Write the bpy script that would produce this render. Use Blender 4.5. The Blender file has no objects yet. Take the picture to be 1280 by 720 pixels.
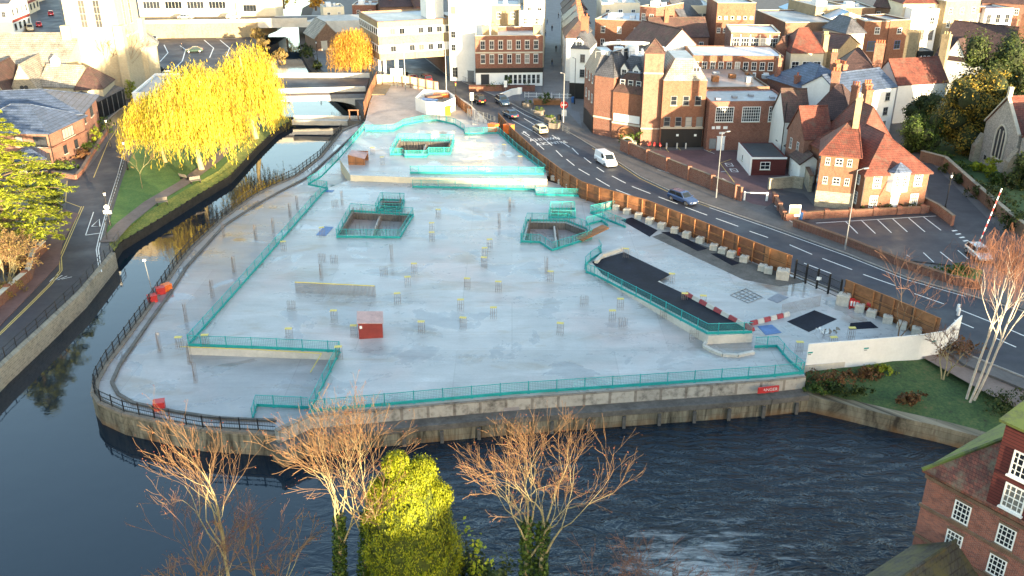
import bpy, bmesh, math, random
import numpy as np
from mathutils import Vector, Matrix
from mathutils.geometry import tessellate_polygon
R = math.radians
scene = bpy.context.scene
col = scene.collection
rnd = random.Random(11)

# ---------------------------------------------------------------- camera, sky, sun, exposure
CAM_H, FPX, PITCH = 41.0, 1138.0, R(24.1)
cam_d = bpy.data.cameras.new('camera')
cam = bpy.data.objects.new('camera', cam_d); col.objects.link(cam)
cam.location = (0, 0, CAM_H); cam.rotation_euler = (math.pi/2 - PITCH, 0, 0)
cam_d.sensor_width = 36; cam_d.lens = 36*FPX/1280
cam_d.clip_start = 0.5; cam_d.clip_end = 5000
scene.camera = cam
SUN_EL, SUN_AZ = 5.4, 30.0        # elevation; degrees right of straight behind the camera
sdir = Vector((math.sin(R(SUN_AZ))*math.cos(R(SUN_EL)), -math.cos(R(SUN_AZ))*math.cos(R(SUN_EL)), math.sin(R(SUN_EL))))
world = bpy.data.worlds.new('World'); scene.world = world; world.use_nodes = True
wn = world.node_tree.nodes; wl = world.node_tree.links; wn.clear()
sky = wn.new('ShaderNodeTexSky'); sky.sky_type = 'NISHITA'; sky.sun_disc = False
sky.sun_elevation = R(SUN_EL); sky.sun_rotation = math.atan2(sdir.x, sdir.y)
sky.air_density = 1.0; sky.dust_density = 1.0; sky.ozone_density = 1.0
bg = wn.new('ShaderNodeBackground'); bg.inputs[1].default_value = 0.135
wo = wn.new('ShaderNodeOutputWorld'); wl.new(sky.outputs[0], bg.inputs[0]); wl.new(bg.outputs[0], wo.inputs[0])
sun_d = bpy.data.lights.new('sun', 'SUN'); sun_d.energy = 3.7; sun_d.angle = R(0.5); sun_d.color = (1.0, 0.80, 0.50)
sun = bpy.data.objects.new('sun', sun_d); col.objects.link(sun)
sun.rotation_euler = sdir.to_track_quat('Z', 'Y').to_euler(); sun.location = (60, -100, 120)
vs = scene.view_settings; vs.view_transform = 'Standard'; vs.look = 'None'; vs.gamma = 1; vs.use_curve_mapping = False
vs.exposure = 2.87
scene.cycles.max_bounces = 5; scene.cycles.diffuse_bounces = 2; scene.cycles.glossy_bounces = 2
scene.cycles.transparent_max_bounces = 10; scene.cycles.transmission_bounces = 2
scene.cycles.use_denoising = True

# ---------------------------------------------------------------- survey: photo pixel (1280 wide) -> ground point at height z
def S(u, v, z=0.0):
    a = (u-640)/FPX; b = (360-v)/FPX
    dy = math.cos(PITCH)+b*math.sin(PITCH); dz = -math.sin(PITCH)+b*math.cos(PITCH)
    t = (z-CAM_H)/dz
    return (a*t, dy*t)
def S3(u, v, z=0.0):
    x, y = S(u, v, z); return (x, y, z)
def SL(pts, z=0.0): return [S(u, v, z) for u, v in pts]
def ZAT(v, Y):
    b = (360-v)/FPX
    dy = math.cos(PITCH)+b*math.sin(PITCH); dz = -math.sin(PITCH)+b*math.cos(PITCH)
    return CAM_H+dz*Y/dy

# ---------------------------------------------------------------- materials
MATS = {}
class NT:
    def __init__(s, name):
        s.m = bpy.data.materials.new(name); s.m.use_nodes = True
        s.n = s.m.node_tree.nodes; s.l = s.m.node_tree.links
        s.p = s.n['Principled BSDF']; MATS[name] = s.m
    def new(s, t, **k):
        n = s.n.new(t)
        for a, b in k.items(): setattr(n, a, b)
        return n
    def link(s, a, b): s.l.new(a, b)
    def coord(s, kind='Object', scale=(1, 1, 1)):
        t = s.new('ShaderNodeTexCoord'); m = s.new('ShaderNodeMapping'); m.inputs['Scale'].default_value = scale
        s.link(t.outputs[kind], m.inputs[0]); return m.outputs[0]
    def noise(s, vec, scale, detail=4, rough=.55, dist=0):
        n = s.new('ShaderNodeTexNoise'); n.inputs['Scale'].default_value = scale
        n.inputs['Detail'].default_value = detail; n.inputs['Roughness'].default_value = rough; n.inputs['Distortion'].default_value = dist
        s.link(vec, n.inputs['Vector']); return n.outputs['Fac']
    def ramp(s, fac, stops, interp='LINEAR'):
        r = s.new('ShaderNodeValToRGB'); cr = r.color_ramp; cr.interpolation = interp
        while len(cr.elements) < len(stops): cr.elements.new(.5)
        for e, (p, c) in zip(cr.elements, stops):
            e.position = p; e.color = (c[0], c[1], c[2], 1) if not isinstance(c, (int, float)) else (c, c, c, 1)
        s.link(fac, r.inputs[0]); return r.outputs[0]
    def mix(s, a, b, fac, mode='MIX'):
        n = s.new('ShaderNodeMix', data_type='RGBA', blend_type=mode)
        for sock, val in ((n.inputs[0], fac), (n.inputs[6], a), (n.inputs[7], b)):
            if isinstance(val, (int, float)): sock.default_value = val
            elif isinstance(val, tuple): sock.default_value = (*val[:3], 1)
            else: s.link(val, sock)
        return n.outputs[2]
    def math(s, op, a, b=0.0):
        n = s.new('ShaderNodeMath', operation=op)
        for i, v in enumerate((a, b)):
            if isinstance(v, (int, float)): n.inputs[i].default_value = v
            else: s.link(v, n.inputs[i])
        return n.outputs[0]
    def setp(s, name, v):
        i = s.p.inputs[name]
        if isinstance(v, (int, float)): i.default_value = v
        elif isinstance(v, tuple): i.default_value = (*v[:3], 1)
        else: s.link(v, i)
    def bump(s, h, strength=.3, dist=.05):
        b = s.new('ShaderNodeBump'); b.inputs['Strength'].default_value = strength; b.inputs['Distance'].default_value = dist
        s.link(h, b.inputs['Height']); s.link(b.outputs[0], s.p.inputs['Normal'])
    def wallvec(s):           # (x+y, z): bricks run round the corners of a wall
        t = s.new('ShaderNodeTexCoord'); sp = s.new('ShaderNodeSeparateXYZ'); s.link(t.outputs['Object'], sp.inputs[0])
        c = s.new('ShaderNodeCombineXYZ'); s.link(s.math('ADD', sp.outputs[0], sp.outputs[1]), c.inputs[0]); s.link(sp.outputs[2], c.inputs[1])
        return c.outputs[0]

def plain(name, c, rough=.8, var=.18, scale=.8, spec=.4, metal=0, fine=6):
    t = NT(name); v = t.coord()
    n1 = t.noise(v, scale, 5, .6); n2 = t.noise(v, scale*fine, 3, .6)
    f = t.mix(n1, n2, .35)
    lo = tuple(x*(1-var*1.6) for x in c); hi = tuple(min(1, x*(1+var*1.4)) for x in c)
    t.setp('Base Color', t.ramp(f, [(.3, lo), (.7, hi)])); t.setp('Roughness', rough); t.setp('Metallic', metal)
    t.p.inputs['Specular IOR Level'].default_value = spec
    return t.m
def bricks(name, c, c2, mortar, bw=.225, bh=.075, stain=.5, rough=.85):
    t = NT(name); w = t.wallvec(); b = t.new('ShaderNodeTexBrick')
    b.inputs['Scale'].default_value = 1; b.inputs['Brick Width'].default_value = bw; b.inputs['Row Height'].default_value = bh
    b.inputs['Mortar Size'].default_value = bh*.11; b.inputs['Bias'].default_value = 0
    b.inputs['Color1'].default_value = (*c, 1); b.inputs['Color2'].default_value = (*c2, 1); b.inputs['Mortar'].default_value = (*mortar, 1)
    t.link(w, b.inputs['Vector'])
    v = t.coord(); n = t.noise(v, .35, 6, .65); n2 = t.noise(v, 2.2, 4, .6)
    ms = t.new('ShaderNodeMapping'); ms.inputs['Scale'].default_value = (1.2, .12, 1); t.link(w, ms.inputs[0]); n = t.mix(n, t.noise(ms.outputs[0], 1.0, 5, .65), .35)
    f = t.mix(n, n2, .4)
    sh = t.ramp(f, [(.32, 1-stain), (.5, 1.0), (.75, 1.0+stain*.5)])
    t.setp('Base Color', t.mix(b.outputs['Color'], sh, 1.0, 'MULTIPLY')); t.setp('Roughness', rough)
    t.bump(b.outputs['Fac'], .25, .01); t.p.inputs['Specular IOR Level'].default_value = .25
    return t.m
def tiles(name, c, c2, w=.3, h=.24, moss=None, rough=.75, mossamt=.62):
    t = NT(name); wv = t.wallvec(); b = t.new('ShaderNodeTexBrick')
    b.inputs['Scale'].default_value = 1; b.inputs['Brick Width'].default_value = w; b.inputs['Row Height'].default_value = h
    b.inputs['Mortar Size'].default_value = h*.09; b.inputs['Color1'].default_value = (*c, 1); b.inputs['Color2'].default_value = (*c2, 1)
    b.inputs['Mortar'].default_value = (c[0]*.35, c[1]*.35, c[2]*.35, 1); t.link(wv, b.inputs['Vector'])
    v = t.coord(); n = t.noise(v, .5, 6, .7); n2 = t.noise(v, 3, 4, .6)
    sh = t.ramp(t.mix(n, n2, .4), [(.36, .5), (.5, 1.0), (.62, 1.45)])
    colr = t.mix(b.outputs['Color'], sh, 1.0, 'MULTIPLY')
    if moss:
        m = t.ramp(t.noise(v, .9, 7, .75), [(mossamt-.12, 0.0), (mossamt+.06, 1.0)])
        colr = t.mix(colr, moss, m)
    t.setp('Base Color', colr); t.setp('Roughness', rough); t.bump(b.outputs['Fac'], .4, .02)
    return t.m
def leafmat(name, cs, trans=.3, rough=.6):
    t = NT(name); g = t.new('ShaderNodeNewGeometry')
    k = len(cs); st = [(i/(k-1), c) for i, c in enumerate(cs)]
    c = t.ramp(g.outputs['Random Per Island'], st)
    v = t.coord(); c = t.mix(c, t.ramp(t.noise(v, .45, 3, .6), [(.35, .65), (.65, 1.25)]), 1.0, 'MULTIPLY')
    t.setp('Base Color', c); t.setp('Roughness', rough); t.p.inputs['Specular IOR Level'].default_value = .2
    if trans:
        tr = t.new('ShaderNodeBsdfTranslucent'); t.link(c, tr.inputs[0]); mx = t.new('ShaderNodeMixShader'); mx.inputs[0].default_value = trans
        o = t.n['Material Output']; t.link(t.p.outputs[0], mx.inputs[1]); t.link(tr.outputs[0], mx.inputs[2]); t.link(mx.outputs[0], o.inputs[0])
    return t.m

RED1, RED2 = (.22, .072, .043), (.165, .05, .033)
bricks('brick_red', RED1, RED2, (.28, .22, .18))
bricks('brick_orange', (.225, .088, .048), (.17, .058, .034), (.21, .155, .12))
bricks('brick_dark', (.17, .065, .045), (.12, .05, .04), (.17, .13, .11))
bricks('brick_mill', (.33, .095, .058), (.17, .055, .042), (.27, .21, .185), stain=.5)
bricks('brick_pink', (.26, .115, .078), (.21, .085, .06), (.25, .19, .155))
bricks('brick_buff', (.32, .25, .15), (.27, .2, .12), (.3, .25, .18))
bricks('brick_brown', (.18, .10, .065), (.14, .075, .05), (.2, .16, .12))
bricks('rubble_stone', (.33, .29, .22), (.23, .2, .155), (.36, .33, .27), .5, .22, .4)
bricks('flint', (.36, .34, .30), (.17, .16, .15), (.42, .40, .35), .2, .13, .35)
bricks('ashlar', (.46, .40, .28), (.42, .36, .25), (.4, .34, .24), .7, .35, .25)
t = NT('quay_stone'); wv_ = t.wallvec(); v = t.coord(); mq = t.new('ShaderNodeMapping'); mq.inputs['Scale'].default_value = (1.3, .16, 1); t.link(wv_, mq.inputs[0])
bq = t.new('ShaderNodeTexBrick')
for k_, val_ in (('Scale', 1), ('Brick Width', 2.2), ('Row Height', .62), ('Mortar Size', .03)): bq.inputs[k_].default_value = val_
bq.inputs['Color1'].default_value = (.26, .235, .18, 1); bq.inputs['Color2'].default_value = (.21, .195, .15, 1); bq.inputs['Mortar'].default_value = (.17, .15, .12, 1); t.link(wv_, bq.inputs['Vector'])
st_ = t.ramp(t.noise(mq.outputs[0], 1.1, 6, .7, .6), [(.36, (.16, .14, .12)), (.5, (.75, .72, .66)), (.62, (1.15, 1.12, 1.05))])
cq = t.mix(bq.outputs['Color'], st_, 1.0, 'MULTIPLY'); spz = t.new('ShaderNodeSeparateXYZ'); t.link(v, spz.inputs[0]); zr = t.new('ShaderNodeMapRange'); zr.inputs[1].default_value = -3.0; zr.inputs[2].default_value = -2.2; zr.inputs[3].default_value = 1; zr.inputs[4].default_value = 0; t.link(spz.outputs[2], zr.inputs[0])
cq = t.mix(cq, (.19, .10, .04), t.math('MULTIPLY', zr.outputs[0], t.ramp(t.noise(v, .5, 4, .6), [(.4, 0.0), (.6, .9)]))); t.setp('Base Color', cq); t.setp('Roughness', .85)
bricks('timber_boards', (.12, .03, .028), (.1, .026, .025), (.04, .015, .015), 30, .19, .2)
plain('render_white', (.74, .74, .72), .85, .07, .4)
plain('render_cream', (.62, .55, .42), .85, .1, .4)
plain('stone_trim', (.5, .46, .38), .8, .12)
tiles('tiles_red', (.165, .042, .027), (.115, .032, .022), moss=(.10, .06, .045))
tiles('tiles_brown', (.10, .05, .042), (.075, .04, .036), moss=(.07, .06, .04))
tiles('tiles_dark', (.07, .038, .036), (.055, .03, .03))
tiles('tiles_mossy', (.23, .065, .04), (.12, .045, .033), .17, .13, moss=(.16, .14, .09), mossamt=.60)
tiles('slate_grey', (.085, .085, .1), (.065, .067, .08), .4, .3, rough=.5)
tiles('slate_blue', (.075, .10, .165), (.06, .085, .14), .4, .3, rough=.5)
tiles('slate_moss', (.06, .06, .055), (.05, .05, .045), .3, .2, moss=(.11, .145, .03), mossamt=.47); tiles('slate_lichen', (.045, .045, .04), (.035, .036, .032), .35, .28, moss=(.075, .07, .025), mossamt=.56)
tiles('slate_stone', (.3, .27, .23), (.24, .22, .19), .4, .3)
plain('roof_felt', (.30, .32, .35), .45, .3, .25)
plain('roof_white', (.62, .64, .68), .5, .18, .3)
plain('roof_dark', (.035, .037, .042), .6, .3, .4)
plain('roof_pink', (.34, .24, .2), .4, .3, .3)
plain('lead', (.20, .215, .25), .5, .2)
plain('black_paint', (.012, .012, .014), .45, .2)
plain('grey_paint', (.18, .19, .2), .5, .15)
plain('white_paint', (.78, .78, .77), .5, .06)
plain('blue_paint', (.02, .09, .27), .5, .1)
plain('clay_pot', (.38, .11, .05), .8, .2)
plain('pot_buff', (.5, .4, .2), .8, .2)
plain('steel', (.35, .36, .38), .4, .15, metal=.7)
plain('concrete_block', (.46, .43, .38), .9, .2, 1.2)
plain('concrete_pale', (.52, .49, .44), .85, .14, .6)
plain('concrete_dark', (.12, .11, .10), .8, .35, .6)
plain('rust', (.17, .085, .05), .85, .3, 3)
plain('rebar_steel', (.20, .165, .15), .8, .25, 3)
plain('yellow_plastic', (.62, .50, .12), .5, .1)
plain('red_plastic', (.50, .035, .035), .45, .15)
plain('orange_plastic', (.75, .16, .03), .5, .15)
plain('blue_sheet', (.07, .16, .36), .5, .25)
plain('membrane', (.010, .013, .024), .62, .4, .5, spec=.12)
plain('hut_red', (.25, .038, .03), .55, .2, 1.2)
plain('hut_roof', (.5, .33, .3), .6, .2)
plain('toe_board', (.012, .29, .285), .5, .15)
plain('teal_rail', (.02, .3, .31), .5, .15)
plain('soil', (.085, .06, .045), .95, .3, 1.2)
plain('earth_pink', (.42, .33, .28), .6, .2, .4)
plain('shade_ridge_grass', (.05, .06, .025), .95, .3, .05)
plain('lane_white', (.72, .72, .7), .7, .14, 2.0)
plain('lane_yellow', (.55, .40, .12), .7, .15, 2.0)
plain('kerb_stone', (.30, .28, .26), .85, .2)
plain('pavement', (.11, .10, .098), .75, .2, .5)
plain('pavement_red', (.15, .085, .075), .8, .2, .5)
plain('block_paving', (.125, .125, .14), .7, .2, .4)
plain('tarmac_red', (.115, .065, .07), .8, .2, .3)
plain('path_grit', (.19, .145, .125), .9, .2, .6)
plain('timber', (.27, .12, .05), .8, .25, 1.5)
plain('timber_grey', (.2, .17, .14), .85, .25, 1.5)
plain('skin', (.45, .27, .2), .6, .05)
plain('cloth_dark', (.025, .027, .035), .9, .2)
plain('cloth_red', (.4, .04, .04), .9, .2)
plain('cloth_blue', (.05, .09, .2), .9, .2)
plain('hair', (.03, .02, .015), .8, .2)
plain('tyre', (.014, .014, .015), .85, .1)
plain('alloy', (.4, .4, .42), .35, .1, metal=.8)
plain('lamp_clear', (.75, .75, .75), .15, .05)
plain('lamp_red', (.45, .01, .01), .25, .05)
plain('plate_yellow', (.7, .55, .08), .5, .05)
plain('bark', (.13, .09, .06), .95, .3, 2)
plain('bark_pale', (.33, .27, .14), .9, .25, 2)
plain('bark_birch', (.5, .43, .36), .85, .25, 3)
plain('twig_tan', (.20, .115, .055), .9, .25, 1.5)
plain('twig_red', (.33, .13, .075), .9, .25, 1.5)
plain('twig_birch', (.17, .075, .045), .9, .25, 1.5)
plain('twig_brown', (.16, .085, .06), .95, .25, 1.5)
def carpaint(n, c, met=.3): return plain('paint_'+n, c, .22, .03, .5, .5, met)
for n, c, m_ in (('white', (.78, .79, .8), 0), ('beige', (.55, .48, .34), .2), ('navy', (.03, .06, .11), .4), ('blue', (.05, .08, .17), .4), ('black', (.012, .012, .015), .2),
              ('maroon', (.10, .015, .02), .3), ('silver', (.5, .52, .54), .6), ('red', (.45, .02, .02), .1), ('green', (.03, .06, .05), .4), ('grey', (.12, .13, .14), .5)): carpaint(n, c, m_)
# glass: dark, some panes with a pale blind behind (per object)
t = NT('glass'); oi = t.new('ShaderNodeObjectInfo')
t.setp('Base Color', t.ramp(oi.outputs['Random'], [(0, (.012, .015, .02)), (.6, (.03, .035, .045)), (.78, (.08, .08, .08)), (.92, (.25, .24, .22)), (1, (.38, .36, .33))])); t.setp('Roughness', .06)
t = NT('car_glass'); t.setp('Base Color', (.015, .02, .025)); t.setp('Roughness', .04)
# netting: open turquoise mesh
t = NT('netting'); v = t.coord('Object', (1, 1, 1)); sp = t.new('ShaderNodeSeparateXYZ'); t.link(v, sp.inputs[0])
n = t.noise(v, .7, 4, .6); pb = t.new('ShaderNodeTexBrick'); pb.offset = 0
for k, val in (('Scale', 1), ('Brick Width', 2.5), ('Row Height', 4), ('Mortar Size', 0)): pb.inputs[k].default_value = val
pb.inputs['Color1'].default_value = (.8, .85, .85, 1); pb.inputs['Color2'].default_value = (1.25, 1.12, 1.12, 1); t.link(t.wallvec(), pb.inputs['Vector'])
t.setp('Base Color', t.mix(t.ramp(n, [(.3, (.015, .27, .275)), (.7, (.03, .38, .38))]), pb.outputs['Color'], 1.0, 'MULTIPLY')); t.setp('Roughness', .6)
tr = t.new('ShaderNodeBsdfTransparent'); mx = t.new('ShaderNodeMixShader')
wv = t.wallvec(); w1 = t.new('ShaderNodeTexBrick'); w1.offset = 0
for k, val in (('Scale', 1), ('Brick Width', .16), ('Row Height', .16), ('Mortar Size', .026)): w1.inputs[k].default_value = val
w1.inputs['Mortar Smooth'].default_value = 1.0
t.link(wv, w1.inputs['Vector'])
t.link(t.math('ADD', t.math('MULTIPLY', w1.outputs['Fac'], .40), .16), mx.inputs[0])
t.link(tr.outputs[0], mx.inputs[1]); t.link(t.p.outputs[0], mx.inputs[2]); t.link(mx.outputs[0], t.n['Material Output'].inputs[0])
# water: dark green-blue river, ripples, broken water below the weir
t = NT('water'); v = t.coord()
d = t.new('ShaderNodeVectorMath', operation='DISTANCE'); t.link(v, d.inputs[0]); d.inputs[1].default_value = (18, 50, -3)
near = t.new('ShaderNodeMapRange'); near.inputs[1].default_value = 3; near.inputs[2].default_value = 36; near.inputs[3].default_value = 1; near.inputs[4].default_value = .0
t.link(d.outputs['Value'], near.inputs[0]); nf = near.outputs[0]
mp = t.new('ShaderNodeMapping'); mp.inputs['Rotation'].default_value = (0, 0, R(-24)); mp.inputs['Scale'].default_value = (.55, 1.25, 1); t.link(v, mp.inputs[0])
h1 = t.noise(mp.outputs[0], .75, 4, .55, 1.0); h2 = t.noise(v, 3.0, 3, .5); h3 = t.noise(v, .25, 2, .5)
hh = t.math('ADD', t.math('MULTIPLY', h1, t.math('ADD', t.math('MULTIPLY', nf, 3.4), .012)), t.math('ADD', t.math('MULTIPLY', h2, t.math('ADD', t.math('MULTIPLY', nf, .16), .010)), t.math('MULTIPLY', h3, .05)))
t.bump(hh, .8, .32)
mp2 = t.new('ShaderNodeMapping'); mp2.inputs['Rotation'].default_value = (0, 0, R(-35)); mp2.inputs['Scale'].default_value = (.35, 1.6, 1); t.link(v, mp2.inputs[0])
fo = t.noise(mp2.outputs[0], .8, 7, .72, 1.2)
d2 = t.new('ShaderNodeVectorMath', operation='DISTANCE'); t.link(v, d2.inputs[0]); d2.inputs[1].default_value = (13.2, 48.6, -3)
mr = t.new('ShaderNodeMapRange'); mr.inputs[1].default_value = 0; mr.inputs[2].default_value = 14; mr.inputs[3].default_value = .62; mr.inputs[4].default_value = 0; t.link(d2.outputs['Value'], mr.inputs[0])
fm = t.ramp(t.math('ADD', t.math('MULTIPLY', fo, .75), t.math('MULTIPLY', mr.outputs[0], .55)), [(.57, 0.0), (.78, .9)])
t.setp('Base Color', t.mix((.007, .017, .029), (.5, .52, .53), fm)); t.setp('Roughness', t.math('ADD', t.math('MULTIPLY', fm, .5), .02)); t.p.inputs['IOR'].default_value = 1.45
# wet concrete deck
def wetslab(name, c, wet=.5):
    t = NT(name); v = t.coord(); mp = t.new('ShaderNodeMapping'); mp.inputs['Scale'].default_value = (.45, 1.2, 1); t.link(v, mp.inputs[0])
    n1 = t.noise(mp.outputs[0], .11, 7, .62, .6); n2 = t.noise(v, .9, 5, .6); n3 = t.noise(v, 5, 3, .6); n4 = t.noise(mp.outputs[0], .32, 6, .7, .4)
    base = t.ramp(t.mix(n1, n4, .45), [(.34, tuple(x*.60 for x in c)), (.46, tuple(x*.9 for x in c)), (.56, tuple(x*1.1 for x in c)), (.66, tuple(x*1.4 for x in c))])
    warm = t.mix(base, (1.16, .97, .93), t.ramp(t.noise(v, .07, 4, .6), [(.5, 0.0), (.68, 1.0)]), 'MULTIPLY')
    warm = t.mix(warm, t.ramp(t.mix(n2, n3, .5), [(.3, .86), (.7, 1.1)]), 1.0, 'MULTIPLY')
    stain = t.ramp(t.noise(mp.outputs[0], .19, 8, .68, 1.2), [(.54, 0.0), (.64, .75)]); warm = t.mix(warm, (.80, .70, .58), stain, 'MULTIPLY')
    pud = t.ramp(t.noise(v, .16, 5, .55, .5), [(.575, 0.0), (.615, 1.0)]); warm = t.mix(warm, (.58, .57, .56), t.math('MULTIPLY', pud, .45), 'MULTIPLY')
    mp3 = t.new('ShaderNodeMapping'); mp3.inputs['Rotation'].default_value = (0, 0, R(62)); mp3.inputs['Scale'].default_value = (.02, 1.6, 1); t.link(v, mp3.inputs[0])
    trk = t.ramp(t.noise(mp3.outputs[0], 1.0, 5, .6), [(.60, 0.0), (.68, .5)]); warm = t.mix(warm, (.75, .72, .68), t.math('MULTIPLY', trk, .7), 'MULTIPLY')
    # day joints between pours
    br = t.new('ShaderNodeTexBrick'); br.offset = .35
    for k, val in (('Scale', 1), ('Brick Width', 15.0), ('Row Height', 11.0), ('Mortar Size', .05)): br.inputs[k].default_value = val
    br.inputs['Color1'].default_value = (1.05, 1.05, 1.05, 1); br.inputs['Color2'].default_value = (.90, .89, .88, 1); br.inputs['Mortar'].default_value = (.97, .97, .97, 1); t.link(v, br.inputs['Vector']); warm = t.mix(warm, br.outputs['Color'], 1.0, 'MULTIPLY')
    warm = t.mix(warm, (.78, .77, .76), t.math('MULTIPLY', br.outputs['Fac'], .7), 'MULTIPLY')
    t.setp('Base Color', warm)
    t.setp('Roughness', t.mix(t.ramp(t.mix(n1, n2, .3), [(.36, .18), (.5, .36), (.66, .6)]), (.05, .05, .05), pud))
    t.p.inputs['Specular IOR Level'].default_value = wet
    t.bump(n3, .08, .02); return t.m
wetslab('wet_slab', (.385, .395, .40), .6); wetslab('wet_slab_low', (.295, .295, .305), .6)
def asphalt(name, c, rough):
    t = NT(name); v = t.coord(); n = t.noise(v, .22, 6, .65); n2 = t.noise(v, 6, 3, .6); mp = t.new('ShaderNodeMapping'); mp.inputs['Rotation'].default_value = (0, 0, R(45)); mp.inputs['Scale'].default_value = (.06, 1.1, 1); t.link(v, mp.inputs[0])
    n3 = t.noise(mp.outputs[0], .8, 4, .6)
    f = t.mix(t.mix(n, n2, .3), n3, .35); vo = t.new('ShaderNodeTexVoronoi'); vo.inputs['Scale'].default_value = .13; vo.distance = 'CHEBYCHEV'; t.link(v, vo.inputs['Vector']); f = t.mix(f, vo.outputs['Color'], .10)
    t.setp('Base Color', t.ramp(f, [(.3, tuple(x*.7 for x in c)), (.52, c), (.72, tuple(x*1.5 for x in c))])); t.setp('Roughness', t.ramp(n, [(.35, rough-.15), (.65, rough+.15)])); t.bump(n2, .1, .01); return t.m
asphalt('asphalt', (.028, .031, .045), .66); asphalt('asphalt_grey', (.038, .034, .041), .7); asphalt('asphalt_park', (.045, .040, .048), .65)
# grass with mottling
t = NT('grass'); v = t.coord(); n = t.noise(v, .35, 6, .7); n2 = t.noise(v, 4, 4, .65)
t.setp('Base Color', t.ramp(t.mix(n, n2, .45), [(.3, (.04, .075, .018)), (.5, (.085, .17, .035)), (.68, (.17, .22, .05))])); t.setp('Roughness', .95); t.bump(n2, .6, .06)
t = NT('grass_dull'); v = t.coord(); n = t.noise(v, .45, 6, .7); n2 = t.noise(v, 4, 4, .65)
t.setp('Base Color', t.ramp(t.mix(n, n2, .45), [(.36, (.025, .03, .016)), (.48, (.04, .085, .026)), (.58, (.075, .11, .035)), (.66, (.13, .095, .05))])); t.setp('Roughness', .95); t.bump(n2, .6, .06)
t = NT('plywood'); v = t.coord(); n = t.noise(v, 1.1, 5, .65); n2 = t.noise(v, .35, 2, .5)
wv = t.wallvec(); b = t.new('ShaderNodeTexBrick'); b.offset = 0
for k, val in (('Scale', 1), ('Brick Width', 1.2), ('Row Height', 1.24), ('Mortar Size', .035)): b.inputs[k].default_value = val
b.inputs['Color1'].default_value = (.29, .125, .05, 1); b.inputs['Color2'].default_value = (.15, .058, .03, 1); b.inputs['Mortar'].default_value = (.08, .04, .025, 1); t.link(wv, b.inputs['Vector'])
t.setp('Base Color', t.mix(b.outputs['Color'], t.ramp(t.mix(n, n2, .4), [(.3, .5), (.5, 1.0), (.7, 1.5)]), 1.0, 'MULTIPLY')); t.setp('Roughness', .75)
t = NT('metal_sheet_blue'); v = t.coord(); wv = t.new('ShaderNodeTexWave'); wv.inputs['Scale'].default_value = .45; t.link(v, wv.inputs[0])
t.setp('Base Color', t.ramp(wv.outputs['Fac'], [(.3, (.17, .32, .47)), (.9, (.3, .48, .62))])); t.setp('Roughness', .4)

leafmat('leaf_willow', [(.48, .37, .03), (.64, .51, .05), (.72, .58, .08), (.36, .30, .03), (.55, .36, .03)], .35)
leafmat('leaf_willow_orange', [(.45, .24, .03), (.58, .33, .05), (.4, .19, .03)], .3)
leafmat('leaf_conifer', [(.07, .10, .005), (.16, .18, .006), (.25, .25, .008), (.11, .14, .005), (.20, .21, .007)], .05)
leafmat('leaf_cedar', [(.08, .11, .012), (.20, .235, .02), (.34, .35, .03)], .15)
leafmat('leaf_yew', [(.018, .032, .010), (.04, .06, .016), (.07, .085, .022)], .1)
leafmat('leaf_autumn', [(.04, .055, .014), (.09, .09, .02), (.22, .15, .022), (.30, .19, .024), (.08, .09, .02)], .12)
leafmat('leaf_green', [(.03, .055, .012), (.06, .10, .02), (.11, .15, .03)], .2)
leafmat('leaf_ivy', [(.02, .045, .01), (.05, .085, .015), (.09, .13, .02)], .1)
leafmat('leaf_lime', [(.2, .25, .02), (.36, .38, .03), (.12, .18, .02)], .2)
leafmat('leaf_rust', [(.10, .05, .025), (.2, .09, .04), (.14, .1, .04)], .2)
leafmat('leaf_straw', [(.25, .18, .07), (.16, .12, .05), (.3, .2, .06)], .2)
leafmat('leaf_bud', [(.21, .045, .025), (.26, .09, .035), (.13, .04, .025)], .2)
t = NT('grass_rough'); v = t.coord(); n = t.noise(v, .5, 6, .7); n2 = t.noise(v, 4, 4, .65)
t.setp('Base Color', t.ramp(t.mix(n, n2, .45), [(.32, (.05, .075, .018)), (.5, (.14, .17, .035)), (.66, (.3, .25, .06))])); t.setp('Roughness', .95); t.bump(n2, .8, .1)
plain('pile_dark', (.035, .03, .025), .9, .4, 1.5)
plain('barrier_red', (.30, .04, .05), .6, .25, 2)
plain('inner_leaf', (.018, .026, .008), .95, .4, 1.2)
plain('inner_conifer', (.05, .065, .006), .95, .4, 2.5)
bricks('quay_upper', (.42, .39, .345), (.36, .33, .29), (.24, .21, .18), 2.6, 1.35, .85)
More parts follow.
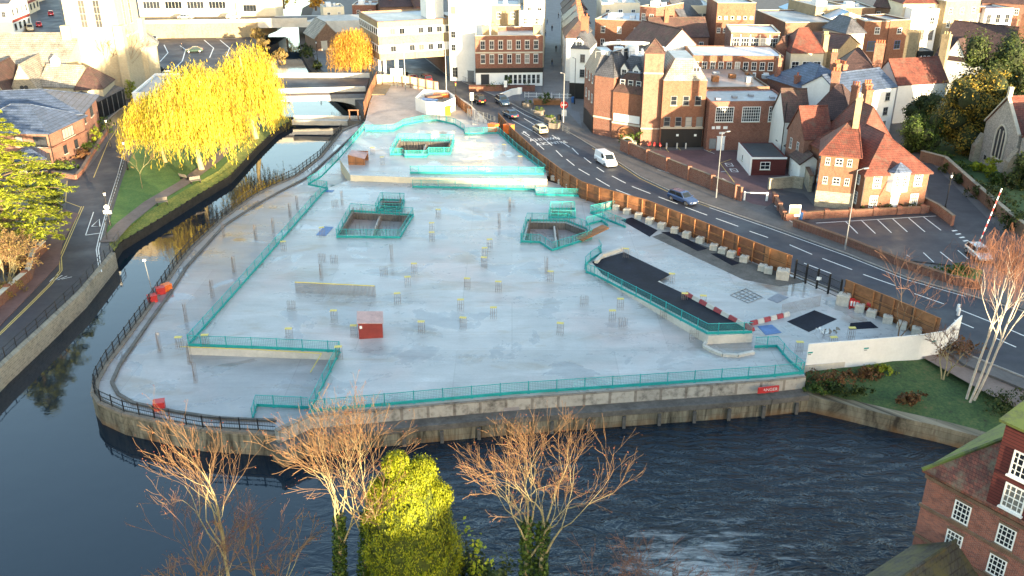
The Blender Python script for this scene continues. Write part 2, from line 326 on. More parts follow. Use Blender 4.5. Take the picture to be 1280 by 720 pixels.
# ---------------------------------------------------------------- mesh building
class MB:
    def __init__(s): s.v = []; s.f = []; s.m = []
    def add(s, vs, fs, m=0):
        b = len(s.v); s.v += [tuple(v) for v in vs]; s.f += [[i+b for i in f] for f in fs]; s.m += [m]*len(fs); return s
    def box(s, x0, y0, z0, x1, y1, z1, m=0):
        return s.add([(x0,y0,z0),(x1,y0,z0),(x1,y1,z0),(x0,y1,z0),(x0,y0,z1),(x1,y0,z1),(x1,y1,z1),(x0,y1,z1)],
                     [[0,3,2,1],[4,5,6,7],[0,1,5,4],[1,2,6,5],[2,3,7,6],[3,0,4,7]], m)
    def beam(s, p, q, w, h0, h1, m=0):        # a strip of width w along p->q, from h0 to h1 above the line
        p = Vector(p); q = Vector(q); d = q-p; n = Vector((-d.y, d.x, 0))
        if n.length < 1e-6: return s
        n = n.normalized()*w/2; a = Vector((0,0,h0)); b = Vector((0,0,h1))
        return s.add([p-n+a, q-n+a, q+n+a, p+n+a, p-n+b, q-n+b, q+n+b, p+n+b], [[0,3,2,1],[4,5,6,7],[0,1,5,4],[1,2,6,5],[2,3,7,6],[3,0,4,7]], m)
    def prism(s, poly, z0, z1, m=0, mtop=None, bottom=True):
        n = len(poly); z0s = z0 if isinstance(z0, (list, tuple)) else [z0]*n; z1s = z1 if isinstance(z1, (list, tuple)) else [z1]*n
        vs = [(x, y, z0s[i]) for i, (x, y) in enumerate(poly)]+[(x, y, z1s[i]) for i, (x, y) in enumerate(poly)]
        s.add(vs, [[i, (i+1) % n, n+(i+1) % n, n+i] for i in range(n)]+([list(range(n-1, -1, -1))] if bottom else []), m)
        b = len(s.v)-2*n; s.f.append([b+n+i for i in range(n)]); s.m.append(m if mtop is None else mtop); return s
    def tube(s, p0, p1, r0, r1=None, n=6, m=0, cap=True):
        r1 = r0 if r1 is None else r1; p0 = Vector(p0); p1 = Vector(p1); d = (p1-p0)
        if d.length < 1e-6: return s
        a = d.orthogonal().normalized(); b = d.normalized().cross(a); vs = []
        for p, r in ((p0, r0), (p1, r1)):
            for i in range(n):
                t = 2*math.pi*i/n; vs.append(p+a*(r*math.cos(t))+b*(r*math.sin(t)))
        fs = [[i, (i+1) % n, n+(i+1) % n, n+i] for i in range(n)]
        if cap: fs += [list(range(n-1, -1, -1)), list(range(n, 2*n))]
        return s.add(vs, fs, m)
    def lathe(s, c, prof, n=10, m=0):
        c = Vector(c); vs = []
        for r, z in prof:
            for i in range(n):
                t = 2*math.pi*i/n; vs.append(c+Vector((r*math.cos(t), r*math.sin(t), z)))
        fs = []
        for k in range(len(prof)-1):
            for i in range(n): fs.append([k*n+i, k*n+(i+1) % n, (k+1)*n+(i+1) % n, (k+1)*n+i])
        fs += [list(range(n-1, -1, -1)), [(len(prof)-1)*n+i for i in range(n)]]
        return s.add(vs, fs, m)
    def plate(s, pts, t, m=0):                # flat polygon given thickness t below it
        P = [Vector(p) for p in pts]; n = (P[1]-P[0]).cross(P[2]-P[1]).normalized()
        if n.z < 0: n = -n
        k = len(P); vs = P+[p-n*t for p in P]
        return s.add(vs, [list(range(k)), list(range(2*k-1, k-1, -1))]+[[i, k+i, k+(i+1) % k, (i+1) % k] for i in range(k)], m)
    def poly(s, pts, m=0): return s.add(pts, [list(range(len(pts)))], m)
    def sheet(s, loops, z, m=0):              # flat polygon with holes
        ls = [[Vector((x, y, 0)) for x, y in lp] for lp in loops]; tri = tessellate_polygon(ls)
        vs = [(v.x, v.y, z) for lp in ls for v in lp]; return s.add(vs, [list(t) for t in tri], m)
    def build(s, name, mats, parent=None, loc=None, smooth=False, fix=True):
        me = bpy.data.meshes.new(name); me.from_pydata(s.v, [], s.f)
        for mt in (mats if isinstance(mats, (list, tuple)) else [mats]): me.materials.append(MATS[mt])
        me.polygons.foreach_set('material_index', s.m)
        if fix:
            bm = bmesh.new(); bm.from_mesh(me); bmesh.ops.recalc_face_normals(bm, faces=bm.faces); bm.to_mesh(me); bm.free()
        if smooth: me.polygons.foreach_set('use_smooth', [True]*len(me.polygons))
        me.update(); o = bpy.data.objects.new(name, me); col.objects.link(o)
        if parent is not None: o.parent = parent
        if loc is not None: o.location = loc
        return o
def tag(o, label, cat, group=None):
    o['label'] = label; o['category'] = cat
    if group: o['group'] = group
    return o
def thing(name, label, cat, loc=(0,0,0), rz=0, group=None):
    o = bpy.data.objects.new(name, None); col.objects.link(o); o.empty_display_size = .3
    o.location = loc; o.rotation_euler = (0, 0, rz); return tag(o, label, cat, group)
def struct(o, kind='structure'): o['kind'] = kind; return o
def copy_tree(o, parent=None):
    c = o.copy(); col.objects.link(c)
    if parent is not None: c.parent = parent
    for ch in list(o.children): copy_tree(ch, c)
    return c
def repaint(o, old, new):                     # a copy in another colour: material on the object, mesh shared
    for ob in [o]+list(o.children_recursive):
        for sl in ob.material_slots:
            if sl.material and sl.material.name == old: sl.link = 'OBJECT'; sl.material = MATS[new]
def text(body, size, mat, parent=None, loc=(0,0,0), rot=(0,0,0), name='lettering', ext=.004, sx=1):
    c = bpy.data.curves.new(name, 'FONT'); c.body = body; c.size = size; c.extrude = ext; c.align_x = 'CENTER'; c.align_y = 'CENTER'; c.materials.append(MATS[mat])
    tmp = bpy.data.objects.new('tmp', c); col.objects.link(tmp); me = bpy.data.meshes.new_from_object(tmp.evaluated_get(bpy.context.evaluated_depsgraph_get()))
    bpy.data.objects.remove(tmp); me.name = name
    o = bpy.data.objects.new(name, me); col.objects.link(o); o.location = loc; o.rotation_euler = rot; o.scale = (sx, 1, 1)
    if parent is not None: o.parent = parent
    return o
def resample(pts, step):
    P = [Vector(p) if len(p) == 3 else Vector((p[0], p[1], 0)) for p in pts]; out = [P[0]]; 
    for a, b in zip(P, P[1:]):
        n = max(1, int(round((b-a).length/step)))
        out += [a.lerp(b, (i+1)/n) for i in range(n)]
    return out
def spread(pts, step):                        # evenly spaced points along a polyline (position, direction)
    P = [Vector(p) if len(p) == 3 else Vector((p[0], p[1], 0)) for p in pts]; out = []; carry = step/2
    for a, b in zip(P, P[1:]):
        L = (b-a).length; d = (b-a)/max(L, 1e-6); t = carry
        while t < L: out.append((a+d*t, d)); t += step
        carry = t-L
    return out
def ribbon(mb, pts, w, z=None, m=0):          # flat strip following a polyline
    P = [Vector(p) if len(p) == 3 else Vector((p[0], p[1], 0)) for p in pts]; L = []
    for i, p in enumerate(P):
        d = (P[min(i+1, len(P)-1)]-P[max(i-1, 0)]); n = Vector((-d.y, d.x, 0)).normalized()*w/2
        zz = p.z if z is None else z; L.append(((p.x-n.x, p.y-n.y, zz), (p.x+n.x, p.y+n.y, zz)))
    vs = [q for pr in L for q in pr]
    mb.add(vs, [[2*i, 2*i+2, 2*i+3, 2*i+1] for i in range(len(L)-1)], m)
def kerb(mb, pts, w, z0, z1, m=0):
    for a, b in zip(pts, pts[1:]): mb.beam((a[0], a[1], 0), (b[0], b[1], 0), w, z0, z1, m)

# ---------------------------------------------------------------- buildings
WINCACHE = {}
def window_meshes(w, h, nx, ny, frame, sill, arch=False):
    key = (round(w, 2), round(h, 2), nx, ny, frame, sill, arch)
    if key in WINCACHE: return WINCACHE[key]
    f = MB(); t = max(.05, min(.09, w*.08)); d0, d1 = -.045, .05
    f.box(-w/2, d0, 0, -w/2+t, d1, h); f.box(w/2-t, d0, 0, w/2, d1, h); f.box(-w/2+t, d0, 0, w/2-t, d1, t); f.box(-w/2+t, d0, h-t, w/2-t, d1, h)
    g = max(.028, t*.5)
    for i in range(1, nx): x = -w/2+w*i/nx; f.box(x-g/2, d0+.012, t, x+g/2, 0, h-t)
    for j in range(1, ny):
        z = h*j/ny; gg = g*1.5 if (ny % 2 == 0 and j == ny//2) else g
        f.box(-w/2+t, d0+.015, z-gg/2, w/2-t, -.004, z+gg/2)
    if sill: f.box(-w/2-.07, -.16, -.09, w/2+.07, .04, -.004, 1)
    if arch: f.box(-w/2-.05, -.05, h+.004, w/2+.05, .03, h+.16, 2)
    of = f.build('window', [frame, sill or frame, arch or frame]); p = MB(); p.box(-w/2+t*.6, -.008, t*.6, w/2-t*.6, .02, h-t*.6); op = p.build('pane', 'glass')
    ms = (of.data, op.data); bpy.data.objects.remove(of); bpy.data.objects.remove(op); WINCACHE[key] = ms; return ms
class Bd:
    """A building in its own frame: front wall along local x from L to R, depth along local y."""
    def __init__(s, name, label, cat, L, Rr, d, h, wall, z0=0.0, group=None, wallname='wall'):
        L = Vector((L[0], L[1], 0)); Rr = Vector((Rr[0], Rr[1], 0)); v = Rr-L; s.w = v.length; s.d = d; s.h = h; s.wall = wall
        s.root = thing(name, label, cat, (L.x, L.y, z0), math.atan2(v.y, v.x), group); s.L = L; s.rz = math.atan2(v.y, v.x); s.z0 = z0
        s.wm = MB(); s.rm = MB(); s.roofo = None
    def world(s, x, y, z=0):
        c, n = math.cos(s.rz), math.sin(s.rz); return (s.L.x+c*x-n*y, s.L.y+n*x+c*y, s.z0+z)
    def body(s, gable=None, rh=0, base=None, basem='stone_trim'):
        w, d, h = s.w, s.d, s.h; m = s.wm
        m.box(0, 0, -.3, w, d, h)
        if gable == 'x':
            for x0, x1 in ((0, .3), (w-.3, w)): m.add([(x0,0,h),(x0,d,h),(x0,d/2,h+rh),(x1,0,h),(x1,d,h),(x1,d/2,h+rh)], [[0,1,2],[5,4,3],[0,2,5,3],[1,4,5,2]])
        if gable == 'y':
            for y0, y1 in ((0, .3), (d-.3, d)): m.add([(0,y0,h),(w,y0,h),(w/2,y0,h+rh),(0,y1,h),(w,y1,h),(w/2,y1,h+rh)], [[0,1,2],[5,4,3],[0,2,5,3],[1,4,5,2]])
        return s
    def flat(s, roof='roof_felt', par=.5, cop=None):
        w, d, h = s.w, s.d, s.h; s.body(); t = .28; m = s.wm
        m.box(0,0,h,w,t,h+par); m.box(0,d-t,h,w,d,h+par); m.box(0,t,h,t,d-t,h+par); m.box(w-t,t,h,w,d-t,h+par)
        if cop:
            c = MB(); e = .06
            c.box(-e,-e,h+par+.002,w+e,t+e,h+par+.1); c.box(-e,d-t-e,h+par+.002,w+e,d+e,h+par+.1); c.box(-e,t+e,h+par+.002,t+e,d-t-e,h+par+.1); c.box(w-t-e,t+e,h+par+.002,w+e,d-t-e,h+par+.1)
            s.part('coping', c, cop)
        s.rm.box(t-.03, t-.03, h+.02, w-t+.03, d-t+.03, h+.08); s.fin(roof); return s
    def gablex(s, rh, roof, ov=.3, t=.18):
        w, d, h = s.w, s.d, s.h; s.body('x', rh); k = rh/(d/2)
        s.rm.plate([(-.15,-ov,h-ov*k+t),(w+.15,-ov,h-ov*k+t),(w+.15,d/2,h+rh+t),(-.15,d/2,h+rh+t)], t)
        s.rm.plate([(w+.15,d+ov,h-ov*k+t),(-.15,d+ov,h-ov*k+t),(-.15,d/2,h+rh+t+.003),(w+.15,d/2,h+rh+t+.003)], t)
        s.rm.tube((-.15,d/2,h+rh+t),(w+.15,d/2,h+rh+t),.13,.13,6); s.fin(roof); return s
    def gabley(s, rh, roof, ov=.3, t=.18):
        w, d, h = s.w, s.d, s.h; s.body('y', rh); k = rh/(w/2)
        s.rm.plate([(-ov,-.15,h-ov*k+t),(w/2,-.15,h+rh+t),(w/2,d+.15,h+rh+t),(-ov,d+.15,h-ov*k+t)], t)
        s.rm.plate([(w+ov,-.15,h-ov*k+t),(w/2,-.15,h+rh+t+.003),(w/2,d+.15,h+rh+t+.003),(w+ov,d+.15,h-ov*k+t)], t)
        s.rm.tube((w/2,-.15,h+rh+t),(w/2,d+.15,h+rh+t),.13,.13,6); s.fin(roof); return s
    def hip(s, rh, roof, ov=.4, ax=None, in0=None, in1=None):
        w, d, h = s.w, s.d, s.h; s.body(); e = h+.02
        A, B, C, D = (-ov,-ov,e), (w+ov,-ov,e), (w+ov,d+ov,e), (-ov,d+ov,e); lo = lambda p: (p[0], p[1], p[2]-.14)
        ax = ax or ('x' if w >= d else 'y'); i = min(w, d)/2+ov
        if ax == 'x': P, Q = (-ov+(i if in0 is None else in0), d/2, e+rh), (w+ov-(i if in1 is None else in1), d/2, e+rh); fs = [[0,1,5,4],[1,2,5],[2,3,4,5],[3,0,4]]
        else: P, Q = (w/2, -ov+(i if in0 is None else in0), e+rh), (w/2, d+ov-(i if in1 is None else in1), e+rh); fs = [[0,1,4],[1,2,5,4],[2,3,5],[3,0,4,5]]
        s.rm.add([A,B,C,D,P,Q,lo(A),lo(B),lo(C),lo(D)], fs+[[6,7,1,0],[7,8,2,1],[8,9,3,2],[9,6,0,3],[9,8,7,6]])
        for a, b in ((P, Q), (A, P), (D, P if ax == 'x' else Q), (B, Q if ax == 'x' else P), (C, Q)): s.rm.tube(a, b, .09, .09, 5)
        s.fin(roof); return s
    def mansard(s, rh, inset, roof, deck='roof_felt', ov=.2):
        w, d, h = s.w, s.d, s.h; s.body(); e = h+.02; i = inset
        s.rm.add([(-ov,-ov,e),(w+ov,-ov,e),(w+ov,d+ov,e),(-ov,d+ov,e),(i,i,e+rh),(w-i,i,e+rh),(w-i,d-i,e+rh),(i,d-i,e+rh)], [[0,1,5,4],[1,2,6,5],[2,3,7,6],[3,0,4,7],[3,2,1,0]])
        s.rm.f.append([len(s.rm.v)-4, len(s.rm.v)-3, len(s.rm.v)-2, len(s.rm.v)-1]); s.rm.m.append(1); s.fin([roof, deck]); return s
    def fin(s, roof):
        s.wallo = s.wm.build('wall', s.wall, s.root); s.roofo = s.rm.build('roof', roof, s.root)
    def part(s, name, mb, mat, parent=None, smooth=False): return mb.build(name, mat, parent or s.root, smooth=smooth)
    def face(s, f, u, off=0.0):
        if f == 'f': return (u, -off), 0.0
        if f == 'l': return (-off, s.d-u), -math.pi/2
        if f == 'r': return (s.w+off, u), math.pi/2
        return (s.w-u, s.d+off), math.pi
    def win(s, f, u, z, w=1.0, h=1.4, nx=2, ny=2, frame='white_paint', sill='stone_trim', arch=None, off=0.0, parent=None, name='window'):
        a, b = window_meshes(w, h, nx, ny, frame, sill, arch); (x, y), rz = s.face(f, u, off)
        o = bpy.data.objects.new(name, a); p = bpy.data.objects.new('pane', b); col.objects.link(o); col.objects.link(p)
        o.parent = s.root; o.location = (x, y, z); o.rotation_euler = (0, 0, rz); p.parent = o; return o
    def row(s, f, n, z, u0=None, u1=None, **k):
        L = s.w if f in 'fb' else s.d; u0 = L/(2*n) if u0 is None else u0; u1 = L-L/(2*n) if u1 is None else u1
        for i in range(n): s.win(f, u0+(u1-u0)*(i/(n-1) if n > 1 else .5), z, **k)
        return s
    def band(s, f, z0, z1, mat, name='band', u0=0, u1=None, t=.05):
        L = s.w if f in 'fb' else s.d; u1 = L if u1 is None else u1; m = MB(); (x0, y0), rz = s.face(f, u0); (x1, y1), _ = s.face(f, u1)
        m.beam((x0, y0, 0), (x1, y1, 0), t*2, z0, z1); return m.build(name, mat, s.root)
    def chimney(s, x, y, z0, z1, w=.9, d=.6, mat='brick_red', pots=2, pot='clay_pot'):
        m = MB(); m.box(x-w/2, y-d/2, z0, x+w/2, y+d/2, z1-.35); m.box(x-w/2-.08, y-d/2-.08, z1-.35, x+w/2+.08, y+d/2+.08, z1-.12); m.box(x-w/2, y-d/2, z1-.12, x+w/2, y+d/2, z1)
        for i in range(pots):
            px = x-w/2+w*(i+.5)/pots; m.lathe((px, y, z1), [(.15, 0), (.12, .35), (.16, .4), (.16, .5)], 8, 1)
        return m.build('chimney', [mat, pot], s.roofo)
    def door(s, f, u, w=1.0, h=2.1, mat='white_paint', z=0.0):
        (x, y), rz = s.face(f, u); m = MB(); m.box(-w/2, -.06, z, w/2, .02, z+h); m.box(-w/2-.1, -.1, z+h+.003, w/2+.1, .02, z+h+.12); m.box(-w/2+.12, -.085, z+.2, w/2-.12, -.063, z+h*.45); m.box(-w/2+.12, -.085, z+h*.52, w/2-.12, -.063, z+h*.93)
        o = m.build('door', mat, s.root); o.location = (x, y, 0); o.rotation_euler = (0, 0, rz)
        k = MB(); k.box(w/2-.2, -.13, z+.98, w/2-.12, -.06, z+1.1); k.build('handle', 'steel', o); return o
    def dormer(s, x, y0, y1, z, w, h, rh, wall='white_paint', roof='slate_grey', nx=2, ny=2):
        m = MB(); m.box(x-w/2, y0, z, x+w/2, y1, z+h); m.add([(x-w/2,y0,z+h),(x+w/2,y0,z+h),(x,y0,z+h+rh),(x-w/2,y1,z+h),(x+w/2,y1,z+h),(x,y1,z+h+rh)], [[0,1,2],[5,4,3]])
        o = m.build('dormer', wall, s.root); r = MB(); k = .12
        r.plate([(x-w/2-k,y0-k,z+h-.06),(x,y0-k,z+h+rh+.08),(x,y1,z+h+rh+.08),(x-w/2-k,y1,z+h-.06)], .08); r.plate([(x+w/2+k,y0-k,z+h-.06),(x,y0-k,z+h+rh+.083),(x,y1,z+h+rh+.083),(x+w/2+k,y1,z+h-.06)], .08)
        r.build('dormer_roof', roof, o); a, b = window_meshes(w*.72, h*.8, nx, ny, 'white_paint', None)
        wo = bpy.data.objects.new('window', a); col.objects.link(wo); wo.parent = o; wo.location = (x, y0, z+h*.1)
        p = bpy.data.objects.new('pane', b); col.objects.link(p); p.parent = o; p.location = (x, y0, z+h*.1); return o

# ---------------------------------------------------------------- foliage
def leafmesh(name, C, N, size, aspect, mat, parent=None, up=None, seed=0, loc=None):
    """C: leaf centres (n,3); N: preferred normals (n,3) or None; up: long axis (n,3) or None."""
    r = np.random.default_rng(seed); n = len(C); C = np.asarray(C, float)
    N = r.normal(size=(n, 3)) if N is None else np.asarray(N, float)+r.normal(size=(n, 3))*.45
    N /= np.linalg.norm(N, axis=1, keepdims=True)+1e-9
    U = r.normal(size=(n, 3)) if up is None else np.asarray(up, float)+r.normal(size=(n, 3))*.12
    U -= N*np.sum(U*N, axis=1, keepdims=True); U /= np.linalg.norm(U, axis=1, keepdims=True)+1e-9
    W = np.cross(N, U); sz = (np.asarray(size)*r.uniform(.6, 1.35, n))[:, None] if np.ndim(size) == 0 else (np.asarray(size)*r.uniform(.6, 1.35, n))[:, None]
    a = U*sz*.5; b = W*sz*.5*aspect
    V = np.stack([C-a, C+b*.9-a*.1, C+a, C-b*.9-a*.1], 1).reshape(-1, 3)
    me = bpy.data.meshes.new(name); me.vertices.add(4*n); me.vertices.foreach_set('co', V.ravel())
    me.loops.add(4*n); me.loops.foreach_set('vertex_index', np.arange(4*n)); me.polygons.add(n); me.polygons.foreach_set('loop_start', np.arange(0, 4*n, 4)); me.polygons.foreach_set('loop_total', np.full(n, 4))
    me.materials.append(MATS[mat]); me.update(); o = bpy.data.objects.new(name, me); col.objects.link(o)
    if parent is not None: o.parent = parent
    if loc is not None: o.location = loc
    return o
def clumps(seed, n, lobes, jitter=.28, shell=.72):
    """leaf centres and outward normals spread over small clumps on a set of lobes (cx,cy,cz,rx,ry,rz)"""
    r = np.random.default_rng(seed); vol = np.array([l[3]*l[4]+l[4]*l[5]+l[3]*l[5] for l in lobes]); k = r.choice(len(lobes), max(8, n//14), p=vol/vol.sum())
    L = np.array(lobes)[k]; d = r.normal(size=(len(k), 3)); d /= np.linalg.norm(d, axis=1, keepdims=True)
    rad = shell+(1.08-shell)*r.random(len(k))**.6; cc = L[:, :3]+d*L[:, 3:]*rad[:, None]
    i = r.integers(0, len(k), n); sc = np.mean(L[i, 3:], axis=1)*jitter
    P = cc[i]+r.normal(size=(n, 3))*sc[:, None]*.55; return P, d[i]
def stick(mb, pts, rads, n=5):
    for (a, b), (r0, r1) in zip(zip(pts, pts[1:]), zip(rads, rads[1:])): mb.tube(a, b, r0, r1, n, cap=False)
def grow(rg, mbs, tips, p, d, L, r, depth, maxd, spreadk=.55, upk=.12, droop=0, ratio=.72, kids=(2, 3), twigd=3, minr=.012):
    """recursive bare branching; mbs[0] takes limbs, mbs[1] twigs"""
    segs = 3 if depth < 4 else 2; pts = [p]; rads = [r]; q = p.copy(); dd = d.copy(); side = []
    for i in range(segs):
        dd = (dd+Vector((rg.gauss(0, .13), rg.gauss(0, .13), rg.gauss(0, .1)+upk*(.5 if depth else .2)-droop*depth*.12))).normalized()
        q = q+dd*(L/segs); pts.append(q.copy()); rads.append(max(minr, r*(1-(i+1)/segs*.42))); side.append((q.copy(), dd.copy(), rads[-1]))
    stick(mbs[0 if depth < twigd else 1], pts, rads, 6 if depth < 2 else (4 if depth < twigd+1 else 3))
    if depth >= maxd: tips.append((q, dd)); return
    for k in range(rg.randint(*kids)):
        qq, d0, r0 = side[-1] if k == 0 else side[rg.randint(max(0, segs-2), segs-1)]
        ax = Vector((rg.gauss(0, 1), rg.gauss(0, 1), rg.gauss(0, .7))); ax = (ax-d0*ax.dot(d0)).normalized()
        nd = (d0+ax*spreadk*rg.uniform(.6, 1.35)).normalized()
        grow(rg, mbs, tips, qq, nd, L*ratio*rg.uniform(.8, 1.18), max(minr, r0*rg.uniform(.62, .82)), depth+1, maxd, spreadk, upk, droop, ratio, kids, twigd, minr)
def bare_tree(name, label, base, h, r, seed, maxd=6, bark='bark', twig='twig_tan', buds=None, trunks=1, lean=(0, 0), spreadk=.5, upk=.14, droop=0, ivy=0, kids=(2, 3), first=.34, twigd=3, bud=.12, minr=.012, ratio=.74, group=None, cat='bare tree'):
    rg = random.Random(seed); root = thing(name, label, cat, base, 0, group); a, b = MB(), MB(); tips = []
    for k in range(trunks):
        off = Vector((rg.uniform(-.5, .5)*(trunks > 1), rg.uniform(-.5, .5)*(trunks > 1), -.2)); ang = 2*math.pi*k/trunks+rg.uniform(0, 1)
        d = Vector((lean[0]+(math.cos(ang)*.3 if trunks > 1 else 0), lean[1]+(math.sin(ang)*.3 if trunks > 1 else 0), 1)).normalized()
        grow(rg, [a, b], tips, off, d, h*first, r*rg.uniform(.8, 1.05), 0, maxd, spreadk, upk, droop, ratio, kids, twigd, minr)
    a.build('trunk', bark, root, smooth=True, fix=False); b.build('crown', twig, root, fix=False)
    if buds and tips:
        P = []; 
        for q, d in tips:
            for _ in range(2): P.append(q+Vector((rg.gauss(0, .12), rg.gauss(0, .12), rg.gauss(0, .12))))
        leafmesh('buds', P, None, bud, .6, buds, root, seed=seed)['kind'] = 'stuff'
    if ivy:
        rr = np.random.default_rng(seed); P = []; N = []
        for v in a.v[::1]:
            if v[2] < ivy: 
                for _ in range(4): P.append(np.array(v)+rr.normal(size=3)*.2); N.append(rr.normal(size=3))
        if P: leafmesh('ivy', P, N, .3, .8, 'leaf_ivy', root, seed=seed)
    return root
def bush(name, label, x, y, z, rx, ry, rz, mat, n=700, size=.28, seed=1, cat='shrub', group=None, aspect=.7, lobes=5):
    rg = random.Random(seed); root = thing(name, label, cat, (x, y, z), 0, group); L = []
    for i in range(lobes): L.append((rg.uniform(-.5, .5)*rx, rg.uniform(-.5, .5)*ry, rz*rg.uniform(.4, .62), rx*rg.uniform(.45, .7), ry*rg.uniform(.45, .7), rz*rg.uniform(.36, .5)))
    P, N = clumps(seed, n, L); P[:, 2] = np.maximum(P[:, 2], .03); leafmesh('foliage', P, N, size, aspect, mat, root, seed=seed)
    st = MB()
    for i in range(5): st.tube((rg.uniform(-.2, .2)*rx, rg.uniform(-.2, .2)*ry, -.1), (rg.uniform(-.6, .6)*rx, rg.uniform(-.6, .6)*ry, rz*.7), .03, .012, 4)
    st.build('stems', 'bark', root); return root

def fan_tree(name, label, base, split, top, r, seed, stems=2, limbs=5, spread=.75, maxd=5, kids=(2, 4), bark='bark', twig='twig_tan', buds='leaf_bud', bud=.12, ivy=0, lean=(0, 0), upk=.16, hang=0, minr=.013, stemgap=.5, twigd=3, ratio=.68, stemlean=.06, cat='bare tree', from_=.62, lf=.33):
    """straight ivy clad stems that open into a fan of fine branches"""
    rg = random.Random(seed); root = thing(name, label, cat, base); a, b = MB(), MB(); tips = []; iv = []
    for k in range(stems):
        ang = 2*math.pi*k/max(1, stems)+rg.uniform(-.3, .3)+.3; p = Vector((stemgap*math.cos(ang)*(stems > 1), stemgap*math.sin(ang)*(stems > 1), -.3)); d = Vector((lean[0]+math.cos(ang)*stemlean*(stems > 1), lean[1]+math.sin(ang)*stemlean*(stems > 1), 1)).normalized()
        H = split*rg.uniform(.86, 1.08); pts = [p]; rads = [r]; n = 7
        for i in range(n):
            d = (d+Vector((rg.gauss(0, .035), rg.gauss(0, .035), .03))).normalized(); p = p+d*H/n; pts.append(p.copy()); rads.append(r*(1-.5*(i+1)/n))
        stick(a, pts, rads, 7)
        if ivy:
            for q, rr in zip(pts, rads):
                if q.z < ivy: iv.append((q, rr))
        for j in range(limbs):
            f = from_+(1-from_)*((j+1)/limbs); i = min(n-1, int(f*n)); q = pts[i].lerp(pts[i+1], f*n-i) if i < n else pts[-1]; aa = 2.4*j+ang*1.7+rg.uniform(-.3, .3)
            s_ = spread*(1.0-.55*(j == limbs-1))*rg.uniform(.7, 1.1); dd = Vector((math.cos(aa)*s_, math.sin(aa)*s_, 1)).normalized(); grow(rg, [a, b], tips, q, dd, (top-q.z)*lf*rg.uniform(.85, 1.1), rads[i]*.55, 1, maxd, .5, upk, 0, ratio, kids, twigd, minr)
    if hang:
        for q, d in tips:
            for _ in range(2): e = q+Vector((rg.gauss(0, .25), rg.gauss(0, .25), -hang*rg.uniform(.5, 1.2))); m_ = q.lerp(e, .4)+Vector((d.x, d.y, 0))*.3; stick(b, [q, m_, e], [minr*.9, minr*.8, minr*.6], 3)
    a.build('trunk', bark, root, smooth=True, fix=False); b.build('crown', twig, root, fix=False)
    if buds:
        P = [q+Vector((rg.gauss(0, .1), rg.gauss(0, .1), rg.gauss(0, .1))) for q, d in tips]; leafmesh('buds', P, None, bud, .6, buds, root, seed=seed)['kind'] = 'stuff'
    if iv:
        r_ = np.random.default_rng(seed); P = []; N = []
        for (q, rr), (q2, _) in zip(iv, iv[1:]):
            if (q2-q).length > 3: continue
            for _ in range(240): o = r_.normal(size=3); o[2] *= .3; o /= np.linalg.norm(o); f = r_.random(); c = q.lerp(q2, f); P.append(np.array(c)+o*(rr+.12+.22*r_.random())); N.append(o)
        leafmesh('ivy', P, N, .24, .8, 'leaf_ivy', root, seed=seed)
    return root

def cores(name, lobes, k, mat, parent):
    m = MB()
    for x, y, z, a, b, c in lobes:
        n0 = len(m.v); m.lathe((0, 0, 0), [(math.sin(math.pi*i/6)*1.0+.001, -math.cos(math.pi*i/6)) for i in range(7)], 8)
        for i in range(n0, len(m.v)): v = m.v[i]; m.v[i] = (x+v[0]*a*k, y+v[1]*b*k, max(.05, z+v[2]*c*k))
    return m.build(name, mat, parent, smooth=True)
# ================================================================ TERRAIN
ZL, ZLOW, ZFAR, ZW = -1.0, -0.9, 0.9, -3.0
m = MB(); m.box(-1500, -400, -9, 1500, 3000, -5.5); struct(m.build('ground', 'soil'))
m = MB(); m.poly([(-160, 15, ZW), (140, 15, ZW), (140, 420, ZW), (-160, 420, ZW)]); struct(m.build('water', 'water'))
# added unseen slope behind the viewpoint, shaped to shade the valley floor
m = MB(); nx_ = 90
def shade_height(x):
    h = 20.0+.8*math.sin(x*.13)+.6*math.sin(x*.31+1)  # dips and bumps below set where the shade line falls on trees and houses
    h -= 2.4*math.exp(-((x-57)/6)**2)
    h += 4*math.exp(-((x-92)/11)**2)
    h += 6.8*(1/(1+math.exp(-(x-178)/5)))
    h -= 6*(1/(1+math.exp((x-39)/3)))
    return h
XS = [-260+600*i/nx_ for i in range(nx_+1)]
vs_ = []
for x in XS:
    h = shade_height(x); vs_ += [(x, -42, -6), (x, -60, h*.72), (x, -70, h+.9), (x, -110, h+1.5), (x, -200, -6)]
m.add(vs_, [[5*i+k, 5*i+5+k, 5*i+6+k, 5*i+1+k] for i in range(nx_) for k in range(4)]); struct(m.build('shade_ridge', 'shade_ridge_grass', smooth=True))

go_ = SL([(143, 314), (150, 303), (200, 273), (250, 242), (287, 220), (320, 185), (345, 161), (364, 150)], -1.8); gi = []
for i, p in enumerate(go_):
    a, b = go_[max(0, i-1)], go_[min(len(go_)-1, i+1)]; L_ = math.dist(a, b); f = 1.7 if i else .4; gi.append((p[0]-(b[1]-a[1])/L_*f, p[1]+(b[0]-a[0])/L_*f))
L_EDGE = SL([(-60, 515), (0, 455), (50, 410), (100, 363), (140, 314), (141, 312)], ZL)+gi+SL([(350, 112), (322, 72), (329, 50), (333, 32), (340, 8)], ZL)
left_poly = [(-140, 15), (-48, 40)]+L_EDGE+[(-110, 420), (-900, 900), (-900, 15)]
m = MB(); m.prism(left_poly, -6, ZL); struct(m.build('left_bank_ground', 'pavement'))
R_EDGE = SL([(1007, 494), (1057, 505), (1115, 519), (1170, 531), (1224, 545), (1330, 572)], -1.6)
